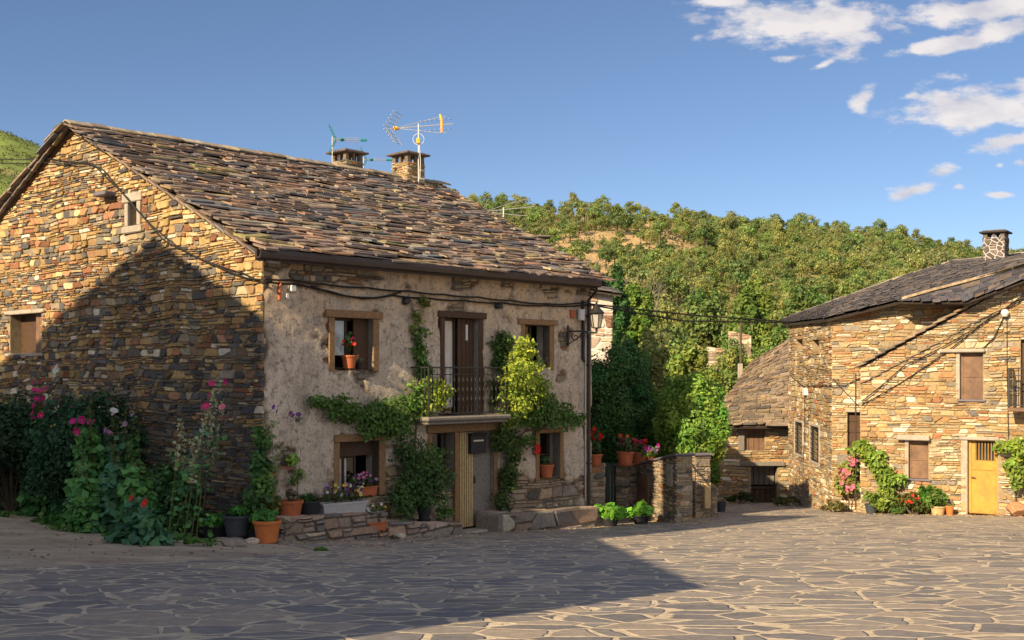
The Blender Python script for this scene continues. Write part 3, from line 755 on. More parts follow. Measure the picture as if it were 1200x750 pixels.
# remaining walls, so the house is closed
BR = Vector((A[0], A[1], 0)) + FA.U*FL
BK = Vector((A[0], A[1], 0)) + GA.U*2*SR
BKR = BK + FA.U*13.0
RR = Vector((A[0], A[1], 0)) + GA.U*SR + FA.U*11.25
mb = MB(); z0 = Vector((0,0,-4.8)); ze = Vector((0,0,EAVE)); zr = Vector((0,0,RIDGE-.05))
mb.poly([BR+z0, BKR+z0, BKR+ze, RR+zr, BR+ze]); mb.quad(BK+z0, BKR+z0, BKR+ze, BK+ze)
mb.quad(GA.P(0,-.4,-1.0), GA.P(2*SR,-.4,-1.0), BKR+V(0,0,-1), BR+V(0,0,-1))
mb.build('rear_wall', MATS['mortar'], house)
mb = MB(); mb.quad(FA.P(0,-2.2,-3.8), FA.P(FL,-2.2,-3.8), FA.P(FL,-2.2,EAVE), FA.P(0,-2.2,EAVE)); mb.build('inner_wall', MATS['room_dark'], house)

# --- timber dressings and windows
def timber_window(name, h, lint, mt, lt=.13, jamb=(.13,.13), sill=True, head=True, out=.045):
    mb = MB(); a0, a1, b0, b1 = h
    if head: FA.box(mb, a0-lint, a1+lint, -.2, out+.03, b1-.0, b1+lt, .012)
    FA.box(mb, a0-jamb[0], a0, -.2, out, b0-.04, b1, .01); FA.box(mb, a1, a1+jamb[1], -.2, out, b0-.04, b1, .01)
    return mb.build(name, mt, house)
def sash(parent, h, mt, off=-.2, nx=2, ny=1, curtain=None, glass=True):
    a0, a1, b0, b1 = h; mb = MB(); f = .045
    FA.box(mb, a0, a1, off-.04, off, b1-f, b1, .005); FA.box(mb, a0, a1, off-.04, off, b0, b0+f, .005)
    for i in range(nx+1):
        t = a0+(a1-a0-f)*i/nx; FA.box(mb, t, t+f, off-.042, off+.002, b0+f, b1-f, .005)
    for j in range(1, ny):
        z = b0+(b1-b0)*j/ny; FA.box(mb, a0+f, a1-f, off-.035, off-.003, z-.012, z+.012, .004)
    fr = mb.build('sash', mt, parent)
    if glass:
        mb = MB(); mb.quad(FA.P(a0,off-.02,b0), FA.P(a1,off-.02,b0), FA.P(a1,off-.02,b1), FA.P(a0,off-.02,b1)); mb.build('pane', MATS['clear_glass'], parent)
    if curtain:
        c0, c1, d0, d1 = curtain; mb = MB(); n = 40; vs = []
        for i in range(n+1):
            t = c0+(c1-c0)*i/n; o = off-.06+.018*math.sin(i*1.35)+.006*math.sin(i*3.1)
            vs += [FA.P(t, o, d0), FA.P(t, o, d1)]
        mb.add(vs, [(2*i, 2*i+2, 2*i+3, 2*i+1) for i in range(n)]); mb.build('curtain', MATS['curtain'], parent, smooth=True)
cg = bpy.data.materials.new('clear_glass'); cg.use_nodes = True; _n = cg.node_tree.nodes; _l = cg.node_tree.links
_g = _n.new('ShaderNodeBsdfGlossy'); _g.inputs['Roughness'].default_value = .03; _t = _n.new('ShaderNodeBsdfTransparent'); _m = _n.new('ShaderNodeMixShader'); _m.inputs[0].default_value = .10
_l.new(_t.outputs[0], _m.inputs[1]); _l.new(_g.outputs[0], _m.inputs[2]); _l.new(_m.outputs[0], _n['Material Output'].inputs[0]); MATS['clear_glass'] = cg

def sub(h, fx0, fx1, fy0=0, fy1=1): return (h[0]+(h[1]-h[0])*fx0, h[0]+(h[1]-h[0])*fx1, h[2]+(h[3]-h[2])*fy0, h[2]+(h[3]-h[2])*fy1)
w = timber_window('window', H_ul, .24, MATS['old_wood'], .15, (.14,.16)); tag(w, 'upper left window in a chunky brown timber frame')
sash(w, H_ul, MATS['dark_wood'], -.22, 2, 1, curtain=sub(H_ul, .08, .55, .28, .97))
mb = MB(); h = sub(H_ul, .62, 1); FA.box(mb, h[0], h[1], -.17, -.13, h[2], h[3], .004); mb.build('inner_shutter', MATS['dark_wood'], w)
w = timber_window('balcony_door', H_bd, .22, MATS['dark_wood'], .14, (.13,.14)); tag(w, 'balcony door with white curtain and dark lintel')
sash(w, H_bd, MATS['dark_wood'], -.20, 2, 1, curtain=sub(H_bd, .14, .52, .1, .97))
mb = MB()
for i in range(4):
    h = sub(H_bd, .52+.12*i, .52+.12*(i+1)-.01); FA.box(mb, h[0], h[1], -.16, -.12, h[2], h[3], .004)
sh = mb.build('inner_shutter', MATS['dark_wood'], w)
mb = MB(); h = sub(H_bd, .74, .80, .78, .94); FA.box(mb, h[0], h[1], -.118, -.10, h[2], h[3], .004); mb.build('door_plate', MATS['curtain'], sh)
w = timber_window('window', H_ur, .26, MATS['old_wood'], .13, (.14,.16)); tag(w, 'upper right window half open behind the vine')
sash(w, sub(H_ur,0,.55), MATS['dark_wood'], -.22, 1, 2, curtain=sub(H_ur, .04, .36, .3, .97))
mb = MB(); h = sub(H_ur, .5, .57); mb.bevbox(FA.P(h[0],-.2,h[2]), FA.U*.04, FA.N*-.5, (0,0,h[3]-h[2]), .005); mb.build('inner_shutter', MATS['dark_wood'], w)
w = timber_window('window', H_ll, .15, MATS['old_wood'], .15, (.15,.17)); tag(w, 'lower left window with white curtain')
mb = MB(); h = sub(H_ll, 0, 1, .72, 1); FA.box(mb, h[0], h[1], -.22, -.17, h[2], h[3], .004); mb.build('upper_board', MATS['dark_wood'], w)
sash(w, sub(H_ll, 0, .62, 0, .72), MATS['dark_wood'], -.24, 2, 1, curtain=sub(H_ll, .04, .42, .0, .7))
w = timber_window('window', H_lr, .12, MATS['old_wood'], .10, (.13,.13)); tag(w, 'lower right window with flower pot on the sill')
sash(w, H_lr, MATS['dark_wood'], -.28, 1, 2)
# door group: lintel beam, side light, slatted door, grey slab door
mb = MB(); ze = H_dr[3]
FA.box(mb, FA.t(498), FA.t(585), -.2, .09, ze, ze+.17, .014); FA.box(mb, H_dw[0]-.13, H_dw[0], -.2, .05, H_dw[2]-.05, ze-.002, .01)
FA.box(mb, H_dw[1], H_dr[0], -.2, .07, H_dr[2], ze-.002, .008); FA.box(mb, H_dr[1], H_dr[1]+.12, -.2, .06, H_dr[2], ze-.002, .01)
dfr = mb.build('door_frame', MATS['old_wood'], house)
sash(dfr, H_dw, MATS['dark_wood'], -.2, 1, 2)
def slat_door():
    mb = MB(); t0, t1 = H_dr[0]+.01, FA.t(555); n = 7; w_ = (t1-t0)/n
    for i in range(n): FA.box(mb, t0+i*w_+.008, t0+(i+1)*w_-.02, -.05, .0, H_dr[2]+.03, H_dr[3]-.02, .006)
    FA.box(mb, t0, t1, -.085, -.052, H_dr[2]+.03, H_dr[3]-.02, .004)
    return tag(mb.build('slatted_door', MATS['tan_wood'], house), 'door leaf of pale vertical slats')
slat_door()
mb = MB(); FA.box(mb, FA.t(556), H_dr[1]-.005, -.12, -.06, H_dr[2]+.02, H_dr[3]-.01, .006); tag(mb.build('door_leaf', MATS['grey_wood'], house), 'plain weathered grey door leaf')
mb = MB(); FA.box(mb, FA.t(556)+.03, FA.t(556)+.07, -.06, -.03, (H_dr[2]+H_dr[3])/2-.1, (H_dr[2]+H_dr[3])/2+.06, .004); mb.build('door_handle', MATS['iron'], house)
mb = MB(); FA.box(mb, H_dr[0]-.15, H_dr[1]+.15, -.35, .45, H_dr[2]-.22, H_dr[2]+.0, .03); mb.build('doorstep', MATS['concrete'], house)

# mailbox on the grey door
mb = MB(); a = FA.at(553, 532, .12); b = FA.at(571, 507, .12)
FA.box(mb, a[0], b[0], -.055, .10, a[1], b[1]-.05, .012); FA.box(mb, a[0]-.015, b[0]+.015, -.06, .125, b[1]-.05, b[1], .02)
mbx = tag(mb.build('mailbox', MATS['dark_plastic']), 'black metal letter box hanging on the grey door leaf', 'letter box')
mb = MB(); FA.box(mb, a[0]+.07, b[0]-.1, .10, .106, (a[1]+b[1])/2+.04, (a[1]+b[1])/2+.075, .001); mb.build('name_slot', MATS['galvanised'], mbx)
mb = MB(); FA.box(mb, a[0]+.12, a[0]+.2, -.058, -.045, a[1]-.13, a[1]-.06, .003); tag(mb.build('letter_plate', MATS['white_plastic']), 'small white plate screwed on the grey door below the letter box', 'plate')

# --- balcony
bal_t0, bal_t1 = FA.t(500, .6), FA.t(598, .6); bz1 = FA.z(550, 487, .6); bz0 = bz1-.10
mb = MB(); FA.box(mb, bal_t0, bal_t1, .02, .64, bz0, bz1, .03); FA.box(mb, bal_t0+.05, bal_t1-.05, .03, .58, bz0-.07, bz0-.001, .02)
slab = mb.build('balcony_slab', MATS['grey_wood'], house)
mb = MB(); zt = FA.z(552, 430, .58); r0, r1 = bal_t0+.06, bal_t1-.06
FA.box(mb, r0, r1, .56, .60, zt-.03, zt, .004); FA.box(mb, r0, r1, .57, .59, zt-.17, zt-.15, .003); FA.box(mb, r0, r1, .565, .595, bz1+.05, bz1+.075, .003)
for t in (r0, r1-.03):
    FA.box(mb, t, t+.03, .03, .56, zt-.03, zt, .004); FA.box(mb, t+.005, t+.025, .03, .56, bz1+.05, bz1+.07, .003)
    FA.box(mb, t, t+.03, .562, .598, bz1, zt-.03, .003)
rail = tag(mb.build('railing', MATS['iron'], slab), 'black wrought iron balcony railing')
def baluster(t, o):
    mb = MB(); za, zb = bz1+.07, zt-.02; pts = []; rs = []
    for k in range(15):
        f_ = k/14; pts.append(FA.P(t, o, za+(zb-za)*f_)); rs.append(.0085+(.011 if k in (4,7,10) else 0))
    mb.tube(pts, rs, 6); return mb
n = 19
mb = MB()
for i in range(1, n):
    b_ = baluster(r0+(r1-r0)*i/n, .58); mb.add(b_.v, b_.f)
for t in (r0+.015, r1-.015):
    for k in range(1, 5): b_ = baluster(t, .58-.11*k); mb.add(b_.v, b_.f)
mb.build('balusters', MATS['iron'], slab)

# --- eave board, gutter
mb = MB(); g0, g1 = FA.t(303, .42), FA.t(703, .42)
FA.box(mb, g0, g1, .30, .34, EAVE-.16, EAVE+.05, .006)
pr = [(.34,.05),(.34,-.07),(.37,-.115),(.43,-.125),(.475,-.10),(.49,-.03),(.49,.05),(.475,.05),(.47,-.02),(.43,-.10),(.37,-.09),(.355,.05)]
vs = [FA.P(g0, o, EAVE+z) for o, z in pr]+[FA.P(g1, o, EAVE+z) for o, z in pr]; k = len(pr)
mb.add(vs, [(i, (i+1)%k, k+(i+1)%k, k+i) for i in range(k)]+[tuple(range(k)), tuple(range(k, 2*k))])
gut = mb.build('gutter', MATS['gutter_paint'], house)
mb = MB(); mb.quad(FA.P(g0,.02,EAVE-.01), FA.P(g1,.02,EAVE-.01), FA.P(g1,.33,EAVE-.03), FA.P(g0,.33,EAVE-.03)); mb.build('soffit', MATS['dark_wood'], house)
dp = FA.t(690, .12); mb = MB(); gzb = gz(*FA.P(dp,.1,0).xy[:])
mb.tube([FA.P(g1-.12,.42,EAVE-.1), FA.P(g1-.12,.42,EAVE-.2), FA.P(dp,.12,EAVE-.42), FA.P(dp,.12,gzb+.45), FA.P(dp,.12,gzb+.15)], .045, 10)
for z in (1.4, .2, -1.0, -2.2): FA.box(mb, dp-.06, dp+.06, .03, .18, z, z+.03, .004)
mb.build('downpipe', MATS['gutter_paint'], house)
mb = MB(); dq = FA.t(686, .06); mb.tube([FA.P(dq,.06,FA.z(686,380,.06)), FA.P(dq,.06,FA.z(686,460,.06)), FA.P(dq,.06,gzb+.6)], .022, 8); mb.build('conduit', MATS['galvanised'], house)

# --- slate roof
def slate_roof(mb, Pf, length_fn, slope_len, expo_, wr, pal, rng, th=(.022,.05), rough_=.03, lift=.06, colk=None):
    """Pf(a, s, n): point at a along the eave, s up the slope, n above it; length_fn(s)->(a0,a1)"""
    s = -.04; row = 0
    while s < slope_len:
        a0, a1 = length_fn(max(s, 0)); a = a0+rng.uniform(-.15, 0)
        wob = [rng.uniform(0, 6) for _ in range(3)]
        while a < a1:
            w = rng.uniform(*wr)*(1.5 if rng.random() < .12 else 1); w = min(w, max(a1-a+.03, .1)); t = rng.uniform(*th); l = expo_*rng.uniform(1.7, 2.1)
            ds = .018*math.sin(a*.9+wob[0])+.012*math.sin(a*2.3+wob[1])+rng.gauss(0, .026); g = rng.uniform(.004, .018)
            tw = rng.gauss(0,.012); lf = lift*rng.uniform(.7,1.35)
            bo = [(a+g, s+ds+rng.gauss(0,rough_*.6)), (a+w*.3, s+ds-rng.uniform(0,rough_)), (a+w*.7, s+ds-rng.uniform(0,rough_)), (a+w-g, s+ds+rng.gauss(0,rough_*.6)),
                  (a+w-g, s+l), (a+g, s+l)]
            vs = []
            for kk, up in ((0, 0), (1, t)):
                for i, (x, y) in enumerate(bo):
                    hgt = lf*(1-(y-s)/l)+tw*((x-a)/w-.5)*2
                    vs.append(Pf(x+(rng.gauss(0,.004) if kk else 0), min(y+(.006 if kk and i < 4 else 0), slope_len+.04), hgt+up))
            n = 6; fs = [tuple(range(5,-1,-1)), tuple(range(6,12))]+[(i,(i+1)%n,n+(i+1)%n,n+i) for i in range(n)]
            c = pick(pal, rng)
            if colk: c = colk(c, a, s, rng)
            mb.add(vs, fs, c); a += w
        s += expo_*rng.uniform(.88, 1.12); row += 1
pit = math.atan2(RIDGE-EAVE, SR+.42)
def Pfront(a, s, n):
    o = .42 - s*math.cos(pit); z = EAVE-.0 + (s*math.sin(pit)) - .02
    sag = -.06*math.sin(min(max(a/10.5,0),1)*math.pi)*math.sin(min(s/8,1)*math.pi) + .035*mnoise.noise(Vector((a*.35, s*.35, 0)))
    return FA.P(a, o, z) + (FA.N*math.sin(pit)+Vector((0,0,math.cos(pit))))*(n+sag+.03)
def Pback(a, s, n):
    o = -2*SR-.42 + s*math.cos(pit); z = EAVE + s*math.sin(pit) - .02
    return FA.P(a, o, z) + (-FA.N*math.sin(pit)+Vector((0,0,math.cos(pit))))*(n+.03)
SL = (SR+.42)/math.cos(pit)
def mossy(c, a, s, r_):
    v = mnoise.noise(Vector((a*.45, s*.45, 9)))
    if v > .25 and r_.random() < .3: return (.24*r_.uniform(.8,1.2), .19*r_.uniform(.8,1.2), .10)
    k = 1+.22*mnoise.noise(Vector((a*.3, s*.8, 4))); return (c[0]*k, c[1]*k, c[2]*k)
mb = MB()
slate_roof(mb, Pfront, lambda s: (-.22, 10.05+(s/SL)*1.35), SL-.02, .20, (.2,.8), PAL_SLATE, rng, th=(.018,.042), lift=.06, rough_=.04, colk=mossy)
roof = tag(mb.build('roof', MATS['slate'], house), 'old roof of ragged brown and grey slate slabs')
mb = MB(); slate_roof(mb, Pback, lambda s: (-.22, 12.6-(s/SL)*1.2), SL-.02, .5, (.5,1.4), PAL_SLATE, rng, th=(.03,.05)); mb.build('rear_slates', MATS['slate'], roof)
mb = MB(); a = -.25
while a < 11.2:
    w = rng.uniform(.25,.55); c_ = pick([(2,(.30,.26,.20)),(1,(.22,.18,.14)),(1,(.36,.30,.2))], rng)
    for sgn in (1,-1):
        O = FA.P(a, -SR, RIDGE+.10+rng.uniform(-.012,.02)); dn = FA.N*sgn*math.cos(pit)*.28+Vector((0,0,-math.sin(pit)*.28))
        mb.bevbox(O, FA.U*(w-.01), dn, (FA.N*sgn*math.sin(pit)+Vector((0,0,math.cos(pit))))*.035, .006, c_)
    a += w
mb.build('ridge_slabs', MATS['slate'], roof)
# roof deck under the slates
mb = MB()
for Pf, e1 in ((Pfront, 10.0), (Pback, 12.5)):
    a, b_, c_, d_ = Pf(-.1,0.05,-.07), Pf(e1,0.05,-.07), Pf(11.25,SL,-.09), Pf(-.1,SL,-.09); mb.quad(a,b_,c_,d_); mb.quad(*[p-Vector((0,0,.06)) for p in (a,b_,c_,d_)])
mb.build('roof_deck', MATS['dark_wood'], roof)
mb = MB()          # barge slabs seen under the left verge
for (o0, o1, za, zb) in ((.40, -SR, EAVE-.17, RIDGE-.02), (-2*SR-.4, -SR, EAVE-.17, RIDGE-.02)):
    n_ = 22
    for i in range(n_):
        f0, f1 = i/n_, (i+1)/n_; p0 = FA.P(-.2, o0+(o1-o0)*f0, za+(zb-za)*f0-.03); p1 = FA.P(-.2, o0+(o1-o0)*f1, za+(zb-za)*f1)
        mb.bevbox(p0, (p1-p0)*.97, FA.U*.3, (0,0,rng.uniform(.045,.06)), .006, pick(PAL_SLATE, rng))
mb.build('verge_slabs', MATS['slate'], roof)

# --- chimneys of the house
def chimney(name, c, w, zb, zs, zp, pal, label, parent=house, capov=.13, U=FA.U, N=FA.N, mort='mortar'):
    c = Vector((c[0], c[1], 0)); body = None
    mb = MB(); O = c-U*w/2-N*w/2
    mb.frame(O+Vector((0,0,zb)), U*w, N*w, (0,0,zs-zb)); body = mb.build(name, MATS[mort], parent); tag(body, label)
    mb = MB()
    for (o, u, nn) in ((O, U, -N), (O+U*w, N, U), (O+U*w+N*w, -U, N), (O+N*w, -N, -U)):
        pl = Plane(o, u); pl.N = Vector(nn)
        rubble(mb, pl, [(0,zb),(w,zb),(w,zs),(0,zs)], .2, .09, pal, rng, depth=(.01,.03), joint=.014 if mort == 'mortar' else .022, crazy=mort != 'mortar')
    mb.build('stone_facing', MATS['stone'], body)
    mb = MB(); p = w*.2
    for (i, j) in ((0,0),(1,0),(0,1),(1,1),(.5,0),(.5,1),(0,.5),(1,.5)):
        pp = p if i != .5 and j != .5 else p*.6
        mb.bevbox(O+U*(w-pp)*i+N*(w-pp)*j+Vector((0,0,zs)), U*pp, N*pp, (0,0,zp-zs), .01, (.17,.13,.10))
    mb.build('cap_posts', MATS['stone'], body)
    mb = MB(); mb.bevbox(O-U*capov-N*capov+Vector((0,0,zp)), U*(w+2*capov), N*(w+2*capov), (0,0,.055), .015, (.12,.10,.10) if mort == 'mortar' else (.035,.035,.04))
    mb.bevbox(O-U*capov*.2-N*capov*.2+Vector((0,0,zp+.055)), U*(w+.4*capov), N*(w+.4*capov), (0,0,.04), .012, (.14,.12,.11)); mb.build('cap_slab', MATS['slate'], body)
    return body
c1 = pix(478.5, 200, 34.2); c2 = pix(407, 190, 33.4)
chimney('chimney', c1, .66, 5.0, (HY-192)/F*34.2, (HY-183.5)/F*34.2, PAL_GOLD, 'front square rubble chimney with slate cap on posts')
chimney('chimney', c2, .62, 5.2, (HY-190)/F*33.4, (HY-181)/F*33.4, PAL_GREY, 'rear low chimney with slate cap')
# ================================================================ aerials
def antenna(name, label, base, zt, kind, yaw, group=None, s=1.0, z0=None):
    t = thing(name, label, 'aerial', base, group); b = Vector(base); zt = zt
    mb = MB(); mb.tube([b, Vector((b.x, b.y, zt))], .016*s, 8); mb.build('mast', MATS['galvanised'], t)
    d = Vector((math.cos(yaw), math.sin(yaw), 0)); e = Vector((-math.sin(yaw), math.cos(yaw), 0)); up = Vector((0,0,1))
    c = Vector((b.x, b.y, zt-.08))
    col = {'yellow':'yellow_plastic','teal':'teal_plastic','grey':'galvanised'}[kind]; m2 = 'galvanised' if kind != 'teal' else 'teal_plastic'
    mb = MB()
    L0, L1 = (-.85*s, .95*s) if kind != 'teal' else (.0, .95*s)
    for dz in ((-.16,0,.16) if kind != 'teal' else (-.05,.05)):
        spread = dz; mb.tube([c+d*L0*.6+up*spread*.15, c+d*L1*.55+up*spread*1.2*s, c+d*(L1*.8)+up*spread*1.3*s], .008*s, 6)
    mb.tube([c+d*L0, c+d*L1], .011*s, 6)
    for k in range(7 if kind != 'teal' else 6):                       # short directors along the boom
        x = .1*s+k*.13*s
        for dz in ((-.14,.14) if kind != 'teal' else (0,)):
            p = c+d*x+up*dz*s*.9; mb.tube([p-e*.09*s, p+e*.09*s], .005*s, 5)
    mb.build('boom', MATS['galvanised'], t)
    mb = MB(); x0 = L0 + (0 if kind != 'teal' else .1*s)              # corner reflector: two grids in a V
    for sg in (1,-1):
        for k in range(5):
            lean = d*(-.05*s - .0*k) ; p = c + d*x0 + up*sg*(.05+.085*k)*s + d*((-.045 if kind == 'teal' else .065)*k*s)
            mb.tube([p-e*.27*s-d*.1*s*0, p+e*.27*s], .007*s, 5)
        for q in (-.18, .18):
            mb.tube([c+d*x0+e*q*s, c+d*(x0+.30*s)+up*sg*.42*s+e*q*s if kind != 'teal' else c+d*(x0-.2*s)+up*sg*.42*s+e*q*s], .009*s, 5)
    mb.build('reflector', MATS[m2], t)
    mb = MB(); p = c+d*(L0+.22*s) if kind != 'teal' else c+d*.28*s
    mb.lathe([(0,-.055*s),(.05*s,-.04*s),(.07*s,0),(.05*s,.04*s),(0,.055*s)], p, 12); mb.tube([p-e*.16*s, p+e*.16*s], .016*s, 6); mb.build('dipole_box', MATS[col], t)
    mb = MB()
    if kind == 'yellow':
        q = c+d*.62*s; mb.tube([q+up*.27*s-d*.02, q+up*.2*s, q+up*.1*s+d*.03, q-up*.2*s+d*.03], [.02,.035,.038,.032], 8); mb.build('bracket', MATS[col], t)
        mb = MB(); q = Vector((b.x, b.y, zt-.5)); mb.bevbox(q+V(-.06,-.09,-.08), (.11,0,0), (0,.08,0), (0,0,.16), .015); mb.build('amplifier_box', MATS['yellow_plastic'], t)
        mb = MB(); pts = [q+V(.16*math.cos(a), -.02, .16*math.sin(a)+.05) for a in np.linspace(0, 6.28, 18)]; mb.tube(pts, .007, 5); mb.tube([q+V(.02,-.03,0), q+V(.06,-.05,-.6), q+V(.04,-.05,-1.1)], .009, 5); mb.build('aerial_cable', MATS['white_plastic'], t)
    elif kind == 'teal':
        q = c+d*.9*s; mb.bevbox(q-e*.03-up*.03-d*.08, d*.18, e*.06, up*.06, .012); mb.build('end_clip', MATS[col], t)
    return t
b1 = pix(490.5, 219, 33.9)
antenna('tv_aerial', 'tall white and yellow television aerial clamped to the front chimney', b1, (HY-145)/F*33.9, 'yellow', R(-20), s=1.12)
b2 = pix(389.5, 190, 33.0)
antenna('tv_aerial', 'green television aerial on a thin mast above the rear low chimney', b2, (HY-160)/F*33.0, 'teal', R(8), s=.95)
b3 = pix(426, 205, 36.0)
antenna('tv_aerial', 'lower green television aerial poking out right of the rear chimney', b3, (HY-184)/F*36.0, 'teal', R(5), s=.85)
b4 = pix(590, 285, 41.0)
antenna('tv_aerial', 'small pale grey television aerial standing beyond the roof edge', b4, (HY-243)/F*41.0, 'grey', R(-35), s=1.35)

# ================================================================ cables and wall fittings
def cable(name, label, pts, r=.014, group=None, n=6, sag=0, cat='cable', sub_=8, extra=(), mt='cable'):
    mb = MB()
    for P_ in (pts,)+tuple(extra):
        out = []
        for i in range(len(P_)-1):
            a, b = Vector(P_[i]), Vector(P_[i+1])
            for k in range(sub_): f_ = k/sub_; out.append(a.lerp(b, f_)-Vector((0,0,sag*4*f_*(1-f_)*(b-a).length)))
        out.append(Vector(P_[-1])); mb.tube(out, r, n)
    return tag(mb.build(name, MATS[mt]), label, cat, group)
fp = lambda L_, o: [FA.PP(x, y, o) for x, y in L_]
gp = lambda L_, o: [GA.PP(x, y, o) for x, y in L_]
cable('electric_cable', 'thick bundle of black cables looping along the plastered front below the gutter',
      fp([(311,327),(340,328),(380,333),(430,337),(480,341),(520,345),(560,348),(600,352),(640,356),(686,354)], .09), .020, sag=.02,
      extra=[fp([(311,330),(350,333),(385,341),(425,350),(460,346),(500,349),(545,352),(590,355),(640,358),(690,357)], .07), fp([(365,335),(395,345),(440,349),(470,342)], .11)])
cable('electric_cable', 'pair of dark cables sagging across the gable from roof to corner',
      gp([(-20,189),(60,190),(105,192),(120,198),(140,222),(175,262),(210,290),(250,310),(290,326),(311,328)], .11), .014, sag=.012,
      extra=[gp([(-20,184),(60,186),(108,191),(150,232),(190,280),(235,303),(285,320),(309,331)], .09)])
cable('electric_cable', 'black service cable spanning from the street lamp corner over to the right houses',
      [FA.PP(690,356,.15), pix(760,364,31.5), pix(820,370,32.3), pix(880,374,33), pix(924,377,33.3)], .022, extra=[[FA.PP(690,357,.2), pix(800,376,32), pix(924,378,33.3)]])
mb = MB(); a = FA.at(343, 338, .09); FA.box(mb, a[0]-.06, a[0]+.06, .03, .13, a[1]-.06, a[1]+.06, .012); tag(mb.build('junction_box', MATS['white_plastic']), 'small white square junction box on the plaster near the left corner', 'junction box')
mb = MB(); a = FA.at(337, 347, .09); FA.box(mb, a[0]-.035, a[0]+.035, .03, .10, a[1]-.05, a[1]+.05, .01); tag(mb.build('sensor_box', MATS['white_plastic']), 'tiny white box just below the square junction box', 'junction box')
mb = MB(); a = FA.at(328, 340, .08); mb.tube([FA.P(a[0],.06,a[1]+.16), FA.P(a[0],.07,a[1]), FA.P(a[0],.06,a[1]-.18)], .03, 8); mb.rock(FA.P(a[0],.08,a[1]+.1), (.045,.045,.05), random.Random(4)); tag(mb.build('ceramic_insulator', MATS['terracotta']), 'rusty brown insulator fixed left of the white junction boxes', 'insulator')
for i, (x, y, lb, mt_) in enumerate(((697,368,'pale round cable box','white_plastic'),)):
    mb = MB(); a = FA.at(681, 369, .15); mb.lathe([(0,.13),(.085,.13),(.09,.1),(.09,-.1),(.08,-.13),(0,-.13)], FA.P(a[0], .16, a[1]), 16); tag(mb.build('meter_box', MATS[mt_]), 'pale cylindrical cable box under the cables by the street lamp', 'cable box')
mb = MB(); a = FA.at(672, 368, .08); FA.box(mb, a[0]-.09, a[0]+.06, .03, .09, a[1]-.1, a[1]+.1, .01); tag(mb.build('insulator_plate', MATS['terracotta']), 'flat reddish plate on the wall left of the cylindrical cable box', 'plate')
for i, (x, y, lb) in enumerate(((476,353,'left of the balcony door'),(585,359,'right of the balcony door'))):
    mb = MB(); a = FA.at(x, y, .1); mb.rock(FA.P(a[0], .08, a[1]), (.11,.09,.085), random.Random(i)); tag(mb.build('cable_fitting', MATS['iron']), 'dark round cable fitting high on the plaster '+lb, 'cable fitting')
mb = MB(); a = FA.at(683, 362, .05); mb.tube([FA.PP(683,352,.07), FA.PP(683,420,.07), FA.PP(685,424,.07)], .03, 8); tag(mb.build('cable_duct', MATS['dark_plastic']), 'dark vertical cable duct dropping beside the lamp bracket', 'cable duct')

# street lantern on a scrolled bracket
t0 = FA.at(666, 393, .05); LC = FA.PP(699, 372, .55)
lamp = thing('street_lantern', 'old style wall lantern on a scrolled black iron bracket at the house corner', 'street lamp', FA.P(t0[0], .03, t0[1]-.25))
mb = MB(); zz = t0[1]
FA.box(mb, t0[0]-.03, t0[0]+.03, .02, .06, zz-.26, zz+.24, .008)
arm_end = Vector((LC.x, LC.y, zz+.06)); st = FA.P(t0[0], .05, zz+.1)
mb.tube([st, st.lerp(arm_end,.5)+V(0,0,.02), arm_end], .022, 8)
dv = (arm_end-st); L_ = dv.length; dv.normalize(); pts = []
for k in range(40):
    a = k/39*2.2*math.pi; r_ = .10*(1-k/52); pts.append(st+dv*(.17+r_*math.cos(a+2.2))+V(0,0,-.13+r_*math.sin(a+2.2)))
mb.tube(pts, .014, 6); pts = [p+dv*.2+V(0,0,.03) for p in pts[::2]]; mb.tube(pts, .010, 6)
mb.tube([FA.P(t0[0],.05,zz-.22), st+dv*.16+V(0,0,-.2), st+dv*.4+V(0,0,-.03), arm_end-dv*.05], .014, 6)
mb.tube([arm_end, arm_end+V(0,0,.1)], .03, 8)
br = mb.build('bracket', MATS['iron'], lamp)
lz = arm_end.z+.1
mb = MB(); hb, ht, lh = .10, .165, .36
def ring(r, z): return [Vector((LC.x, LC.y, lz+z))+Vector((r*math.cos(R(45+60*i)), r*math.sin(R(45+60*i)), 0)) for i in range(6)]
ra, rb = ring(hb, .02), ring(ht, lh)
for p, q in zip(ra, rb): mb.tube([p, q], .011, 5)
for rr in (ra, rb): mb.tube(rr+[rr[0]], .013, 5)
mb.lathe([(.03,0),(.10,.02),(.0,.021)], (LC.x, LC.y, lz), 12)
mb.lathe([(.19,lh),(.20,lh+.02),(.15,lh+.07),(.10,lh+.13),(.085,lh+.15),(.09,lh+.17),(.05,lh+.21),(.02,lh+.24),(.03,lh+.26),(.0,lh+.29)], (LC.x, LC.y, lz), 12)
ln = mb.build('lantern_frame', MATS['iron'], lamp)
mb = MB(); ra, rb = ring(hb-.008, .025), ring(ht-.008, lh-.01)
for i in range(6): mb.quad(ra[i], ra[(i+1)%6], rb[(i+1)%6], rb[i])
mb.build('lantern_glass', MATS['lamp_glass'], ln)

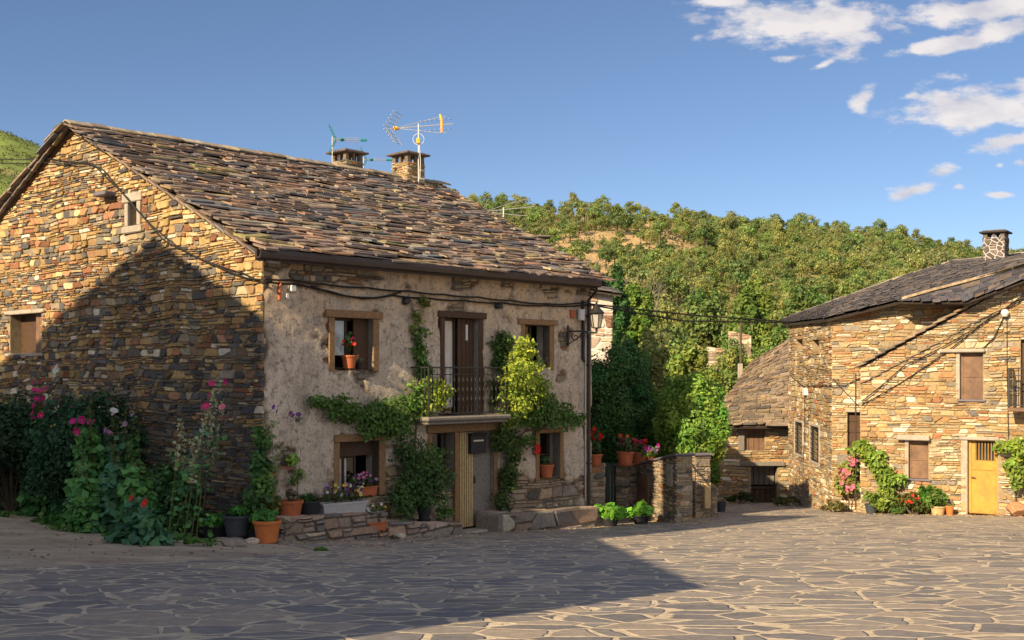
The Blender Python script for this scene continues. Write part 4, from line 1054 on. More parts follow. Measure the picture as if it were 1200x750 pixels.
# ================================================================ raised rubble ledges in front of the house
rng = random.Random(5)
def ledge(name, label, t0, t1, o0, o1, top0, top1, sw, sh, top_m='mortar_dark'):
    b = FA.P((t0+t1)/2, (o0+o1)/2, 0); t = thing(name, label, 'stone ledge', (b.x, b.y, gz(b.x,b.y)))
    zt = lambda tt: top0+(top1-top0)*(tt-t0)/(t1-t0); zb = -4.0
    mb = MB(); P = FA.P
    mb.quad(P(t0,o1,zb), P(t1,o1,zb), P(t1,o1,zt(t1)-.01), P(t0,o1,zt(t0)-.01)); mb.quad(P(t0,o0,zb), P(t0,o1,zb), P(t0,o1,zt(t0)-.01), P(t0,o0,zt(t0)-.01))
    mb.quad(P(t1,o0,zb), P(t1,o1,zb), P(t1,o1,zt(t1)-.01), P(t1,o0,zt(t1)-.01)); mb.quad(P(t0,o0,zt(t0)-.01), P(t1,o0,zt(t1)-.01), P(t1,o1,zt(t1)-.01), P(t0,o1,zt(t0)-.01))
    core = mb.build('core', MATS[top_m], t); mb = MB()
    rubble(mb, FA, [(t0,zb+.2),(t1,zb+.2),(t1,zt(t1)),(t0,zt(t0))], sw, sh, PAL_LEDGE, rng, depth=(.02,.08), base=o1, joint=.02)
    for (tt, sg) in ((t0,-1),(t1,1)):
        rubble(mb, None, [(o0,zb+.2),(o1,zb+.2),(o1,zt(tt)),(o0,zt(tt))], sw, sh, PAL_LEDGE, rng, depth=(.02,.07), joint=.02, mapf=lambda u, v, d, tt=tt, sg=sg: P(tt+sg*d, u, v))
    rubble(mb, None, [(t0,o0),(t1,o0),(t1,o1+.04),(t0,o1+.04)], sw*1.3, sh*2, PAL_LEDGE, rng, depth=(.012,.035), joint=.02, mapf=lambda u, v, d: P(u, v, zt(u)-.02+d))
    mb.build('stones', MATS['stone'], t); return t
zl = lambda px, py, off: FA.z(px, py, off)
ledge('stone_ledge', 'raised rubble ledge along the plastered wall left of the door, carrying flower pots', -.02, FA.t(452,.65), .05, .65, zl(333,607,.65), zl(450,599,.65), .34, .10)
ledge('stone_ledge', 'low crumbling stone step between the rubble ledge and the slatted door', FA.t(455,.72), FA.t(541,.72), .05, .72, zl(456,612,.72), zl(543,612,.72), .42, .16)
ledge('stone_bench', 'long stone bench of big pinkish blocks along the wall right of the door', FA.t(588,.8), FA.t(700,.8), .05, .8, zl(588,603,.8), zl(700,594,.8), .75, .42)
rk = [(273,640,.28,.2,.09),(292,637,.2,.16,.07),(262,634,.25,.2,.05),(322,636,.16,.14,.07),(505,628,.18,.14,.13),(512,617,.15,.12,.12),(468,632,.16,.12,.09),(592,619,.2,.16,.13),(700,603,.24,.2,.12),(688,607,.2,.2,.1),(440,640,.2,.12,.06)]
for i, (x, y, a, b_, c_) in enumerate(rk):
    g_ = ground_at(x, y); mb = MB(); mb.rock((0,0,c_*.6), (a,b_,c_), random.Random(20+i), pick(PAL_LEDGE, rng), 3); o = mb.build('loose_stone', MATS['stone']); o.location = g_; o.rotation_euler[2] = i*.7
    tag(o, ['broad flat loose stone left of the orange flower pot','second loose stone tucked behind the flat one by the orange pot','thin flat stone at the far left end of the pot row','small stone right beside the orange flower pot',
            'whitish boulder at the foot of the door step','upper boulder resting by the door step','small stone fallen below the terracotta trough','boulder at the left end of the stone bench','rounded boulder at the right end of the stone bench','flat stone wedged under the right end of the bench','low stone at the paving edge below the white planter'][i], 'stone', 'loose stones at the foot of the house')
# ================================================================ potted plants
GREEN = (.10,.20,.04); DGREEN = (.04,.10,.03); LGREEN = (.16,.27,.04); YGREEN = (.33,.42,.055); BLUEG = (.03,.07,.035)
def pot_mesh(r, h, mt, t, rim=.12, square=False, saucer=False, L=None):
    mb = MB()
    if L:                                        # trough
        w = r
        def lp(a, b_, z): return [V(-a,-b_,z), V(a,-b_,z), V(a,b_,z), V(-a,b_,z)]
        r_ = [lp(L*.46, w*.42, 0), lp(L*.49, w*.49, h*.86), lp(L*.5+.012, w*.5+.012, h*.87), lp(L*.5+.012, w*.5+.012, h), lp(L*.49, w*.48, h), lp(L*.485, w*.47, h*.9)]
        vs = [p for q in r_ for p in q]; mb.add(vs, [(i*4+j, i*4+(j+1)%4, (i+1)*4+(j+1)%4, (i+1)*4+j) for i in range(len(r_)-1) for j in range(4)]+[(3,2,1,0)])
        for sx in (-.36,.36): mb.bevbox(V(L*sx-.03,-w*.4,-.035), (.06,0,0), (0,w*.8,0), (0,0,.034), .004)
        if L < .7: pass
        p = mb.build('trough', MATS[mt], t)
        mb = MB(); mb.quad(*lp(L*.487, w*.475, h*.9)); mb.build('soil', MATS['soil'], p)
    else:
        rh = h*.16
        mb.lathe([(0,.002),(r*.68,0),(r*.71,.012),(r*.93,h-rh),(r*1.0,h-rh),(r*1.03,h-rh*.5),(r*1.02,h),(r*.94,h),(r*.92,h-rh*.6)], n=24)
        if saucer: mb.lathe([(0,-.001),(r*.92,-.001),(r*1.0,.04),(r*.96,.045),(r*.88,.014),(.0,.013)], n=24)
        p = mb.build('pot', MATS[mt], t, smooth=False)
        mb = MB(); mb.lathe([(r*.925,h-rh*.7),(0,h-rh*.5)], n=18); mb.build('soil', MATS['soil'], p)
    return p
FLW = {'red':(.70,.03,.015),'magenta':(.62,.03,.25),'pink':(.80,.24,.38),'purple':(.20,.04,.32),'white':(.75,.72,.68),'yellow':(.8,.6,.15),'mauve':(.45,.28,.5),'orange':(.8,.2,.04)}
def flower_obj(name, pts, r, color, parent, seed=1, petals=5, up=None):
    """each flower: a small dished ring of petals; all the blooms of one plant are one mesh"""
    rg = random.Random(seed); mb = MB()
    for p in pts:
        p = Vector(p); n = Vector((rg.gauss(-.3,.5), rg.gauss(-.9,.4), rg.gauss(.5,.4))).normalized()
        a = n.cross(Vector((.3,.2,1))).normalized(); b = n.cross(a); k = rg.uniform(.75, 1.2)*r; c = FLW[rg.choice(color)] if isinstance(color, (list,tuple)) else FLW[color]
        c = tuple(x*rg.uniform(.75,1.15) for x in c); o = rg.uniform(0, 2)
        for i in range(petals):
            t0 = o+2*math.pi*i/petals; w = .62*2*math.pi/petals
            e = lambda t, rr, h: p+(a*math.cos(t)+b*math.sin(t))*rr+n*h
            mb.add([p-n*k*.15, e(t0-w,k*.75,k*.15), e(t0-w*.5,k*1.05,k*.28), e(t0+w*.5,k*1.05,k*.22), e(t0+w,k*.75,k*.15)], [(0,1,2,3,4)], c)
        mb.add([p+n*k*.1+a*k*.16, p+n*k*.12+b*k*.16, p+n*k*.1-a*k*.16, p+n*k*.1-b*k*.16], [(0,1,2,3)], (.6,.45,.08))
    return mb.build(name, MATS['petal'], parent)
def potted(name, label, loc, r, h, mt, kind='bush', ph=.3, pr=None, col=GREEN, n=350, leaf=.03, flowers=None, nf=8, fr=.04, seed=1, saucer=False, L=None, W_=None, yaw=0, group=None, cat='potted plant', mix_=None):
    if not L and seed < 20: r *= 1.12; h *= 1.1
    t = thing(name, label, cat, (0,0,0), group); pot_mesh(W_ if L else r, h, mt, t, L=L, saucer=saucer)
    col = tuple(c_*1.5 for c_ in col); rg = np.random.default_rng(seed); pr = pr or r*1.2; P_ = []; D_ = []; K_ = []
    ncl = 9 if not L else 16
    for i in range(ncl):
        if L: c = (rg.uniform(-.45,.45)*L, rg.uniform(-.3,.3)*W_, h+ph*rg.uniform(.15,.75)); rr = (L/9, W_*.4, ph*.33)
        elif kind == 'upright': a = rg.uniform(0,6.28); k = rg.uniform(0,.5)*pr; z = rg.uniform(.1,1); c = (k*math.cos(a), k*math.sin(a), h+ph*z); rr = (pr*.4*(1.2-z*.6), pr*.4*(1.2-z*.6), ph*.2)
        else: a = rg.uniform(0,6.28); k = rg.uniform(0,.75)*pr; c = (k*math.cos(a), k*math.sin(a), h+ph*rg.uniform(.15,.75)*(1-.3*k/pr)); rr = (pr*.42, pr*.42, ph*.33)
        p, d = blob(c, rr, n//ncl, rg, .2); P_.append(p); D_.append(d+np.array([0,-.2,.5])); K_.append(tint(np.array(col)*rg.uniform(.75,1.25), n//ncl, rg))
    p = np.concatenate(P_); p[:,2] = np.maximum(p[:,2], h*.8)
    leaf_obj('foliage', p, leaf, np.concatenate(K_), t, nrm=np.concatenate(D_), seed=seed, asp=.62)
    mb = MB(); rr_ = random.Random(seed)
    for i in range(7):
        a = rr_.uniform(0, 6.28); x0 = rr_.uniform(-.35,.35)*(L or 0); q = V(x0+pr*.5*math.cos(a), (W_*.2 if L else pr*.5)*math.sin(a), h+ph*rr_.uniform(.4,.8)); mb.tube([V(x0,0,h*.85), q], .005, 5, (.08,.1,.03))
    mb.build('stems', MATS['leaf'], t)
    if flowers:
        if L: pts = [(rg.uniform(-.46,.46)*L, rg.uniform(-.45,.2)*W_, h+ph*rg.uniform(.35,1.05)) for _ in range(nf)]
        else: pts = [(pr*rg.uniform(-.8,.8), -pr*rg.uniform(-.2,.75), h+ph*rg.uniform(.4,1.05)) for _ in range(nf)]
        flower_obj('flowers', pts, fr, flowers, t, seed)
    t.location = loc; t.rotation_euler[2] = yaw; return t
YAWF = math.atan2(.735, .678)
def on_fac(px, py, off): t_, z_ = FA.at(px, py, off); return FA.P(t_, off, z_)
PG = 'flower pots along the front of the house'
G_ = ground_at
def gpt(px, off):
    t_ = FA.t(px, off); p = FA.P(t_, off, 0); p.z = gz(p.x, p.y); return p
def ggp(px, off):
    t_ = GA.t(px, off); p = GA.P(t_, off, 0); p.z = gz(p.x, p.y); return p
potted('potted_plant', 'bright orange terracotta pot with leafy green plant standing on the ground', gpt(313,.85)+V(0,0,.01), .225, .36, 'terracotta_orange', ph=.2, pr=.28, n=420, leaf=.045, col=(.05,.16,.03), seed=1, group=PG)
potted('potted_plant', 'brick red pot with wilting plant, first on the rubble ledge', on_fac(340,609,.36), .22, .33, 'terracotta', ph=.26, pr=.2, n=160, leaf=.03, col=(.12,.10,.06), seed=2, saucer=True, group=PG)
potted('potted_plant', 'black plastic pot with low dark herbs between red pot and white planter', on_fac(362,607,.36), .19, .30, 'dark_plastic', ph=.16, pr=.2, n=380, leaf=.028, col=(.035,.10,.025), seed=3, saucer=True, group=PG)
potted('planter_box', 'long pale grey planter box of pansies on the rubble ledge', on_fac(400,606,.42), 0, .30, 'planter_grey', L=.98, W_=.3, ph=.32, n=520, leaf=.03, col=(.05,.08,.025), flowers=['white','yellow','purple','mauve'], nf=34, fr=.035, seed=4, yaw=YAWF-.12, cat='planter')
potted('window_box', 'small terracotta trough of violet pansies on the lower left window sill', FA.P((H_ll[0]+H_ll[1])/2+.12, -.02, H_ll[2]-.02), 0, .18, 'terracotta', L=.62, W_=.22, ph=.26, n=320, leaf=.028, col=(.06,.11,.035), flowers=['purple','mauve','pink'], nf=22, fr=.035, seed=5, yaw=YAWF, cat='planter')
potted('trough', 'small terracotta trough with pale blossoms below the end of the white planter', on_fac(440,621,.62), 0, .16, 'terracotta', L=.42, W_=.2, ph=.34, n=200, leaf=.03, col=(.10,.13,.05), flowers=['white','yellow'], nf=9, fr=.028, seed=6, yaw=YAWF-.1, cat='planter')
potted('potted_plant', 'little round orange clay pot beside the pale blossoms', on_fac(447,605,.5), .075, .12, 'terracotta_orange', ph=.1, n=60, leaf=.02, seed=7, group=PG)
potted('potted_plant', 'dark pot with bushy green shrub left of the slatted door', on_fac(497,611,.45), .13, .26, 'dark_plastic', ph=.45, pr=.3, n=520, leaf=.04, col=(.04,.09,.025), seed=8, saucer=True, group=PG)
potted('potted_plant', 'terracotta geranium pot with red bloom on the upper left window sill', FA.P(FA.t(409,-.05), -.05, H_ul[2]+.02), .145, .24, 'terracotta', ph=.42, pr=.17, n=230, leaf=.03, col=(.08,.15,.06), flowers=['magenta','red'], nf=9, fr=.035, seed=9, kind='upright', group='flower pots on the window sills')
potted('potted_plant', 'tiny flowering pot right of the geranium on the upper left sill', FA.P(FA.t(421,-.05), -.05, H_ul[2]+.02), .06, .09, 'dark_plastic', ph=.16, pr=.08, n=90, leaf=.022, col=(.1,.14,.06), flowers=['mauve','yellow'], nf=6, fr=.02, seed=10, group='flower pots on the window sills')
potted('potted_plant', 'terracotta pot with red bloom on the lower right window sill', FA.P(FA.t(640,-.05), -.05, H_lr[2]+.01), .17, .28, 'terracotta', ph=.25, pr=.17, n=150, leaf=.03, col=(.06,.12,.04), seed=11, group='flower pots on the window sills')
potted('potted_plant', 'slate blue tub of fresh green herbs beside the hollyhock bed', ggp(277,.75)+V(0,0,.10), .22, .34, 'slate_plastic', ph=.18, pr=.27, n=480, leaf=.04, col=(.05,.17,.03), seed=12, group=PG)
potted('potted_plant', 'black tub with spreading herbs left of the slate blue tub', ggp(253,.8), .24, .24, 'dark_plastic', ph=.22, pr=.34, n=520, leaf=.04, col=(.06,.19,.03), seed=13, group=PG)
potted('potted_plant', 'wide black tub of dark leaves leftmost of the tubs by the hollyhocks', ggp(233,.85), .22, .26, 'dark_plastic', ph=.25, pr=.3, n=380, leaf=.05, col=(.025,.07,.02), seed=14, group=PG)
potted('potted_plant', 'dark small pot half hidden between slate blue tub and orange pot', ggp(294,.45), .15, .22, 'dark_plastic', ph=.3, pr=.2, n=260, leaf=.04, col=(.03,.09,.03), seed=15, group=PG)
def hosta(px, py, lab, seed):
    potted('hosta_plant', lab, G_(px,py), .2, .2, 'dark_plastic', ph=.34, pr=.36, n=330, leaf=.095, col=(.11,.27,.03), seed=seed, cat='potted plant')
hosta(715, 617, 'bright green big leaved plant in black pot at the end of the stone bench', 16)
hosta(751, 614, 'round bright green big leaved plant against the garden wall', 17)

# ================================================================ climbing plants on the house
def vine(name, label, plane, stems, blobs, base, leaf=.055, col=GREEN, seed=1, flowers=None, cat='climbing plant', group=None, stem_r=.02, flp=None, fr=.05):
    """blobs: (px, py, off, radius px across, radius px down, count, colour or None)"""
    t = thing(name, label, cat, base, group); rg = np.random.default_rng(seed); P_ = []; D_ = []; K_ = []
    for b in blobs:
        px, py, off, rx, ry, n = b[:6]; c = tuple(q*(1.7 if b[6][0] < .15 else 1.1) for q in b[6]) if len(b) > 6 else col
        ct = plane.PP(px, py, off); k = ct.y/F; n = int(n*2.3); sub_ = max(1, n//18)
        for i in range(sub_):
            u, v = rg.normal(0, .55, 2); u = max(-1.25,min(1.25,u)); v = max(-1.25,min(1.25,v))
            foreshort = max(.45, abs(plane.U.x-plane.U.y*(px-600)/F))
            cc = ct + plane.U*(u*rx*k/foreshort*.8) + Vector((0,0,v*ry*k*.8)) + plane.N*rg.uniform(-.12,.15)
            rr = max(.14, min(rx, ry)*k*.75)
            p, d = blob(tuple(cc), (rr, rr, rr*.8), n//sub_, rg, .1)
            # keep leaves in front of the wall
            on = (p-np.array(plane.O))@np.array(plane.N); fix = np.maximum(.05+rg.uniform(0,.08,len(p))-on, 0); p += fix[:,None]*np.array(plane.N)[None]
            c = (c[0]*1.25, c[1], c[2]) if sub_ and i == 0 and plane is not FA else c; P_.append(p); D_.append(d*.5+np.array(plane.N)[None]*.6+np.array([0,0,.35])[None]); K_.append(tint(np.array(c)*rg.uniform(.7,1.3), len(p), rg))
    leaf_obj('foliage', np.concatenate(P_), leaf, np.concatenate(K_), t, nrm=np.concatenate(D_), seed=seed, asp=.6, droop=.6)
    mb = MB()
    for s in stems:
        pts = [plane.PP(x, y, o) for x, y, o in s]; out = []
        for i in range(len(pts)-1):
            for k in range(5): out.append(pts[i].lerp(pts[i+1], k/5)+Vector((random.Random(i*7+k+seed).gauss(0,.012),)*3))
        out.append(pts[-1]); m = len(out); mb.tube(out, [stem_r*(1-.75*i/m) for i in range(m)], 6)
    mb.build('stem', MATS['bark'], t)
    if flp: flower_obj('flowers', [plane.PP(x, y, o) for x, y, o in flp], fr, flowers, t, seed)
    return t
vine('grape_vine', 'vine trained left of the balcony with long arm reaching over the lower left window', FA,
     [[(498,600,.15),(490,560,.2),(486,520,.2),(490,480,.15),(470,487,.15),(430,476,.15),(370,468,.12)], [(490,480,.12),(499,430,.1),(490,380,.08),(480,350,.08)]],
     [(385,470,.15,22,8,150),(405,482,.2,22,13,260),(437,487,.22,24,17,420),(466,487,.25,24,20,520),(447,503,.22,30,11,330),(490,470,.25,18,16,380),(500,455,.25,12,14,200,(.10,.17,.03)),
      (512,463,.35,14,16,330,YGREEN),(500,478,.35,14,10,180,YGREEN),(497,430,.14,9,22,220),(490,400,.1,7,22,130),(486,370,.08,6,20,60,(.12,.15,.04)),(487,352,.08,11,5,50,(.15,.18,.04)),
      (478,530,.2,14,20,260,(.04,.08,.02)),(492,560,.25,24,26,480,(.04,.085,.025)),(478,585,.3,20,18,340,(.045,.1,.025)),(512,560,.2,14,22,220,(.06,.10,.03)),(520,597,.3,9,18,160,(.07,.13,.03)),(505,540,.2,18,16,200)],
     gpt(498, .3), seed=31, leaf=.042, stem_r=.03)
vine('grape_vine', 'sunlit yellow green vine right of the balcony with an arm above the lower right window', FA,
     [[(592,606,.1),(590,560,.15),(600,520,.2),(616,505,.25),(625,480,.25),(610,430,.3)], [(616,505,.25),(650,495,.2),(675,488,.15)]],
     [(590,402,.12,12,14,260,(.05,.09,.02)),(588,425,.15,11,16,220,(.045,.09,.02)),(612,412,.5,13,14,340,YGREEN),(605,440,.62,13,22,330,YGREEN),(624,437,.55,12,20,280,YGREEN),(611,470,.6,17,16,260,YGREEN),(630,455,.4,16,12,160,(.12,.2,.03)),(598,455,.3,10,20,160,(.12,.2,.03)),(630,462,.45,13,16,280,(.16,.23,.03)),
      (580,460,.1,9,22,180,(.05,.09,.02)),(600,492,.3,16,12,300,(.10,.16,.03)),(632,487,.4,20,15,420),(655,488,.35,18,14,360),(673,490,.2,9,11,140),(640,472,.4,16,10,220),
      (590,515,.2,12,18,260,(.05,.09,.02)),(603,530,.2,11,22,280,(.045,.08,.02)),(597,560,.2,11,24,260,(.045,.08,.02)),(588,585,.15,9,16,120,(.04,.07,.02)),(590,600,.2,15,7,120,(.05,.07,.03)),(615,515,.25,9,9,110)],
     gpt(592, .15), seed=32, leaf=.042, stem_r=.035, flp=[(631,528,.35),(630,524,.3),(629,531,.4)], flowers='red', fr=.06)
vine('climbing_plant', 'slender green climber growing up the left corner of the house', FA,
     [[(303,625,.3),(306,580,.25),(305,540,.2),(308,505,.12)]],
     [(306,515,.15,7,16,110,(.05,.12,.03)),(303,545,.2,9,18,200,(.04,.10,.03)),(307,575,.25,10,20,240,(.06,.13,.03)),(296,590,.3,10,16,160,(.04,.09,.03)),(312,560,.2,6,20,110,(.13,.20,.05)),(313,585,.25,5,10,70,(.2,.25,.05)),(303,608,.35,12,10,150,(.05,.13,.03))],
     gpt(303, .35), seed=33, leaf=.06, stem_r=.012)
vine('small_creeper', 'sparse creeper with yellow leaves on bare plaster above the red pot', FA,
     [[(350,600,.15),(349,570,.1),(346,545,.08),(342,535,.08)]],
     [(342,537,.1,6,5,40,(.2,.32,.05)),(348,556,.1,5,14,34,(.1,.14,.04)),(338,600,.2,8,8,40,(.1,.12,.06))], gpt(349, .2), seed=34, leaf=.05, stem_r=.007)
flower_pts = [(321,477,.4),(325,482,.35),(341,484,.35),(344,487,.4),(350,486,.3)]
vine('tall_mallow', 'thin stalks carrying purple blooms in front of the plastered corner', FA,
     [[(318,620,.6),(322,560,.5),(318,510,.45),(322,478,.4)],[(346,600,.3),(352,540,.3),(346,484,.35)]],
     [(318,500,.45,4,10,26,(.12,.14,.06)),(321,530,.45,4,20,30,(.1,.13,.06)),(347,490,.35,4,5,14,(.1,.1,.08))], gpt(318, .6), seed=35, leaf=.032, stem_r=.006, flp=flower_pts, flowers='purple', fr=.055)

# ================================================================ hollyhock bed left of the house
rr0 = random.Random(77)
def hollyhock(label, px, py, h, lean=0, leaves=160, colour=None, nfl=0, spire=True, seed=1, leaf=.10, col=(.035,.085,.025), flz=(.75,1.0), r=.32, nst=3, sc=(.22,.24,.10)):
    """several upright stalks with big lobed leaves low down and seed heads or blooms above"""
    b = G_(px, py+5); h *= 1.24; nfl = int(nfl*2.2)
    of = (b-GA.O).dot(GA.N); b = b+GA.N*max(0, .45+rr0.uniform(0,.5)-of) if of < .5 else b; b.z = gz(b.x, b.y); col = tuple(c_*3.0 for c_ in col)
    t = thing('hollyhock', label, 'hollyhock', b, 'hollyhocks in the bed by the gable'); rg = np.random.default_rng(seed); rr = random.Random(seed)
    mb = MB(); ends = []; P_=[];D_=[];K_=[];fl=[];bud=[]
    for s in range(nst):
        a = rr.uniform(0, 6.28); top = b+V(lean*h+rr.gauss(0,.10)*h, rr.gauss(0,.08)*h, h*rr.uniform(.78,1.0) if s else h); o = b+V(rr.gauss(0,.10), rr.gauss(0,.10), -.03)
        mid = o.lerp(top,.5)+V(rr.gauss(0,.06),rr.gauss(0,.06),0); pts = [o, o.lerp(mid,.5), mid, mid.lerp(top,.5), top]; mb.tube(pts, [.014,.013,.011,.008,.004], 5, (.16,.20,.07))
        for i in range(leaves//nst):
            f_ = rr.uniform(.04,.80)**1.25; q = o.lerp(top, f_); rad = r*(1.15-f_*1.05); ang = rr.uniform(0,6.28)
            p = q+V(math.cos(ang)*rad*rr.uniform(.3,1), math.sin(ang)*rad*rr.uniform(.3,1), rr.gauss(0,.05)); P_.append(p); D_.append((math.cos(ang)*.4, math.sin(ang)*.4-.25, .8))
        for i in range(int(26*h)):
            f_ = rr.uniform(.55,1.0); q = o.lerp(top, f_); bud.append(q+V(rr.gauss(0,.028),rr.gauss(0,.028),0))
        if nfl:
            for i in range(max(1, nfl//nst+1)): f_ = rr.uniform(*flz); fl.append(o.lerp(top, f_)+V(rr.gauss(0,.07), -.10+rr.gauss(0,.03), 0))
    mb.build('stalks', MATS['leaf'], t)
    k = np.concatenate([tint(np.array(col), len(P_), rg, .35)])
    leaf_obj('leaves', np.array([tuple(p) for p in P_]), leaf, k, t, nrm=np.array(D_), seed=seed, asp=.85)
    if spire:
        kb = tint(np.array(sc), len(bud), rg, .25); leaf_obj('seed_heads', np.array([tuple(p) for p in bud]), .034, kb, t, seed=seed+1, asp=.9)
    if fl: flower_obj('blooms', fl[:nfl], .072, colour, t, seed)
    return t
HB = [('tall hollyhock with shocking pink blooms in the middle of the bed',112,600,2.55,-.02,'magenta',7),
      ('hollyhock topped with pale pink blooms behind the shocking pink one',128,588,3.05,-.03,'pink',4),
      ('hollyhock with white blooms and a tall seed spire',152,598,2.75,0,'white',3),
      ('hollyhock with one pale yellow bloom leaning left',146,606,2.3,-.06,'yellow',2),
      ('hollyhock with deep pink blooms leftmost near the dark bush',82,604,2.1,-.05,'magenta',4),
      ('hollyhock with lilac blooms low in the middle of the bed',122,612,1.65,0,'mauve',3),
      ('hollyhock with dark purple bloom before the gable wall',172,600,1.95,0,'purple',2),
      ('bare straw coloured hollyhock spires right of the bed',215,628,1.75,.0,None,0),
      ('tall straw hollyhock spire tipped with magenta at the right end of the bed',222,626,2.35,.12,'magenta',2),
      ('hollyhock spire with pale tip leaning right toward the house corner',236,622,2.1,.05,'pink',1),
      ('leafy hollyhock without blooms in the front row of the bed',160,622,1.35,.0,None,0),
      ('low leafy hollyhock at the very front with one red bloom',166,632,.75,.0,'red',1),
      ('leafy hollyhock filling the gap right of the white blooms',188,612,1.7,.02,None,0),
      ('broad leafy hollyhock left of centre in the bed',100,618,1.25,-.02,None,0),
      ('dense leafy hollyhock behind the front row of the bed',138,620,1.35,.02,None,0),
      ('shadowed hollyhock against the gable with small white blooms',60,592,2.0,.0,'white',3),
      ('hollyhock with pinkish faded leaves beside the black tubs',205,618,1.15,.05,'pink',0),
      ('tall leafy hollyhock in the middle of the bed reaching up the gable',140,612,2.0,0,'white',2),
      ('tall leafy hollyhock right of the middle with faded mauve blooms',178,612,1.95,.02,'mauve',2),
      ('tall leafy hollyhock left of the middle with magenta tip',100,612,2.1,-.02,'magenta',3)]
for i, (lb, px, py, h, ln_, c_, nf) in enumerate(HB):
    hollyhock(lb, px, py, h, ln_, 460 if i not in (7,8,9) else 90, c_, nf, spire=True, seed=50+i, leaf=.088 if i not in (7,8,9) else .055,
              col=[(.03,.085,.028),(.04,.105,.03),(.028,.075,.04)][i%3], sc=(.50,.50,.32) if i in (2,3,7,8,9) else (.12,.16,.06), r=.42, nst=3 if i not in (8,9) else 2)
def bush(name, label, c, r, clumps, per, leaf, col, seed, cat='bush', cr=.34, flowers=None, nf=0, fr=.04, group=None, low=-.2, stem=True):
    if 70 < seed < 90: col = tuple(c_*1.8 for c_ in col)
    rg = np.random.default_rng(seed); c = Vector(c); t = thing(name, label, cat, c, group)
    p, d, k, cs = crown_pts(tuple(c+V(0,0,r[2]*.5)), r, clumps, per, rg, cr, col, low); gzc = c.z
    p[:,2] = np.maximum(p[:,2], gzc+.01); leaf_obj('foliage', p, leaf, k, t, nrm=d, seed=seed, asp=.6)
    if stem:
        mb = MB()
        for q in cs[::2]: mb.tube([c-V(0,0,.05), c.lerp(Vector(q),.5)+V(0,0,.05*r[2]), Vector(q)], [.02,.013,.005], 5)
        mb.build('stems', MATS['bark'], t)
    if flowers:
        pts = [];
        for i in range(nf): q = p[rg.integers(len(p))]; dv_ = np.array([rg.normal(0,.3), -1, .4]); pts.append(tuple(q+dv_*.04))
        flower_obj('flowers', pts, fr, flowers, t, seed)
    return t
bush('dark_bush', 'big dark rose bush at the left edge against the gable', pix(14,588,26.5)+V(0,0,-.3), (1.35,1.1,1.9), 75, 180, .05, (.018,.045,.022), 71, flowers='white', nf=14)
bush('laurel_bush', 'dark bush behind the hollyhocks below the shuttered window', GA.P(GA.t(60,-.0), .9, gz(*GA.P(GA.t(60), .9, 0).xy)), (1.2,.8,1.9), 70, 170, .055, (.022,.055,.03), 72)
bush('laurel_bush', 'bluish green bush in the bed between hollyhocks and gable centre', GA.P(GA.t(150), .9, gz(*GA.P(GA.t(150), .9, 0).xy)), (1.3,.7,2.0), 80, 170, .055, (.025,.07,.035), 73)
bush('laurel_bush', 'bushy green shrub at the right end of the bed by the tubs', GA.P(GA.t(222), .8, gz(*GA.P(GA.t(222), .8, 0).xy)), (.9,.6,.95), 34, 80, .07, (.035,.085,.03), 74, flowers='pink', nf=3)
bush('lime_shrub', 'small yellowish green shrub low in front of the dark bush', G_(58,600), (.5,.4,.5), 18, 60, .07, (.10,.20,.03), 75)
bush('squash_plant', 'low sprawling squash leaves at the front edge of the bed', G_(120,618), (1.2,.35,.22), 26, 40, .11, (.045,.12,.03), 76, low=-.1)
bush('squash_plant', 'low leaves creeping over the dirt in front of the hollyhocks', G_(175,634), (.75,.2,.15), 18, 40, .09, (.05,.14,.03), 77, low=-.1)
bush('grass_clump', 'grassy clump at the left edge of the bed under the dark bush', G_(18,590), (.9,.5,.35), 20, 60, .06, (.07,.12,.03), 78, low=-.1, flowers='white', nf=6, fr=.03)
for i, (x, y, s, lb) in enumerate(((15,606,.35,'weed tuft on the dirt at the far left edge'),(80,622,.45,'spreading weed tuft on the dirt before the hollyhocks'),(233,640,.30,'upright weed tuft on the dirt below the black tubs'),(257,632,.18,'small weed tuft left of the flat loose stone'),(376,646,.12,'tiny weed at the foot of the rubble ledge'),(572,618,.16,'weed growing beside the door step'),(50,612,.25,'flat weed patch on the dirt near the lime shrub'))):
    bush('weed_tuft', lb, G_(x,y), (s, s*.7, s*.28), 9, 26, .04, (.05,.12,.025), 80+i, cat='weed', low=-.1, stem=False, group='weeds around the plant bed')
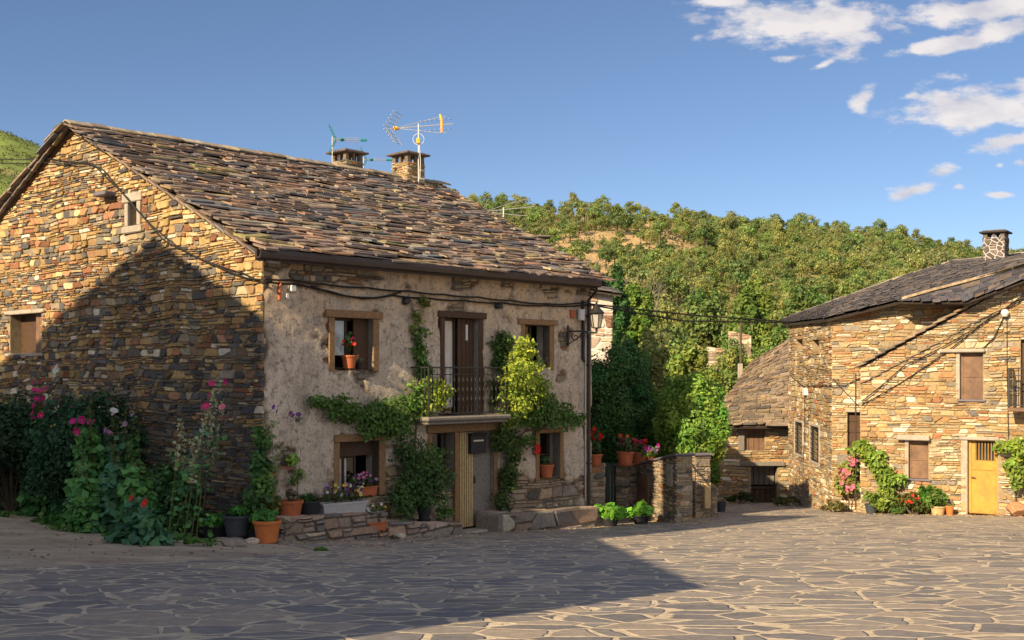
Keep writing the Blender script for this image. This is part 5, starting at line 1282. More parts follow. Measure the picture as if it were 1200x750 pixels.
# ================================================================ garden wall, gates, pots on it (right of the house)
rng = random.Random(9)
def wall_block(name, label, p0, p1, th, z0, zt0, zt1, pal=PAL_GREY, sw=.26, sh=.085, cat='wall', cap=None, base_m='mortar', side=1, capmat='slate_cap', d=(.01,.04)):
    """free standing wall from p0 to p1 (xy), thickness th to its back, sloping top"""
    p0 = Vector((p0[0],p0[1],0)); p1 = Vector((p1[0],p1[1],0)); U = (p1-p0); L_ = U.length; U.normalize(); pl = Plane(p0, U); 
    if side < 0: pl.N = -pl.N
    t = thing(name, label, cat, (p0.x, p0.y, gz(p0.x,p0.y))); P = pl.P; mb = MB()
    a = [P(0,0,z0),P(L_,0,z0),P(L_,0,zt1),P(0,0,zt0)]; b = [P(0,-th,z0),P(L_,-th,z0),P(L_,-th,zt1),P(0,-th,zt0)]
    mb.add(a+b, [(0,1,2,3),(4,5,6,7),(0,4,7,3),(1,5,6,2),(3,2,6,7)]); core = mb.build('core', MATS[base_m], t)
    mb = MB(); rubble(mb, pl, [(0,z0),(L_,z0),(L_,zt1),(0,zt0)], sw, sh, pal, rng, depth=d, joint=.018)
    for (tt, sg, zz) in ((0,-1,zt0),(L_,1,zt1)):
        rubble(mb, None, [(-th,z0),(0,z0),(0,zz),(-th,zz)], sw, sh, pal, rng, depth=d, joint=.018, mapf=lambda u, v, dd, tt=tt, sg=sg: P(tt+sg*dd, u, v))
    mb.build('stones', MATS['stone'], t)
    if cap:
        mb = MB(); O = P(-.06, .07, zt0+.005); mb.bevbox(O, P(L_+.06,.07,zt1+.005)-O, -pl.N*(th+.14), (0,0,cap), .015); mb.build('coping', MATS[capmat], t)
    return t, pl
def gzp(px, Y): return gz((px-600)/F*Y, Y)
# W1: short stone pier between house corner and green gate
y1 = 30.2
wall_block('stone_pier', 'short stone pier between the house corner and the dark green gate', pix(691,0,y1).xy, pix(708,0,y1+.1).xy, .35, -4.4, (HY-547)/F*y1, (HY-543)/F*y1, cap=None)
# green gate
def panel_gate(name, label, a, b, z0, z1, mt, bars=0, th=.04, cat='gate'):
    a = Vector((*a, 0)); b = Vector((*b, 0)); U = (b-a); L_ = U.length; U.normalize(); pl = Plane(a, U)
    t = thing(name, label, cat, (a.x, a.y, z0)); mb = MB()
    for (q0, q1, r0_, r1_) in ((0,L_,z1-.05,z1),(0,L_,z0,z0+.05),(0,.05,z0+.05,z1-.05),(L_-.05,L_,z0+.05,z1-.05)): pl.box(mb, q0, q1, -th/2, th/2, r0_, r1_, .005)
    mb.build('gate_frame', MATS[mt], t); mb = MB()
    if bars:
        for i in range(1, bars): q = L_*i/bars; mb.tube([pl.P(q,0,z0+.35 if bars > 4 else z0+.05), pl.P(q,0,z1-.05)], .011, 6)
        pl.box(mb, .05, L_-.05, -.012, .012, z0+.05, z0+.38, .003); mb.build('bars', MATS[mt], t)
    else:
        n = max(3, int(L_/.12))
        for i in range(n): pl.box(mb, .05+(L_-.1)*i/n+.003, .05+(L_-.1)*(i+1)/n-.003, -.014, .014, z0+.05, z1-.05, .003)
        mb.build('panel', MATS[mt], t)
    return t
y2 = 31.6
panel_gate('garden_gate', 'narrow dark green metal gate between two stone piers', pix(709,0,y2).xy, pix(725,0,y2).xy, -3.95, (HY-543)/F*y2, 'green_metal')
# W2: long wall coming towards the camera
pA = pix(733, 0, 32.6); pB = pix(793, 0, 28.6)
w2, PW = wall_block('garden_wall', 'rubble garden wall with sloping slate coping between green gate and iron gate', (pA.x,pA.y), (pB.x,pB.y), .4, -4.4, (HY-549)/F*32.6, (HY-534)/F*28.6, pal=PAL_GREY, cap=.055)
wall_block('gate_pier', 'stone gate pier carrying the big terracotta pots left of the garden wall', pix(722.5,0,31.3).xy, pix(736,0,31.1).xy, .5, -4.4, (HY-546)/F*31.2, (HY-546)/F*31.2, cap=.05)
mb = MB(); a = PW.at(746, 588, .03); b = PW.at(760, 553, .03); PW.box(mb, a[0], b[0], -.02, .055, (HY-589)/F*31.5, (HY-553)/F*31.5, .006); 
mb2 = mb.build('meter_door', MATS['shutter_brown']); tag(mb2, 'brown metal meter cupboard door let into the garden wall', 'cupboard door')
mb = MB(); a = PW.t(782, .03); b = PW.t(788, .03); PW.box(mb, a, b, -.02, .055, (HY-570)/F*29, (HY-544)/F*29, .006); tag(mb.build('notice_plate', MATS['concrete']), 'narrow pale plate on the garden wall near the iron gate', 'plate')
for i in range(2):
    pass
panel_gate('iron_gate', 'open barred iron gate with dull gold frame right of the garden wall', pix(794,0,28.8).xy, pix(802,0,31.6).xy, -3.75, (HY-538)/F*29.8, 'tan_wood', bars=7)
y3 = 31.8
wall_block('gate_pier', 'tall rubble gate pier with slate cap right of the iron gate', pix(815,0,y3-.5).xy, pix(832,0,y3-.3).xy, .9, -4.4, (HY-533)/F*y3, (HY-533)/F*y3, pal=PAL_GREY, cap=.06)
wall_block('gate_pier', 'rear dark stone pier directly behind the iron gate', pix(802.5,0,y3+.6).xy, pix(812,0,y3+.5).xy, .5, -4.4, (HY-536)/F*(y3+.6), (HY-536)/F*(y3+.6), pal=PAL_GREY, cap=.05)
panel_gate('metal_door', 'narrow black metal door leaf between the two piers by the iron gate', pix(810,0,y3-.2).xy, pix(815.5,0,y3-.45).xy, -3.85, (HY-534)/F*y3, 'iron')
pc = pix(825,0,y3-.62); pl = Plane((pc.x,pc.y), (pix(832,0,y3-.52)-pc).xy[:] if False else ((pix(833,0,y3-.52)-pc).x, (pix(833,0,y3-.52)-pc).y))
mb = MB(); pl.box(mb, 0, .19, 0, .05, (HY-595)/F*31.3, (HY-566)/F*31.3, .006); tag(mb.build('utility_door', MATS['tan_wood']), 'tan utility cupboard door on the front of the tall gate pier', 'cupboard door')
wall_block('low_wall', 'low broken stone stub right of the tall gate pier', pix(833,0,y3).xy, pix(840,0,y3).xy, .4, -4.4, (HY-566)/F*y3, (HY-570)/F*y3)
q = ground_at(845, 600); t = thing('plastic_bucket', 'small blue grey plastic bucket on the ground beyond the gate pier', 'bucket', (0,0,0))
mb = MB(); mb.lathe([(0,0),(.12,0),(.15,.26),(.165,.26),(.165,.29),(.14,.29),(.115,.03)], n=18); mb.build('tub', MATS['slate_plastic'], t)
mb = MB(); mb.tube([V(.16*math.cos(a), 0, .27+.14*math.sin(a)) for a in np.linspace(0, math.pi, 14)], .006, 5); mb.build('handle', MATS['galvanised'], t); t.location = q
# pots on the pier and wall
def on_wall(px, py, Y): return pix(px, py, Y)
WG = 'geranium pots on the garden wall'
potted('potted_plant', 'terracotta geranium pot on the pier beside the house corner', on_wall(697,546,30.4), .2, .31, 'terracotta', ph=.62, pr=.26, n=420, leaf=.05, col=(.05,.085,.03), flowers='red', nf=12, fr=.055, seed=101, saucer=True, kind='upright', group=WG)
potted('potted_plant', 'biggest terracotta geranium pot standing on the gate pier', on_wall(733,545,30.95), .235, .36, 'terracotta', ph=.42, pr=.32, n=420, leaf=.05, col=(.07,.08,.035), flowers=['red','orange'], nf=10, fr=.05, seed=102, saucer=True, group=WG)
potted('potted_plant', 'terracotta pot with red and magenta petunias right of the biggest pot', on_wall(749,544,31.4), .2, .33, 'terracotta', ph=.30, pr=.27, n=330, leaf=.04, col=(.07,.12,.03), flowers=['red','magenta'], nf=14, fr=.055, seed=103, group=WG)
potted('potted_plant', 'small pot of magenta petunias trailing over the wall coping', on_wall(762,541,30.9), .12, .16, 'terracotta', ph=.30, pr=.25, n=300, leaf=.045, col=(.10,.18,.03), flowers=['magenta','purple'], nf=12, fr=.06, seed=104, group=WG)

# ================================================================ right hand houses
CR2 = (9.33, 31.6); R2 = Plane(CR2, (.83, -.56))
K = (8.94, 33.0); R1F = Plane(K, (.83, -.56)); R1S = Plane(K, (.62, 8.0), flip=True)
def rhole(pl, x0, x1, y0, y1): xm = (x0+x1)/2; return (pl.t(x0), pl.t(x1), pl.z(xm,y1), pl.z(xm,y0))
# --- nearest right house
h2 = thing('stone_house', 'golden rubble house at right with yellow door and brown shutters', 'house', (CR2[0], CR2[1], gz(*CR2)))
vz0 = R2.z(1008, 431); ts_, zs_ = R2.at(1200, 327); sl = (zs_-vz0)/ts_; WL = 10.0
k1 = .0; apex_t = 8.6
h_uw = rhole(R2, 1125, 1152, 413, 468); h_lw = rhole(R2, 1065, 1088, 516, 561); h_yd = rhole(R2, 1134, 1169, 516, 604); h_bd2 = (R2.t(1196), R2.t(1196)+1.0, R2.z(1196,478), R2.z(1196,398))
rh = [h_uw, h_lw, h_yd, h_bd2]
poly = [(0,-4.4),(WL,-4.4),(WL,vz0+sl*(apex_t-(WL-apex_t))),(apex_t,vz0+sl*apex_t),(0,vz0)]
mb = MB(); wall_faces(mb, lambda u, v: R2.P(u,0,v), poly, rh)
for h in rh: reveals(mb, R2, h, 0, -.3)
mb.quad(R2.P(0,0,-4.4), R2.P(0,-6,-4.4), R2.P(0,-6,vz0), R2.P(0,0,vz0)); mb.quad(R2.P(WL,0,-4.4), R2.P(WL,-6,-4.4), R2.P(WL,-6,vz0+2), R2.P(WL,0,vz0+2))
mb.quad(R2.P(0,-6,-4.4), R2.P(WL,-6,-4.4), R2.P(WL,-6,vz0), R2.P(0,-6,vz0))
wm = mb.build('front_wall', MATS['mortar'], h2)
mb = MB(); rubble(mb, R2, poly, .26, .075, PAL_GOLD, rng, [(h[0]-.02,h[1]+.02,h[2]-.02,h[3]+.02) for h in rh], depth=(.012,.05), joint=.010)
rubble(mb, None, [(-1.3,-4.4),(0,-4.4),(0,vz0),(-1.3,vz0)], .26, .075, PAL_GOLD, rng, depth=(.01,.04), mapf=lambda u, v, d: R2.P(-d, u, v))
mb.build('stone_facing', MATS['stone'], wm)
def slab_window(h, label, lint_h=.09, over=.25, panel='shutter_brown', out=.12, lt='slate_cap', nm='window'):
    mb = MB(); R2.box(mb, h[0]-over, h[1]+.06, -.2, out, h[3], h[3]+lint_h, .02); w_ = tag(mb.build(nm, MATS['concrete'], h2), label)
    mb = MB(); R2.box(mb, h[0]-.05, h[1]+.08, -.2, .07, h[2]-.06, h[2], .015); mb.build('sill', MATS[lt], w_)
    mb = MB(); R2.box(mb, h[0]-.10, h[0], -.2, .03, h[2], h[3], .012, (.4,.33,.22)); mb.build('jamb', MATS['concrete'], w_)
    n = 1; mb = MB(); R2.box(mb, h[0], h[1], -.15, -.10, h[2], h[3], .006)
    for (a0, a1, b0, b1) in ((.0,1,.0,.06),(.0,1,.94,1),(.0,.10,.06,.94),(.9,1,.06,.94),(.10,.9,.47,.53)):
        R2.box(mb, h[0]+(h[1]-h[0])*a0, h[0]+(h[1]-h[0])*a1, -.10, -.085, h[2]+(h[3]-h[2])*b0, h[2]+(h[3]-h[2])*b1, .003)
    mb.build('shutter', MATS[panel], w_); return w_
slab_window(h_uw, 'upper window with closed brown shutter under a slate lintel', over=.5)
slab_window(h_lw, 'lower window with closed brown shutter under a rough stone lintel', .14, .28, out=.17)
# yellow door
mb = MB(); R2.box(mb, h_yd[0]-.20, h_yd[1]+.05, -.2, .07, h_yd[3], h_yd[3]+.09, .015); R2.box(mb, h_yd[0]-.16, h_yd[0], -.28, .03, h_yd[2], h_yd[3], .012); df = mb.build('door_frame', MATS['concrete'], h2)
mb = MB(); R2.box(mb, h_yd[0], h_yd[1], -.16, -.11, h_yd[2]+.02, h_yd[3], .006)
h = h_yd; xw = h[1]-h[0]; zw = h[3]-h[2]
for (a0, a1, b0, b1) in ((.0,.1,0.03,.99),(.9,.998,.03,.99),(.1,.9,.60,.64),(.1,.9,.02,.06)): R2.box(mb, h[0]+xw*a0, h[0]+xw*a1, -.11, -.09, h[2]+zw*b0, h[2]+zw*b1, .004)
yd = tag(mb.build('yellow_door', MATS['yellow_paint'], h2), 'ochre yellow metal door with barred upper light')
mb = MB(); R2.box(mb, h[0]+xw*.22, h[1]-xw*.1, -.109, -.104, h[2]+zw*.73, h[2]+zw*.98, .002); mb.build('upper_light', MATS['glass'], yd)
mb = MB()
for i in range(7): t_ = h[0]+xw*(.25+.62*i/6); mb.tube([R2.P(t_,-.095,h[2]+zw*.73), R2.P(t_,-.095,h[2]+zw*.98)], .011, 6)
mb.build('bars', MATS['yellow_paint'], yd)
mb = MB(); mb.tube([R2.P(h[0]+.08,-.10,h[2]+zw*.5), R2.P(h[0]+.08,-.04,h[2]+zw*.5), R2.P(h[0]+.18,-.04,h[2]+zw*.5)], .012, 6); mb.build('handle', MATS['iron'], yd)
mb = MB(); R2.box(mb, h[0]-.25, h[1]+.2, -.25, .42, h[2]-.3, h[2]-.0, .03); mb.build('doorstep', MATS['concrete'], h2)
# balcony at the frame edge
bt0, bt1 = R2.t(1182,.5), R2.t(1182,.5)+2.2; bz = R2.z(1190,478,.5)
mb = MB(); R2.box(mb, bt0, bt1, .01, .62, bz-.09, bz, .01); bl = mb.build('balcony_floor', MATS['shutter_brown'], h2)
mb = MB(); bt = R2.z(1190,431,.55)
R2.box(mb, bt0, bt1, .56, .60, bt-.03, bt, .004); R2.box(mb, bt0, bt1, .565, .595, bz+.05, bz+.075, .003); R2.box(mb, bt0, bt0+.03, .05, .56, bt-.03, bt, .004); R2.box(mb, bt0, bt0+.04, .56, .60, bz, bt-.03, .003); R2.box(mb, bt0, bt1, .565, .595, bt-.2, bt-.18, .003)
n = 18
for i in range(1, n): mb.tube([R2.P(bt0+(bt1-bt0)*i/n,.58,bz+.06), R2.P(bt0+(bt1-bt0)*i/n,.58,bt-.02)], .009, 5)
for i in range(1, 5): mb.tube([R2.P(bt0+.015,.56-.1*i,bz+.02), R2.P(bt0+.015,.56-.1*i,bt-.02)], .009, 5)
tag(mb.build('balcony_railing', MATS['iron'], bl), 'black balcony railing at the right edge')
mb = MB(); h = h_bd2; R2.box(mb, h[0], h[1], -.2, -.15, h[2], h[3], .006); mb.build('balcony_door', MATS['dark_wood'], h2)
# roof: thin verge slates and roof plane behind them
def verge(mb, pl, t0, z0, t1, z1, n, o0, o1, pal, th=(.035,.06)):
    for i in range(n):
        f0, f1 = i/n, (i+1.25)/n; a = pl.P(t0+(t1-t0)*f0, o0, z0+(z1-z0)*f0+.03); b = pl.P(t0+(t1-t0)*f1, o0, z0+(z1-z0)*f1-.02)
        mb.bevbox(a, b-a, pl.N*(o1-o0+rng.uniform(-.03,.03)), (0,0,rng.uniform(*th)), .006, pick(pal, rng))
mb = MB(); verge(mb, R2, -.15, vz0-.03, apex_t, vz0+sl*apex_t+.05, 34, -.35, .16, PAL_SLATE_TAN)
verge(mb, R2, .0, vz0-.45, 6.5, vz0-.45+sl*6.5, 26, -.1, .075, PAL_SLATE_TAN, (.02,.035))
rf2 = mb.build('verge_slates', MATS['slate'], h2)
p2 = math.atan(sl)
def PR2(a, s, n): return R2.P(-.1+s*math.cos(p2), -a, vz0+s*math.sin(p2)+.02)+(-R2.U*math.sin(p2)+V(0,0,math.cos(p2)))*n
mb = MB(); slate_roof(mb, PR2, lambda s: (.2, 6.2), 10.0, .3, (.3,.8), PAL_SLATE_TAN, rng); mb.quad(PR2(.1,0,-.03), PR2(6.1,0,-.03), PR2(6.1,10.2,-.03), PR2(.1,10.2,-.03))
mb.quad(PR2(.1,10.2,0), PR2(6.1,10.2,0), R2.P(WL+.4,-6.1,vz0+2.5), R2.P(WL+.4,-.1,vz0+2.5)); mb.build('roof', MATS['slate'], h2)
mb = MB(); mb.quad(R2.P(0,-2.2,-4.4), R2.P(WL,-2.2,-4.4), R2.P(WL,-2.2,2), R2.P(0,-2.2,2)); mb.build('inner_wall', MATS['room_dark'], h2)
# downpipe at its left corner and white lamp with cable
mb = MB(); gg = gz(*R2.P(-.08,.05,0).xy); mb.tube([R2.P(-.12,.06,vz0-.15), R2.P(-.12,.06,gg+.1)], .02, 8); mb.build('downpipe', MATS['gutter_paint'], h2)
mb = MB(); a = R2.at(1178, 367, .12); mb.lathe([(0,.1),(.07,.08),(.1,0),(.06,-.08),(0,-.1)], R2.P(a[0],.16,a[1]), 14); mb.tube([R2.P(a[0],.0,a[1]), R2.P(a[0],.16,a[1])], .025, 6); tag(mb.build('wall_lamp', MATS['white_plastic']), 'small white globe lamp high on the golden right house', 'wall lamp')
cable('electric_cable', 'thin dark cable dropping from the white globe lamp down the right house', [R2.PP(1180,369,.07), R2.PP(1180,430,.06), R2.PP(1181,478,.06), R2.PP(1182,520,.06)], .008)
cable('electric_cable', 'cables draped diagonally below the verge of the right house', [R2.PP(1010,470,.09), R2.PP(1060,428,.09), R2.PP(1130,392,.09), R2.PP(1200,345,.09)], .014, sag=.02, extra=[[R2.PP(1010,474,.07), R2.PP(1075,436,.07), R2.PP(1160,372,.07), R2.PP(1200,350,.07)],[R2.PP(1150,410,.07), R2.PP(1165,395,.07), R2.PP(1176,372,.07)]])

# --- house behind it with the big dark slate roof
h1 = thing('stone_house', 'golden stone house behind with broad dark slate roof and grated windows', 'house', (K[0], K[1], gz(*K)))
ez = (HY-373)/F*33.0; SLn = R1S.t(925)
nich = [rhole(R1S, 952, 960, 398, 410), rhole(R1S, 934, 941, 398, 410)]
gw = [rhole(R1S, 950.5, 961, 500, 541), rhole(R1S, 932.5, 941.5, 495, 532)]
for i in range(2): gw[i] = (min(gw[i][0],gw[i][1]), max(gw[i][0],gw[i][1]), gw[i][2], gw[i][3]); nich[i] = (min(nich[i][0],nich[i][1]), max(nich[i][0],nich[i][1]), nich[i][2], nich[i][3])
sp = [(0,-5.2),(SLn,-5.2),(SLn,ez+.15),(0,ez)]
mb = MB(); wall_faces(mb, lambda u, v: R1S.P(u,0,v), sp, gw+nich)
for h in gw+nich: reveals(mb, R1S, h, 0, -.3, back=h in nich)
fwd = rhole(R1F, 993, 1008, 483, 533); fwd = (fwd[0], fwd[1], fwd[2], fwd[3])
zr_ = (HY-306)/F*30.2
fp_ = [(0,-5.2),(7.5,-5.2),(7.5,3.1),(5.0,R1F.z(1190,314)-.1),(2.0,R1F.z(1060,349)-.1),(0,ez)]
mb2_t = lambda u, v: R1F.P(u,0,v); wall_faces(mb, mb2_t, fp_[:2]+[(7.5,3.1)]+[fp_[3]]+[fp_[5]], [fwd]); reveals(mb, R1F, fwd, 0, -.3)
mb.quad(R1S.P(SLn,0,-5.2), R1S.P(SLn,0,-5.2)+V(6,-4,0), R1S.P(SLn,0,ez)+V(6,-4,1.5), R1S.P(SLn,0,ez+.15))
wm = mb.build('walls', MATS['mortar'], h1)
mb = MB(); rubble(mb, R1S, sp, .42, .085, PAL_GOLD, rng, gw+nich, depth=(.012,.045), joint=.012)
rubble(mb, R1F, [(0,-5.2),(7.5,-5.2),(7.5,3.1),fp_[3],(0,ez)], .28, .08, PAL_GOLD, rng, [fwd], depth=(.012,.045), joint=.011); mb.build('stone_facing', MATS['stone'], wm)
for i, h in enumerate(gw):
    mb = MB(); R1S.box(mb, h[0]-.1, h[0], -.1, .05, h[2]-.08, h[3]+.08, .01); R1S.box(mb, h[1], h[1]+.1, -.1, .05, h[2]-.08, h[3]+.08, .01); R1S.box(mb, h[0], h[1], -.1, .05, h[3], h[3]+.08, .01); R1S.box(mb, h[0], h[1], -.1, .05, h[2]-.08, h[2], .01)
    w_ = tag(mb.build('window', MATS['concrete'], h1), ['nearer grated window','farther grated window'][i]); mb = MB()
    for k in range(7): t_ = h[0]+(h[1]-h[0])*(k+.5)/7; mb.tube([R1S.P(t_,.02,h[2]), R1S.P(t_,.02,h[3])], .011, 5)
    for k in range(7): z_ = h[2]+(h[3]-h[2])*(k+.5)/7; mb.tube([R1S.P(h[0],.03,z_), R1S.P(h[1],.03,z_)], .009, 5)
    mb.build('grille', MATS['iron'], w_); mb = MB(); mb.quad(R1S.P(h[0],-.2,h[2]), R1S.P(h[1],-.2,h[2]), R1S.P(h[1],-.2,h[3]), R1S.P(h[0],-.2,h[3])); mb.build('pane', MATS['glass'], w_)
h = fwd; mb = MB(); R1F.box(mb, h[0]-.05, h[1], -.2, .05, h[3], h[3]+.08, .01); fd = tag(mb.build('narrow_window', MATS['concrete'], h1), 'narrow dark window beside the corner of the next house'); mb = MB(); R1F.box(mb, h[0], h[1], -.2, -.15, h[2], h[3], .006)
for k in range(4): R1F.box(mb, h[0], h[1], -.15, -.13, h[2]+(h[3]-h[2])*(k+.1)/4, h[2]+(h[3]-h[2])*(k+.9)/4, .004)
mb.build('shutter', MATS['dark_wood'], fd)
mb = MB(); a = R1F.at(987, 541); R1F.box(mb, a[0]-.12, a[0]+.2, .02, .07, a[1]-.18, a[1]+.2, .01); mb.build('grey_panel', MATS['grey_wood'], h1)
# roof 1: near verge and far edge, lofted
near = [pix(917,379,41.2)+V(0,0,0), pix(969,372.5,33.2), pix(1060,350,31.2), pix(1130,331,30.3), pix(1215,307,29.4)]
near[0] = pix(917,379,41.2)
DK = (.05,.04,.035)
def quad_roof(name, c00, c10, c11, c01, expo_, wr, pal, parent, label=None, th=.12):
    """slated plane: 00->10 is the eave, 01->11 the top edge"""
    c00, c10, c11, c01 = map(Vector, (c00, c10, c11, c01)); La = (c10-c00).length; Ls = ((c01-c00).length+(c11-c10).length)/2
    nrm = (c10-c00).cross(c01-c00).normalized(); nrm = nrm if nrm.z > 0 else -nrm
    def Pf(a, s, n): u = a/La; v = s/Ls; return (c00*(1-u)+c10*u)*(1-v)+(c01*(1-u)+c11*u)*v+nrm*n
    mb = MB(); slate_roof(mb, Pf, lambda s: (-.03, La), Ls, expo_, wr, pal, rng)
    nn = 6
    for i in range(nn):
        for jj in range(nn):
            for dd in (-.035, -th): mb.quad(Pf(La*i/nn,Ls*jj/nn,dd), Pf(La*(i+1)/nn,Ls*jj/nn,dd), Pf(La*(i+1)/nn,Ls*(jj+1)/nn,dd), Pf(La*i/nn,Ls*(jj+1)/nn,dd), DK)
        mb.quad(Pf(La*i/nn,0,-.035), Pf(La*(i+1)/nn,0,-.035), Pf(La*(i+1)/nn,0,-th), Pf(La*i/nn,0,-th), DK)
        for a_ in (0, La): mb.quad(Pf(a_,Ls*i/nn,-.035), Pf(a_,Ls*(i+1)/nn,-.035), Pf(a_,Ls*(i+1)/nn,-th), Pf(a_,Ls*i/nn,-th), DK)
    return tag(mb.build(name, MATS['slate'], parent), label)
E0, E1 = near[0], near[1]+V(-.1,-.25,0)
T0, T1 = pix(1118,309,38.5), pix(1215,304,29.6)
quad_roof('roof', E0, E1, T1, pix(1205,297,37.0), .3, (.3,.8), PAL_SLATE_DARK, h1, 'broad dark slate roof')
top = [pix(917,374,41.4), pix(986,350,40.5), pix(1062,323,39.5), pix(1118,306,38.8), pix(1200,297.5,38)]
mb = MB()   # ridge/verge slabs along the far edge
for a, b in zip(top[:-1], top[1:]):
    n = 7
    for i in range(n): p = a.lerp(b, i/n); q_ = a.lerp(b, (i+1.1)/n); mb.bevbox(p+V(0,0,.0), q_-p, V(.1,-.3,-.03), (0,0,.05+rng.uniform(0,.03)), .008, (.36,.31,.25) if rng.random() < .6 else (.2,.18,.16))
mb.build('ridge_slabs', MATS['slate'], h1)
# surfaces between far edge and the first plane
def fan(name, tops, bots, parent):
    mb = MB()
    for i in range(len(tops)-1):
        c00, c10, c11, c01 = bots[i], bots[i+1], tops[i+1], tops[i]; La = (c10-c00).length; Ls = max((c01-c00).length, (c11-c10).length)
        nrm = V(-.35,-.35,.87)
        def Pf(a, s, n, c00=c00,c10=c10,c11=c11,c01=c01,La=La,Ls=Ls): u = a/La; v = min(s/Ls,1.02); return (c00*(1-u)+c10*u)*(1-v)+(c01*(1-u)+c11*u)*v+nrm*n
        slate_roof(mb, Pf, lambda s: (-.02, La+.02), Ls, .19, (.2,.5), PAL_SLATE_DARK, rng, lift=.03, th=(.01,.022), rough_=.015)
        mb.quad(c00-nrm*.04, c10-nrm*.04, c11-nrm*.04, c01-nrm*.04, DK); mb.quad(c00-nrm*.12, c10-nrm*.12, c11-nrm*.12, c01-nrm*.12, DK); mb.quad(c00-nrm*.04, c10-nrm*.04, c10-nrm*.12, c00-nrm*.12, DK)
    return mb.build(name, MATS['slate'], parent)
ROOF1 = fan('roof_slope', top, [pix(917,379,41.2), pix(969,372.5,32.8), pix(1060,350,31.3), pix(1130,331,30.4), pix(1215,306,29.5)], h1)
bpy.data.objects.remove([o for o in bpy.data.objects if o.name == 'roof' and o.parent == h1][0] if [o for o in bpy.data.objects if o.name == 'roof' and o.parent == h1] else [o for o in h1.children if o.name.startswith('roof.')][0])
ROOF1.name = 'roof'; ROOF1['label'] = 'broad dark slate roof seen from below its edge'
# second lower roof piece in front
c = [pix(1057,353,31.0), pix(1134,352.5,29.6), pix(1215,322,28.7), pix(1215,312,29.3), pix(1130,338,30.2)]
mb = MB(); 
def Pf2(a, s, n):
    u = a/3.6; v = s/2.6
    lo = pix(1057,353,31.0).lerp(pix(1134,352.5,29.5), u); hi = pix(1066,350.5,31.3).lerp(pix(1222,309,28.9), u); hi2 = pix(1140,351,29.4)
    return lo.lerp(hi, v)+V(-.3,-.35,.88)*n
low2 = [pix(1057,353,31.0), pix(1100,353,30.3), pix(1134,352.5,29.6), pix(1170,339,29.2), pix(1215,322,28.8)]
top2 = [pix(1060,350,31.2), pix(1095,340,31), pix(1130,331,30.5), pix(1170,320,30.2), pix(1215,308,29.9)]
mb = MB()
for a, b in zip(top2[:-1], top2[1:]):
    n = 6
    for i in range(n): p = a.lerp(b, i/n); q_ = a.lerp(b, (i+1.05)/n); mb.bevbox(p+V(-.02,-.05,-.02), q_-p, V(-.12,-.14,-.02), (0,0,.07), .008, (.28,.21,.14) if i % 2 else (.34,.27,.19))
mb.build('verge_slabs', MATS['slate'], h1)
r2b = fan('front_roof_slope', [p+V(0,0,.02) for p in top2], low2, h1); tag(r2b, 'lower dark slate roof piece stepping forward')
mb = MB()
for i in range(4):
    a, b = low2[i], low2[i+1]; mb.quad(a-V(0,0,.08), b-V(0,0,.08), Vector((b.x+.05,b.y+.6,b.z-.12)), Vector((a.x+.05,a.y+.6,a.z-.12)))
mb.build('eave_boards', MATS['dark_wood'], h1)
# its chimney
cc = pix(1167, 300, 36.5)
chimney('chimney', cc, .62, 2.6, (HY-279)/F*36.5, (HY-274)/F*36.5, [(3,(.10,.085,.08)),(1,(.15,.12,.10)),(1,(.08,.07,.07))], 'crazy stone chimney with pale joints and dark metal cowl', h1, .10, U=V(.83,-.56,0), N=V(-.56,-.83,0), mort='planter_grey')
cable('electric_cable', 'thin cables looping across the grated window side of the right house', [R1S.PP(926,440,.06), R1S.PP(940,452,.06), R1S.PP(960,452,.06), R1S.PP(974,451,.06), R1F.PP(990,452,.06), R1F.PP(1008,443,.08)], .012, extra=[[R1F.PP(976,444,.06), R1F.PP(1006,476,.06)], [R1S.PP(943,458,.06), R1S.PP(943,520,.06)]])
mb = MB(); a = R1S.at(943, 459, .08); R1S.box(mb, a[0]-.2, a[0]+.2, .0, .12, a[1]-.11, a[1]+.11, .01); tag(mb.build('alarm_box', MATS['white_plastic']), 'white box fixed high between the grated windows of the right house', 'junction box')

# --- barn at the end of the alley
BY = 42.0; barn = thing('stone_barn', 'old stone barn closing the alley with big mossy slate roof and dark door', 'barn', pix(880, 590, BY))
BP = Plane(pix(834,0,BY).xy, (1, 0)); q0 = pix(834,0,BY).x
bh = [rhole(BP, 872, 896, 500, 528), rhole(BP, 880, 911, 546, 598)]
BWd = 5.5; ezb = (HY-497)/F*BY; sp = [(0,-5.6),(BWd,-5.6),(BWd,ezb),(0,ezb)]
mb = MB(); wall_faces(mb, lambda u, v: BP.P(u,0,v), sp, bh)
for h in bh: reveals(mb, BP, h, 0, -.35)
mb.quad(BP.P(0,0,-5.6), BP.P(0,-7,-5.6), BP.P(0,-7,ezb), BP.P(0,0,ezb)); mb.quad(BP.P(0,-7,-5.6), BP.P(BWd,-7,-5.6), BP.P(BWd,-7,ezb), BP.P(0,-7,ezb))
wm = mb.build('front_wall', MATS['mortar'], barn); mb = MB(); rubble(mb, BP, sp, .36, .12, PAL_GOLD, rng, bh, depth=(.02,.07), joint=.014); mb.build('stone_facing', MATS['stone'], wm)
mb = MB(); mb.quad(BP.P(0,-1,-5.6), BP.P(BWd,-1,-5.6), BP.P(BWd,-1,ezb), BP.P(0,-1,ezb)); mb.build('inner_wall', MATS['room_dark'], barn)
h = bh[0]; mb = MB(); BP.box(mb, h[0]-.1, h[1]+.1, -.2, .05, h[3], h[3]+.1, .01); BP.box(mb, h[0]-.22, h[0], -.2, .08, h[2], h[3], .01); w_ = mb.build('hatch_frame', MATS['grey_wood'], barn); mb = MB()
for k in range(4): BP.box(mb, h[0]+(h[1]-h[0])*k/4+.008, h[0]+(h[1]-h[0])*(k+1)/4-.008, -.12, -.06, h[2], h[3]-.04*(k%2), .006)
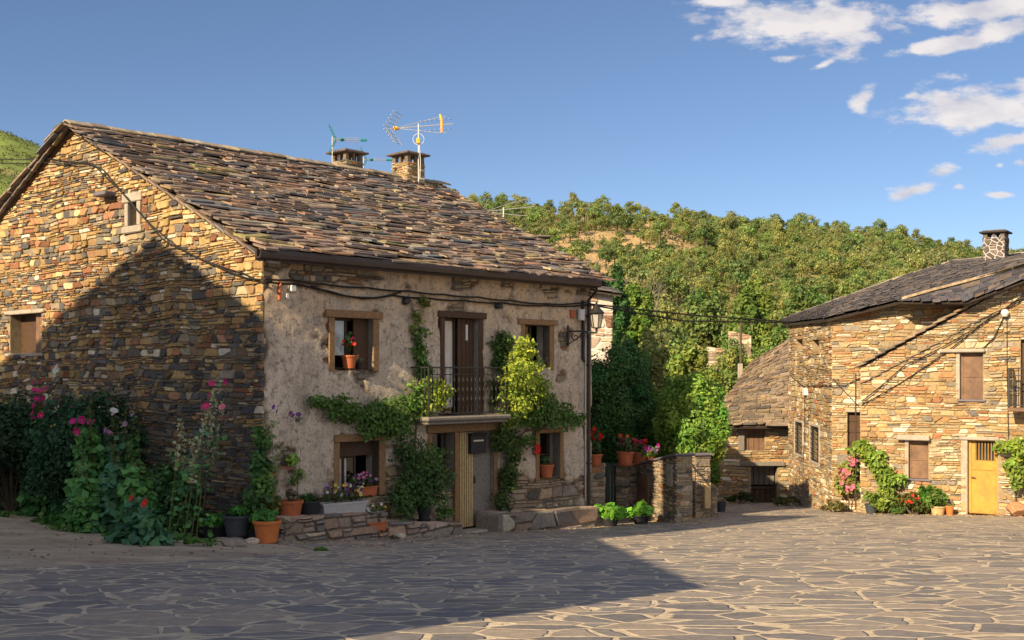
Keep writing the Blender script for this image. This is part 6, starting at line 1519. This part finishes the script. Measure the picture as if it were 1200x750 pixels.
tag(mb.build('hatch', MATS['shutter_brown'], w_), 'weathered brown plank hatch')
h = bh[1]; mb = MB(); BP.box(mb, h[0]-.4, h[1]+.25, -.25, .12, h[3], h[3]+.16, .02); dfb = mb.build('door_lintel', MATS['grey_wood'], barn)
mb = MB()
for k in range(5):
    BP.box(mb, h[0]+(h[1]-h[0])*k/5+.01, h[0]+(h[1]-h[0])*(k+1)/5-.01, -.30, -.25, h[2], h[2]+(h[3]-h[2])*.47, .006)
BP.box(mb, h[0], h[1], -.24, -.2, h[2]+(h[3]-h[2])*.47, h[2]+(h[3]-h[2])*.53, .006); mb.build('stable_door', MATS['dark_wood'], barn)
mb = MB()
for k in range(5): BP.box(mb, h[0]+(h[1]-h[0])*k/5+.01, h[0]+(h[1]-h[0])*(k+1)/5-.01, -.5, -.45, h[2]+(h[3]-h[2])*.55, h[3], .006)
mb.build('upper_door', MATS['grey_wood'], barn)
e0 = pix(831,499,41.5); e1 = pix(935,499,41.5); t1 = pix(935,392,46.5); t0 = pix(881,425,46.2)
quad_roof('roof', e0, e1, t1, t0, .16, (.22,.6), PAL_SLATE_TAN, barn, 'tan brown slate roof of the barn', .12)

# --- house seen beyond the main house roof corner
y5 = 46.0; bg = thing('stone_house', 'pale stone house partly seen behind the street lantern', 'house', pix(690, 560, y5))
PB = Plane(pix(640,0,y5).xy, (1,.05)); wL = PB.t(718); zt_ = (HY-352)/F*y5; zt2 = (HY-344)/F*y5
mb = MB(); sp = [(0,-6),(wL,-6),(wL,zt2-.1),(0,zt_+.9)]; wall_faces(mb, lambda u, v: PB.P(u,0,v), sp, []); mb.quad(PB.P(wL,0,-6),PB.P(wL,-7,-6),PB.P(wL,-7,zt2),PB.P(wL,0,zt2-.1)); wm = mb.build('wall', MATS['foam_white'], bg)
mb = MB(); rubble(mb, PB, sp, .45, .25, [(3,(.55,.45,.36)),(2,(.42,.30,.22)),(1,(.30,.17,.11)),(2,(.62,.55,.47))], rng, depth=(.02,.05), joint=.03); mb.build('stone_facing', MATS['stone'], wm)
quad_roof('roof', PB.P(-1,.4,zt2+.55), PB.P(wL+.3,.4,zt2-.05), PB.P(wL+.3,-4,zt2+.5), PB.P(-1,-4,zt2+1.1), .35, (.4,1), PAL_SLATE_DARK, bg, None, .1)
# chimney peeping above the verge of the big roof belongs to a low house behind
bg2 = thing('slate_house', 'low slate roofed house hidden behind the big roof, only its chimney cap showing', 'house', pix(632, 560, 52))
cb = pix(631, 300, 52.0)
mb = MB(); mb.frame(V(cb.x-5, 50, -6), V(6.0,0,0), V(0,7,0), V(0,0,6+3.6)); mb.build('walls', MATS['mortar'], bg2)
quad_roof('roof', V(cb.x-5.2,49.6,3.55), V(cb.x+1.2,49.6,3.55), V(cb.x+1.2,53.5,4.9), V(cb.x-5.2,53.5,4.9), .4, (.4,1), PAL_SLATE_DARK, bg2)
chimney('chimney', (cb.x, 52.0), .62, 3.8, (HY-288)/F*52, (HY-279)/F*52, PAL_GREY, 'small chimney with wide slate cap on posts', bg2, .22, U=V(1,0,0), N=V(0,-1,0))

# ================================================================ plants at the right houses
R1pl = R1F
vine('climbing_plant', 'leafy green climber slanting down the corner of the golden right house', R2, [[(1046,598,.1),(1040,560,.1),(1024,530,.1),(1006,524,.12)]],
     [(1010,524,.2,11,7,170,(.10,.19,.03)),(1022,533,.2,12,9,240,(.10,.19,.03)),(1030,548,.2,10,10,230,(.09,.17,.03)),(1040,562,.2,10,10,230,(.09,.18,.03)),(1054,562,.15,7,5,70,(.09,.18,.03)),(1040,582,.2,9,13,200,(.09,.16,.03)),(1034,590,.25,10,9,120,(.10,.18,.03))],
     R2.P(R2.t(1046),.1,gz(*R2.P(R2.t(1046),.1,0).xy)), seed=91, leaf=.07, stem_r=.02)
vine('climbing_plant', 'green creeper hanging at the right frame edge beside the yellow door', R2, [[(1192,605,.1),(1188,560,.1),(1185,520,.1)]],
     [(1176,523,.2,7,6,80,(.11,.20,.03)),(1190,522,.2,12,7,150,(.11,.20,.03)),(1186,545,.2,9,9,130,(.10,.19,.03)),(1195,555,.2,12,14,220,(.10,.18,.03)),(1205,530,.2,10,20,200,(.10,.18,.03))],
     R2.P(R2.t(1192),.1,gz(*R2.P(R2.t(1192),.1,0).xy)), seed=92, leaf=.07, stem_r=.02)
vine('hydrangea', 'pink flowering bush in the corner between the two right houses', R1F, [[(995,600,.2),(994,570,.3),(992,550,.35)]],
     [(992,555,.35,13,13,230,(.12,.17,.04)),(1000,540,.3,9,9,130,(.10,.16,.04)),(987,570,.3,10,8,110,(.12,.17,.04)),(1002,570,.3,8,8,90,(.10,.16,.04))],
     R1F.P(R1F.t(995),.2,gz(*R1F.P(R1F.t(995),.2,0).xy)), seed=93, leaf=.06, flowers='pink', fr=.07,
     flp=[(1000+rng.gauss(0,3.5), 541+rng.gauss(0,4), .5) for _ in range(8)]+[(988+rng.gauss(0,4), 556+rng.gauss(0,5), .55) for _ in range(14)]+[(997+rng.gauss(0,3.5), 570+rng.gauss(0,3), .5) for _ in range(8)], cat='flowering bush')
def r2g(px, off=.35): p = R2.P(R2.t(px,off), off, 0); p.z = gz(p.x,p.y); return p
potted('potted_plant', 'grey pot with bushy green plant under the green climber', r2g(1021), .17, .26, 'slate_plastic', ph=.42, pr=.3, n=420, leaf=.05, col=(.12,.18,.03), seed=94)
potted('potted_plant', 'mustard coloured pot with green bush left of the yellow door', r2g(1099), .2, .24, 'tan_wood', ph=.52, pr=.34, n=600, leaf=.055, col=(.09,.16,.03), seed=95)
potted('potted_plant', 'plain small terracotta pot nearest the yellow door', r2g(1113), .105, .25, 'terracotta_orange', ph=.04, pr=.08, n=24, leaf=.03, seed=96)
bush('heather_bush', 'rounded reddish green bush at the foot of the right house', r2g(1070), (.62,.35,.40), 26, 80, .045, (.10,.13,.03), 97, flowers='red', nf=18, fr=.03)
bush('iris_clump', 'spiky green iris clump beside the reddish bush', r2g(1087,.25), (.22,.2,.62), 14, 40, .08, (.08,.20,.03), 98)
bush('small_shrub', 'low green shrub between the climber and the reddish bush', r2g(1052), (.3,.22,.25), 12, 50, .05, (.09,.16,.03), 99)
bush('grass_tuft', 'dry grass tuft at the foot of the grated window wall', V(*R1S.P(R1S.t(937),.35,0).xy, gz(*R1S.P(R1S.t(937),.35,0).xy)), (.6,.5,.22), 10, 40, .07, (.16,.17,.05), 110)
bush('grass_tuft', 'dry weeds below the pink flowering bush', V(*R1F.P(R1F.t(984),.4,0).xy, gz(*R1F.P(R1F.t(984),.4,0).xy)), (.4,.3,.3), 10, 40, .06, (.20,.18,.07), 111)
bush('nettle_tuft', 'green weeds before the dark barn door', V(*pix(868,0,41).xy, gzp(868,41)), (.6,.4,.3), 10, 40, .07, (.06,.10,.03), 112)
p = r2g(1190,.35); mb = MB(); mb.rock((0,0,.18), (.28,.2,.22), random.Random(3), (.42,.22,.12), 3); o = mb.build('red_boulder', MATS['stone']); o.location = p; tag(o, 'reddish boulder against the wall right of the yellow door', 'boulder')
# wild grass at the wall foot
# ================================================================ trees of the garden and behind
def tr(name, label, px, Y, y_top, rpx, col, seed, leaf=.09, clumps=60, per=120, trunk=.3, cr=.3, cat='tree', group=None, low=-.6, base_z=None, tr_r=.12):
    x = (px-600)/F*Y; bz_ = base_z if base_z is not None else (gz(x,Y) if Y < 62 else hill_z(x,Y)); zt_ = (HY-y_top)/F*Y; h = zt_-bz_
    return tree_at(name, label, cat, (x,Y,bz_), h, rpx/F*Y, h*trunk, clumps, per, leaf, col, seed, group, cr, tr_r, low=low)
tr('laurel_tree', 'dark dense laurel tree behind the geranium pots and green gate', 728, 34.5, 382, 47, (.08,.19,.055), 201, .05, 150, 460, .22, .30, low=-1, tr_r=.1)
tr('fig_tree', 'light green leafy tree right of the dark laurel, over the garden wall', 812, 32.5, 432, 44, (.22,.36,.06), 202, .055, 150, 380, .3, .30, low=-1, tr_r=.1)
tr('fig_tree', 'green shrubby tree spilling over behind the gate piers', 822, 36.5, 490, 22, (.16,.28,.05), 203, .055, 60, 280, .15, .32, low=-1, tr_r=.07)
tr('small_tree', 'low bright green tree behind the garden wall coping', 780, 34.5, 452, 36, (.20,.34,.06), 204, .055, 110, 360, .2, .32, low=-1, tr_r=.07)
tr('walnut_tree', 'sunlit tree standing between the laurel and the barn roof', 812, 47, 392, 40, (.22,.32,.07), 205, .09, 90, 210, .2, .22, low=-.9)
tr('walnut_tree', 'tree just behind the left end of the barn roof', 858, 52, 388, 34, (.22,.30,.08), 206, .09, 80, 200, .2, .22, low=-.9)
tr('willow_tree', 'yellowish green tree directly behind the laurel tree', 762, 52, 380, 34, (.25,.29,.09), 207, .09, 80, 180, .2, .22, low=-.9)
tr('apple_tree', 'round green tree rising behind the barn ridge beside the right house', 905, 56, 368, 36, (.17,.28,.07), 208, .09, 80, 200, .2, .22, low=-.9)
tr('poplar_tree', 'dark green poplar above the corner of the big roof', 718, 75, 306, 21, (.06,.15,.04), 209, .14, 50, 150, .55, .34, low=-1, tr_r=.2)
tr('ash_tree', 'bright green tree standing out on the slope right of the roof corner', 745, 95, 322, 26, (.16,.26,.045), 210, .2, 60, 90, .2, .28, low=-1)
tr('ash_tree', 'broad bright tree low on the slope above the cable', 880, 80, 318, 36, (.15,.24,.05), 211, .18, 70, 100, .2, .28, low=-1)
tr('ash_tree', 'olive green tree low on the slope above the barn', 830, 88, 330, 36, (.14,.20,.055), 212, .18, 70, 100, .2, .28, low=-1)
tr('elm_tree', 'wide tree right behind the edge of the dark slate roof', 945, 78, 326, 34, (.12,.2,.05), 213, .18, 70, 100, .2, .28, low=-1)
tr('elm_tree', 'half hidden tree behind the lantern and pale stone house', 700, 64, 352, 20, (.06,.10,.025), 214, .14, 40, 90, .2, .3, low=-1)
# bare dead trees on the slope
def bare_tree(label, px, Y, ytop, seed):
    x = (px-600)/F*Y; b = Vector((x,Y,hill_z(x,Y))); h = (HY-ytop)/F*Y-b.z; t = thing('bare_tree', label, 'bare tree', b); r_ = random.Random(seed); mb = MB()
    def br(p, d, l, r, lv):
        q = p+d*l; mb.tube([p, p.lerp(q,.5)+V(r_.gauss(0,.03)*l,0,0), q], [r, r*.8, r*.55], 5)
        if lv:
            for _ in range(3):
                nd = (d+V(r_.gauss(0,.45), r_.gauss(0,.45), r_.gauss(0,.2))).normalized(); br(q, nd, l*.66, r*.55, lv-1)
    br(b, V(0,0,1), h*.33, .14, 4); mb.build('branches', MATS['grey_wood'], t)
bare_tree('bare grey tree among the bushes on the slope behind the poplar', 742, 118, 304, 1)
bare_tree('second bare grey tree to the right of the first one on the slope', 762, 116, 312, 2)
bare_tree('thin bare tree higher up beside the sandy clearing', 690, 150, 285, 3)
# ruined pale walls half hidden in the trees
for i, (px, Y, y0, y1, w, lb) in enumerate(((868,62,388,398,1.1,'ruined pale masonry behind the barn among trees'),(830,66,404,425,1.8,'pinkish ruined wall low among the trees left of the barn'))):
    a = pix(px,0,Y); wall_block('ruined_wall', lb, (a.x-w/2,a.y), (a.x+w/2,a.y), .5, (HY-y1)/F*Y-2, (HY-y0)/F*Y, (HY-y0-5)/F*Y, pal=[(3,(.50,.40,.31)),(2,(.40,.27,.19)),(1,(.25,.2,.17))], sw=.5, sh=.25)
mb = MB(); a = pix(868, 398, 50); mb.tube([V(a.x,a.y,-5.2), V(a.x,a.y,(HY-376)/F*50)], [.06,.05], 8); tag(mb.build('utility_pole', MATS['bark']), 'thin utility pole standing behind the barn roof', 'pole')
mb = MB(); a = pix(867.5, 0, 45.4); mb.bevbox(V(a.x-.09,a.y-.09,(HY-445)/F*45.4), (.18,0,0), (0,.18,0), (0,0,.62), .02); tag(mb.build('roof_stone', MATS['concrete']), 'pale upright pinnacle stone on the left edge of the barn roof', 'pinnacle')

# ---------------------------------------------------------------- oaks of the hillside
def oak_mesh(seed, col, n_cl=20, per=60, leaf=.19):
    rg = np.random.default_rng(seed); p, d, k, cs = crown_pts((0,0,1.75), (1.25,1.25,1.25), n_cl, per, rg, .42, col, -.7, .25)
    o = leaf_obj('oak_tree', p, leaf*.5, k, None, nrm=d, seed=seed, asp=.8)
    me = o.data; bpy.data.objects.remove(o)
    # trunk in the same mesh (too small to show as a part)
    bm = bmesh.new(); bm.from_mesh(me); cl = bm.faces.layers.float_color['col']
    mb = MB(); mb.tube([V(0,0,-.5), V(.03,0,.6), V(0,.05,1.6)], [.13,.10,.05], 6); vs = [bm.verts.new(v) for v in mb.v]
    for f in mb.f:
        ff = bm.faces.new([vs[i] for i in f]); ff[cl] = (.09,.075,.055,1)
    bm.to_mesh(me); bm.free(); return me
cols = [(.235,.28,.09),(.195,.26,.08),(.28,.31,.10),(.21,.30,.085),(.13,.195,.065),(.24,.26,.105)]
oaks = [oak_mesh(300+i, cols[i%6]) for i in range(12)]
rgh = np.random.default_rng(7); placed = []
cand = []
for i in range(22000):
    Y = 66+(rgh.random()**.62)*238; q = rgh.uniform(-.64, .64); x = q*Y; z = hill_z(x,Y); px = 600+F*q; py = HY-F*z/Y
    if px < 60 and True: continue
    if 60 < px < 500 and Y > 0 and rgh.random() < .8: continue
    s = .88*rgh.choice((.5,.65,.8,.95,1.1,1.3,1.6))*rgh.uniform(.85,1.15)*(1.15 if Y > 200 else 1.0)
    if py > 256 and (clearing(px, py) or clearing(px, py-7)) and rgh.random() < .85: continue
    cand.append((x,Y,z,s,px,py,rgh.random()))
grid = {}
keep = []
for c in cand:
    d = 1.95*c[3]; key = (int(c[0]//5), int(c[1]//5)); ok = True
    for i in (-1,0,1):
        for j in (-1,0,1):
            for o in grid.get((key[0]+i,key[1]+j), ()):
                if (o[0]-c[0])**2+(o[1]-c[1])**2 < (d*.5+o[3]*1.95*.5)**2: ok = False; break
            if not ok: break
        if not ok: break
    if ok: grid.setdefault(key, []).append(c); keep.append(c)
front = [c for c in keep if 500 < c[4] < 1215]; front.sort(key=lambda c: c[1])
print('OAKS', len(keep)); sel = set(id(c) for c in front[:230]+sorted(front[230:], key=lambda c: c[5])[:50])
LB = {0:'olive green oak among the trees covering the hillside',1:'mid green oak among the trees covering the hillside',2:'yellowish green oak among the trees covering the hillside',3:'fresh green oak among the trees covering the hillside',4:'dark green oak among the trees covering the hillside',5:'dull brownish green oak among the trees covering the hillside'}
rest = []
for c in keep:
    k = int(c[6]*12)
    if id(c) in sel:
        o = bpy.data.objects.new('oak_tree', oaks[k]); C.objects.link(o); 
        if not oaks[k].materials: oaks[k].materials.append(MATS['leaf'])
        o.location = c[:3]; o.rotation_euler[2] = c[6]*97; o.scale = (c[3],c[3],c[3]*(.8+.45*((c[6]*37)%1)))
        tag(o, LB[k%6], 'oak tree', ['olive','mid green','yellowish','fresh green','dark green','brownish'][k%6]+' oaks on the hillside')
    else: rest.append((c, k))
V_ = []; L_i = []; LT = []; CC = []; base = 0
arr = []
for me in oaks:
    nv = len(me.vertices); v = np.empty(nv*3, np.float32); me.vertices.foreach_get('co', v); li = np.empty(len(me.loops), np.int32); me.loops.foreach_get('vertex_index', li)
    lt = np.empty(len(me.polygons), np.int32); me.polygons.foreach_get('loop_total', lt); cc = np.empty(len(me.polygons)*4, np.float32); me.attributes['col'].data.foreach_get('color', cc); arr.append((v.reshape(-1,3), li, lt, cc))
for c, k in rest:
    v, li, lt, cc = arr[k]; a = c[6]*97; ca, sa = math.cos(a), math.sin(a); s = c[3]; zs = s*(.8+.45*((c[6]*37)%1))
    w = np.stack([(v[:,0]*ca-v[:,1]*sa)*s+c[0], (v[:,0]*sa+v[:,1]*ca)*s+c[1], v[:,2]*zs+c[2]], 1); V_.append(w); L_i.append(li+base); LT.append(lt); CC.append(cc); base += len(v)
vv = np.concatenate(V_); li = np.concatenate(L_i); lt = np.concatenate(LT); me = bpy.data.meshes.new('oak_wood')
me.vertices.add(len(vv)); me.vertices.foreach_set('co', vv.ravel()); me.loops.add(len(li)); me.loops.foreach_set('vertex_index', li); me.polygons.add(len(lt)); me.polygons.foreach_set('loop_start', np.concatenate([[0], np.cumsum(lt)[:-1]]).astype(np.int32)); me.update(calc_edges=True)
me.attributes.new('col','FLOAT_COLOR','FACE').data.foreach_set('color', np.concatenate(CC))
tag(link_mesh('oak_wood', me, MATS['leaf']), 'dense oak wood covering the far hillside', 'wood', kind='stuff')
# low scrub between the oaks
n = 14000; qy = 66+(rgh.random(n)**.6)*232; qq = rgh.uniform(-.5,.5,n); P_ = np.array([(q*y, y, hill_z(q*y,y)+.25) for q, y in zip(qq, qy)]); 
rep = 7; P2 = np.repeat(P_, rep, 0)+rgh.normal(0,.42,(n*rep,3))*np.array([1,1,.4]); kk = np.repeat(tint((.10,.12,.03), n, rgh, .4, .2), rep, 0)
o = leaf_obj('hill_scrub', P2, .17, kk, None, seed=5, asp=.8); tag(o, 'low green scrub and dry grass between the hillside oaks', 'scrub', kind='stuff')

# grit, chips and dry leaves gathered along the wall feet
rgx = random.Random(44); mb = MB()
def chip(p, s): mb.rock(p, (s, s*rgx.uniform(.6,1), s*.5), rgx, pick(PAL_LEDGE, rgx), 1)
for i in range(420):
    k = rgx.random()
    if k < .35: t_ = rgx.uniform(-.5, 10); p = FA.P(t_, .8+abs(rgx.gauss(0,.35)), 0)
    elif k < .7: p = G_(rgx.uniform(0, 330), rgx.uniform(612, 655))
    else: t_ = rgx.uniform(0, 6); p = R2.P(t_, .12+abs(rgx.gauss(0,.3)), 0)
    p = Vector((p.x, p.y, gz(p.x, p.y)+.012)); chip(p, rgx.uniform(.012,.045))
tag(mb.build('loose_grit', MATS['stone']), 'small stone chips and grit along the wall feet', 'grit', kind='stuff')
P_ = []
for i in range(900):
    k = rgx.random()
    if k < .45: p = FA.P(rgx.uniform(-.5, 11), .75+abs(rgx.gauss(0,.5)), 0)
    elif k < .75: p = R2.P(rgx.uniform(-.5, 6), .1+abs(rgx.gauss(0,.4)), 0)
    else: p = Vector((rgx.uniform(-9, 9), rgx.uniform(12, 30), 0))
    P_.append((p.x, p.y, gz(p.x,p.y)+.02))
n = len(P_); rg_ = np.random.default_rng(3)
tag(leaf_obj('fallen_leaves', P_, .028, tint((.24,.17,.06), n, rg_, .5, .2), None, nrm=np.tile([0,0,2.], (n,1)), seed=9), 'dry fallen leaves scattered over the paving', 'leaves', kind='stuff')

# ================================================================ unseen building left of the camera, profile shaped to cast the plaza shade
HV = Vector((math.sin(R(SUN_AZ)), math.cos(R(SUN_AZ)), 0)); UV = Vector((HV.y, -HV.x, 0)); TE = math.tan(R(SUN_EL))
C0 = HV.dot(Vector((-9.5, 0, 0)))
def back(p): k = p.dot(HV)-C0; return (p.dot(UV), p.z+k*TE)
apx = back(GA.PP(183,280,0)); wl = back(GA.PP(-4,432,0)); wr = back(GA.PP(305,370,0))
gmid = back(ground_at(690,627)); tip = back(ground_at(828,690)); far = back(ground_at(968,604))
sl_l = (apx[1]-wl[1])/(apx[0]-wl[0])
print('OCCLUDER', apx, wl, wr, gmid, tip, far)
shade_caster = thing('shade_building', 'unseen tall building left of the viewer, shaped to cast the gable shadow', 'shade_caster', HV*C0+UV*(tip[0]-4)+V(0,0,-1.5))
def PC(u, z, d=0): return HV*(C0-d)+UV*u+V(0,0,z)
prof = [(tip[0], -3), (tip[0], tip[1]), gmid, wr, apx, wl, (wl[0]-1.5, wl[1]-1.2), (wl[0]-1.5, -3)]
mb = MB(); n = len(prof); D = 9.0
mb.add([PC(u,z) for u,z in prof]+[PC(u,z,D) for u,z in prof], [tuple(range(n)), tuple(range(n,2*n)), (0,1,n+1,n), (n-2,n-1,2*n-1,2*n-2)]); mb.build('walls', MATS['mortar'], shade_caster)
mb = MB()
for i in range(1, 6):
    (u0,z0_),(u1,z1_) = prof[i], prof[i+1]; mb.add([PC(u0,z0_,0), PC(u1,z1_,0), PC(u1,z1_,D), PC(u0,z0_,D), PC(u0,z0_+.02,0), PC(u1,z1_+.02,0), PC(u1,z1_+.02,D), PC(u0,z0_+.02,D)], [(4,5,6,7),(0,1,2,3)], (.12,.10,.10))
mb.build('roof', MATS['slate'], shade_caster)
tw = far[0]; mb = MB(); zt_ = far[1]
mb.frame(PC(tw-2.9, 2, .3), UV*2.9, HV*-2.9, V(0,0,zt_-2)); mb.build('shade_tower', MATS['mortar'], shade_caster)  # unseen tower added for the long strip of shade past the house
# end of the shade casters
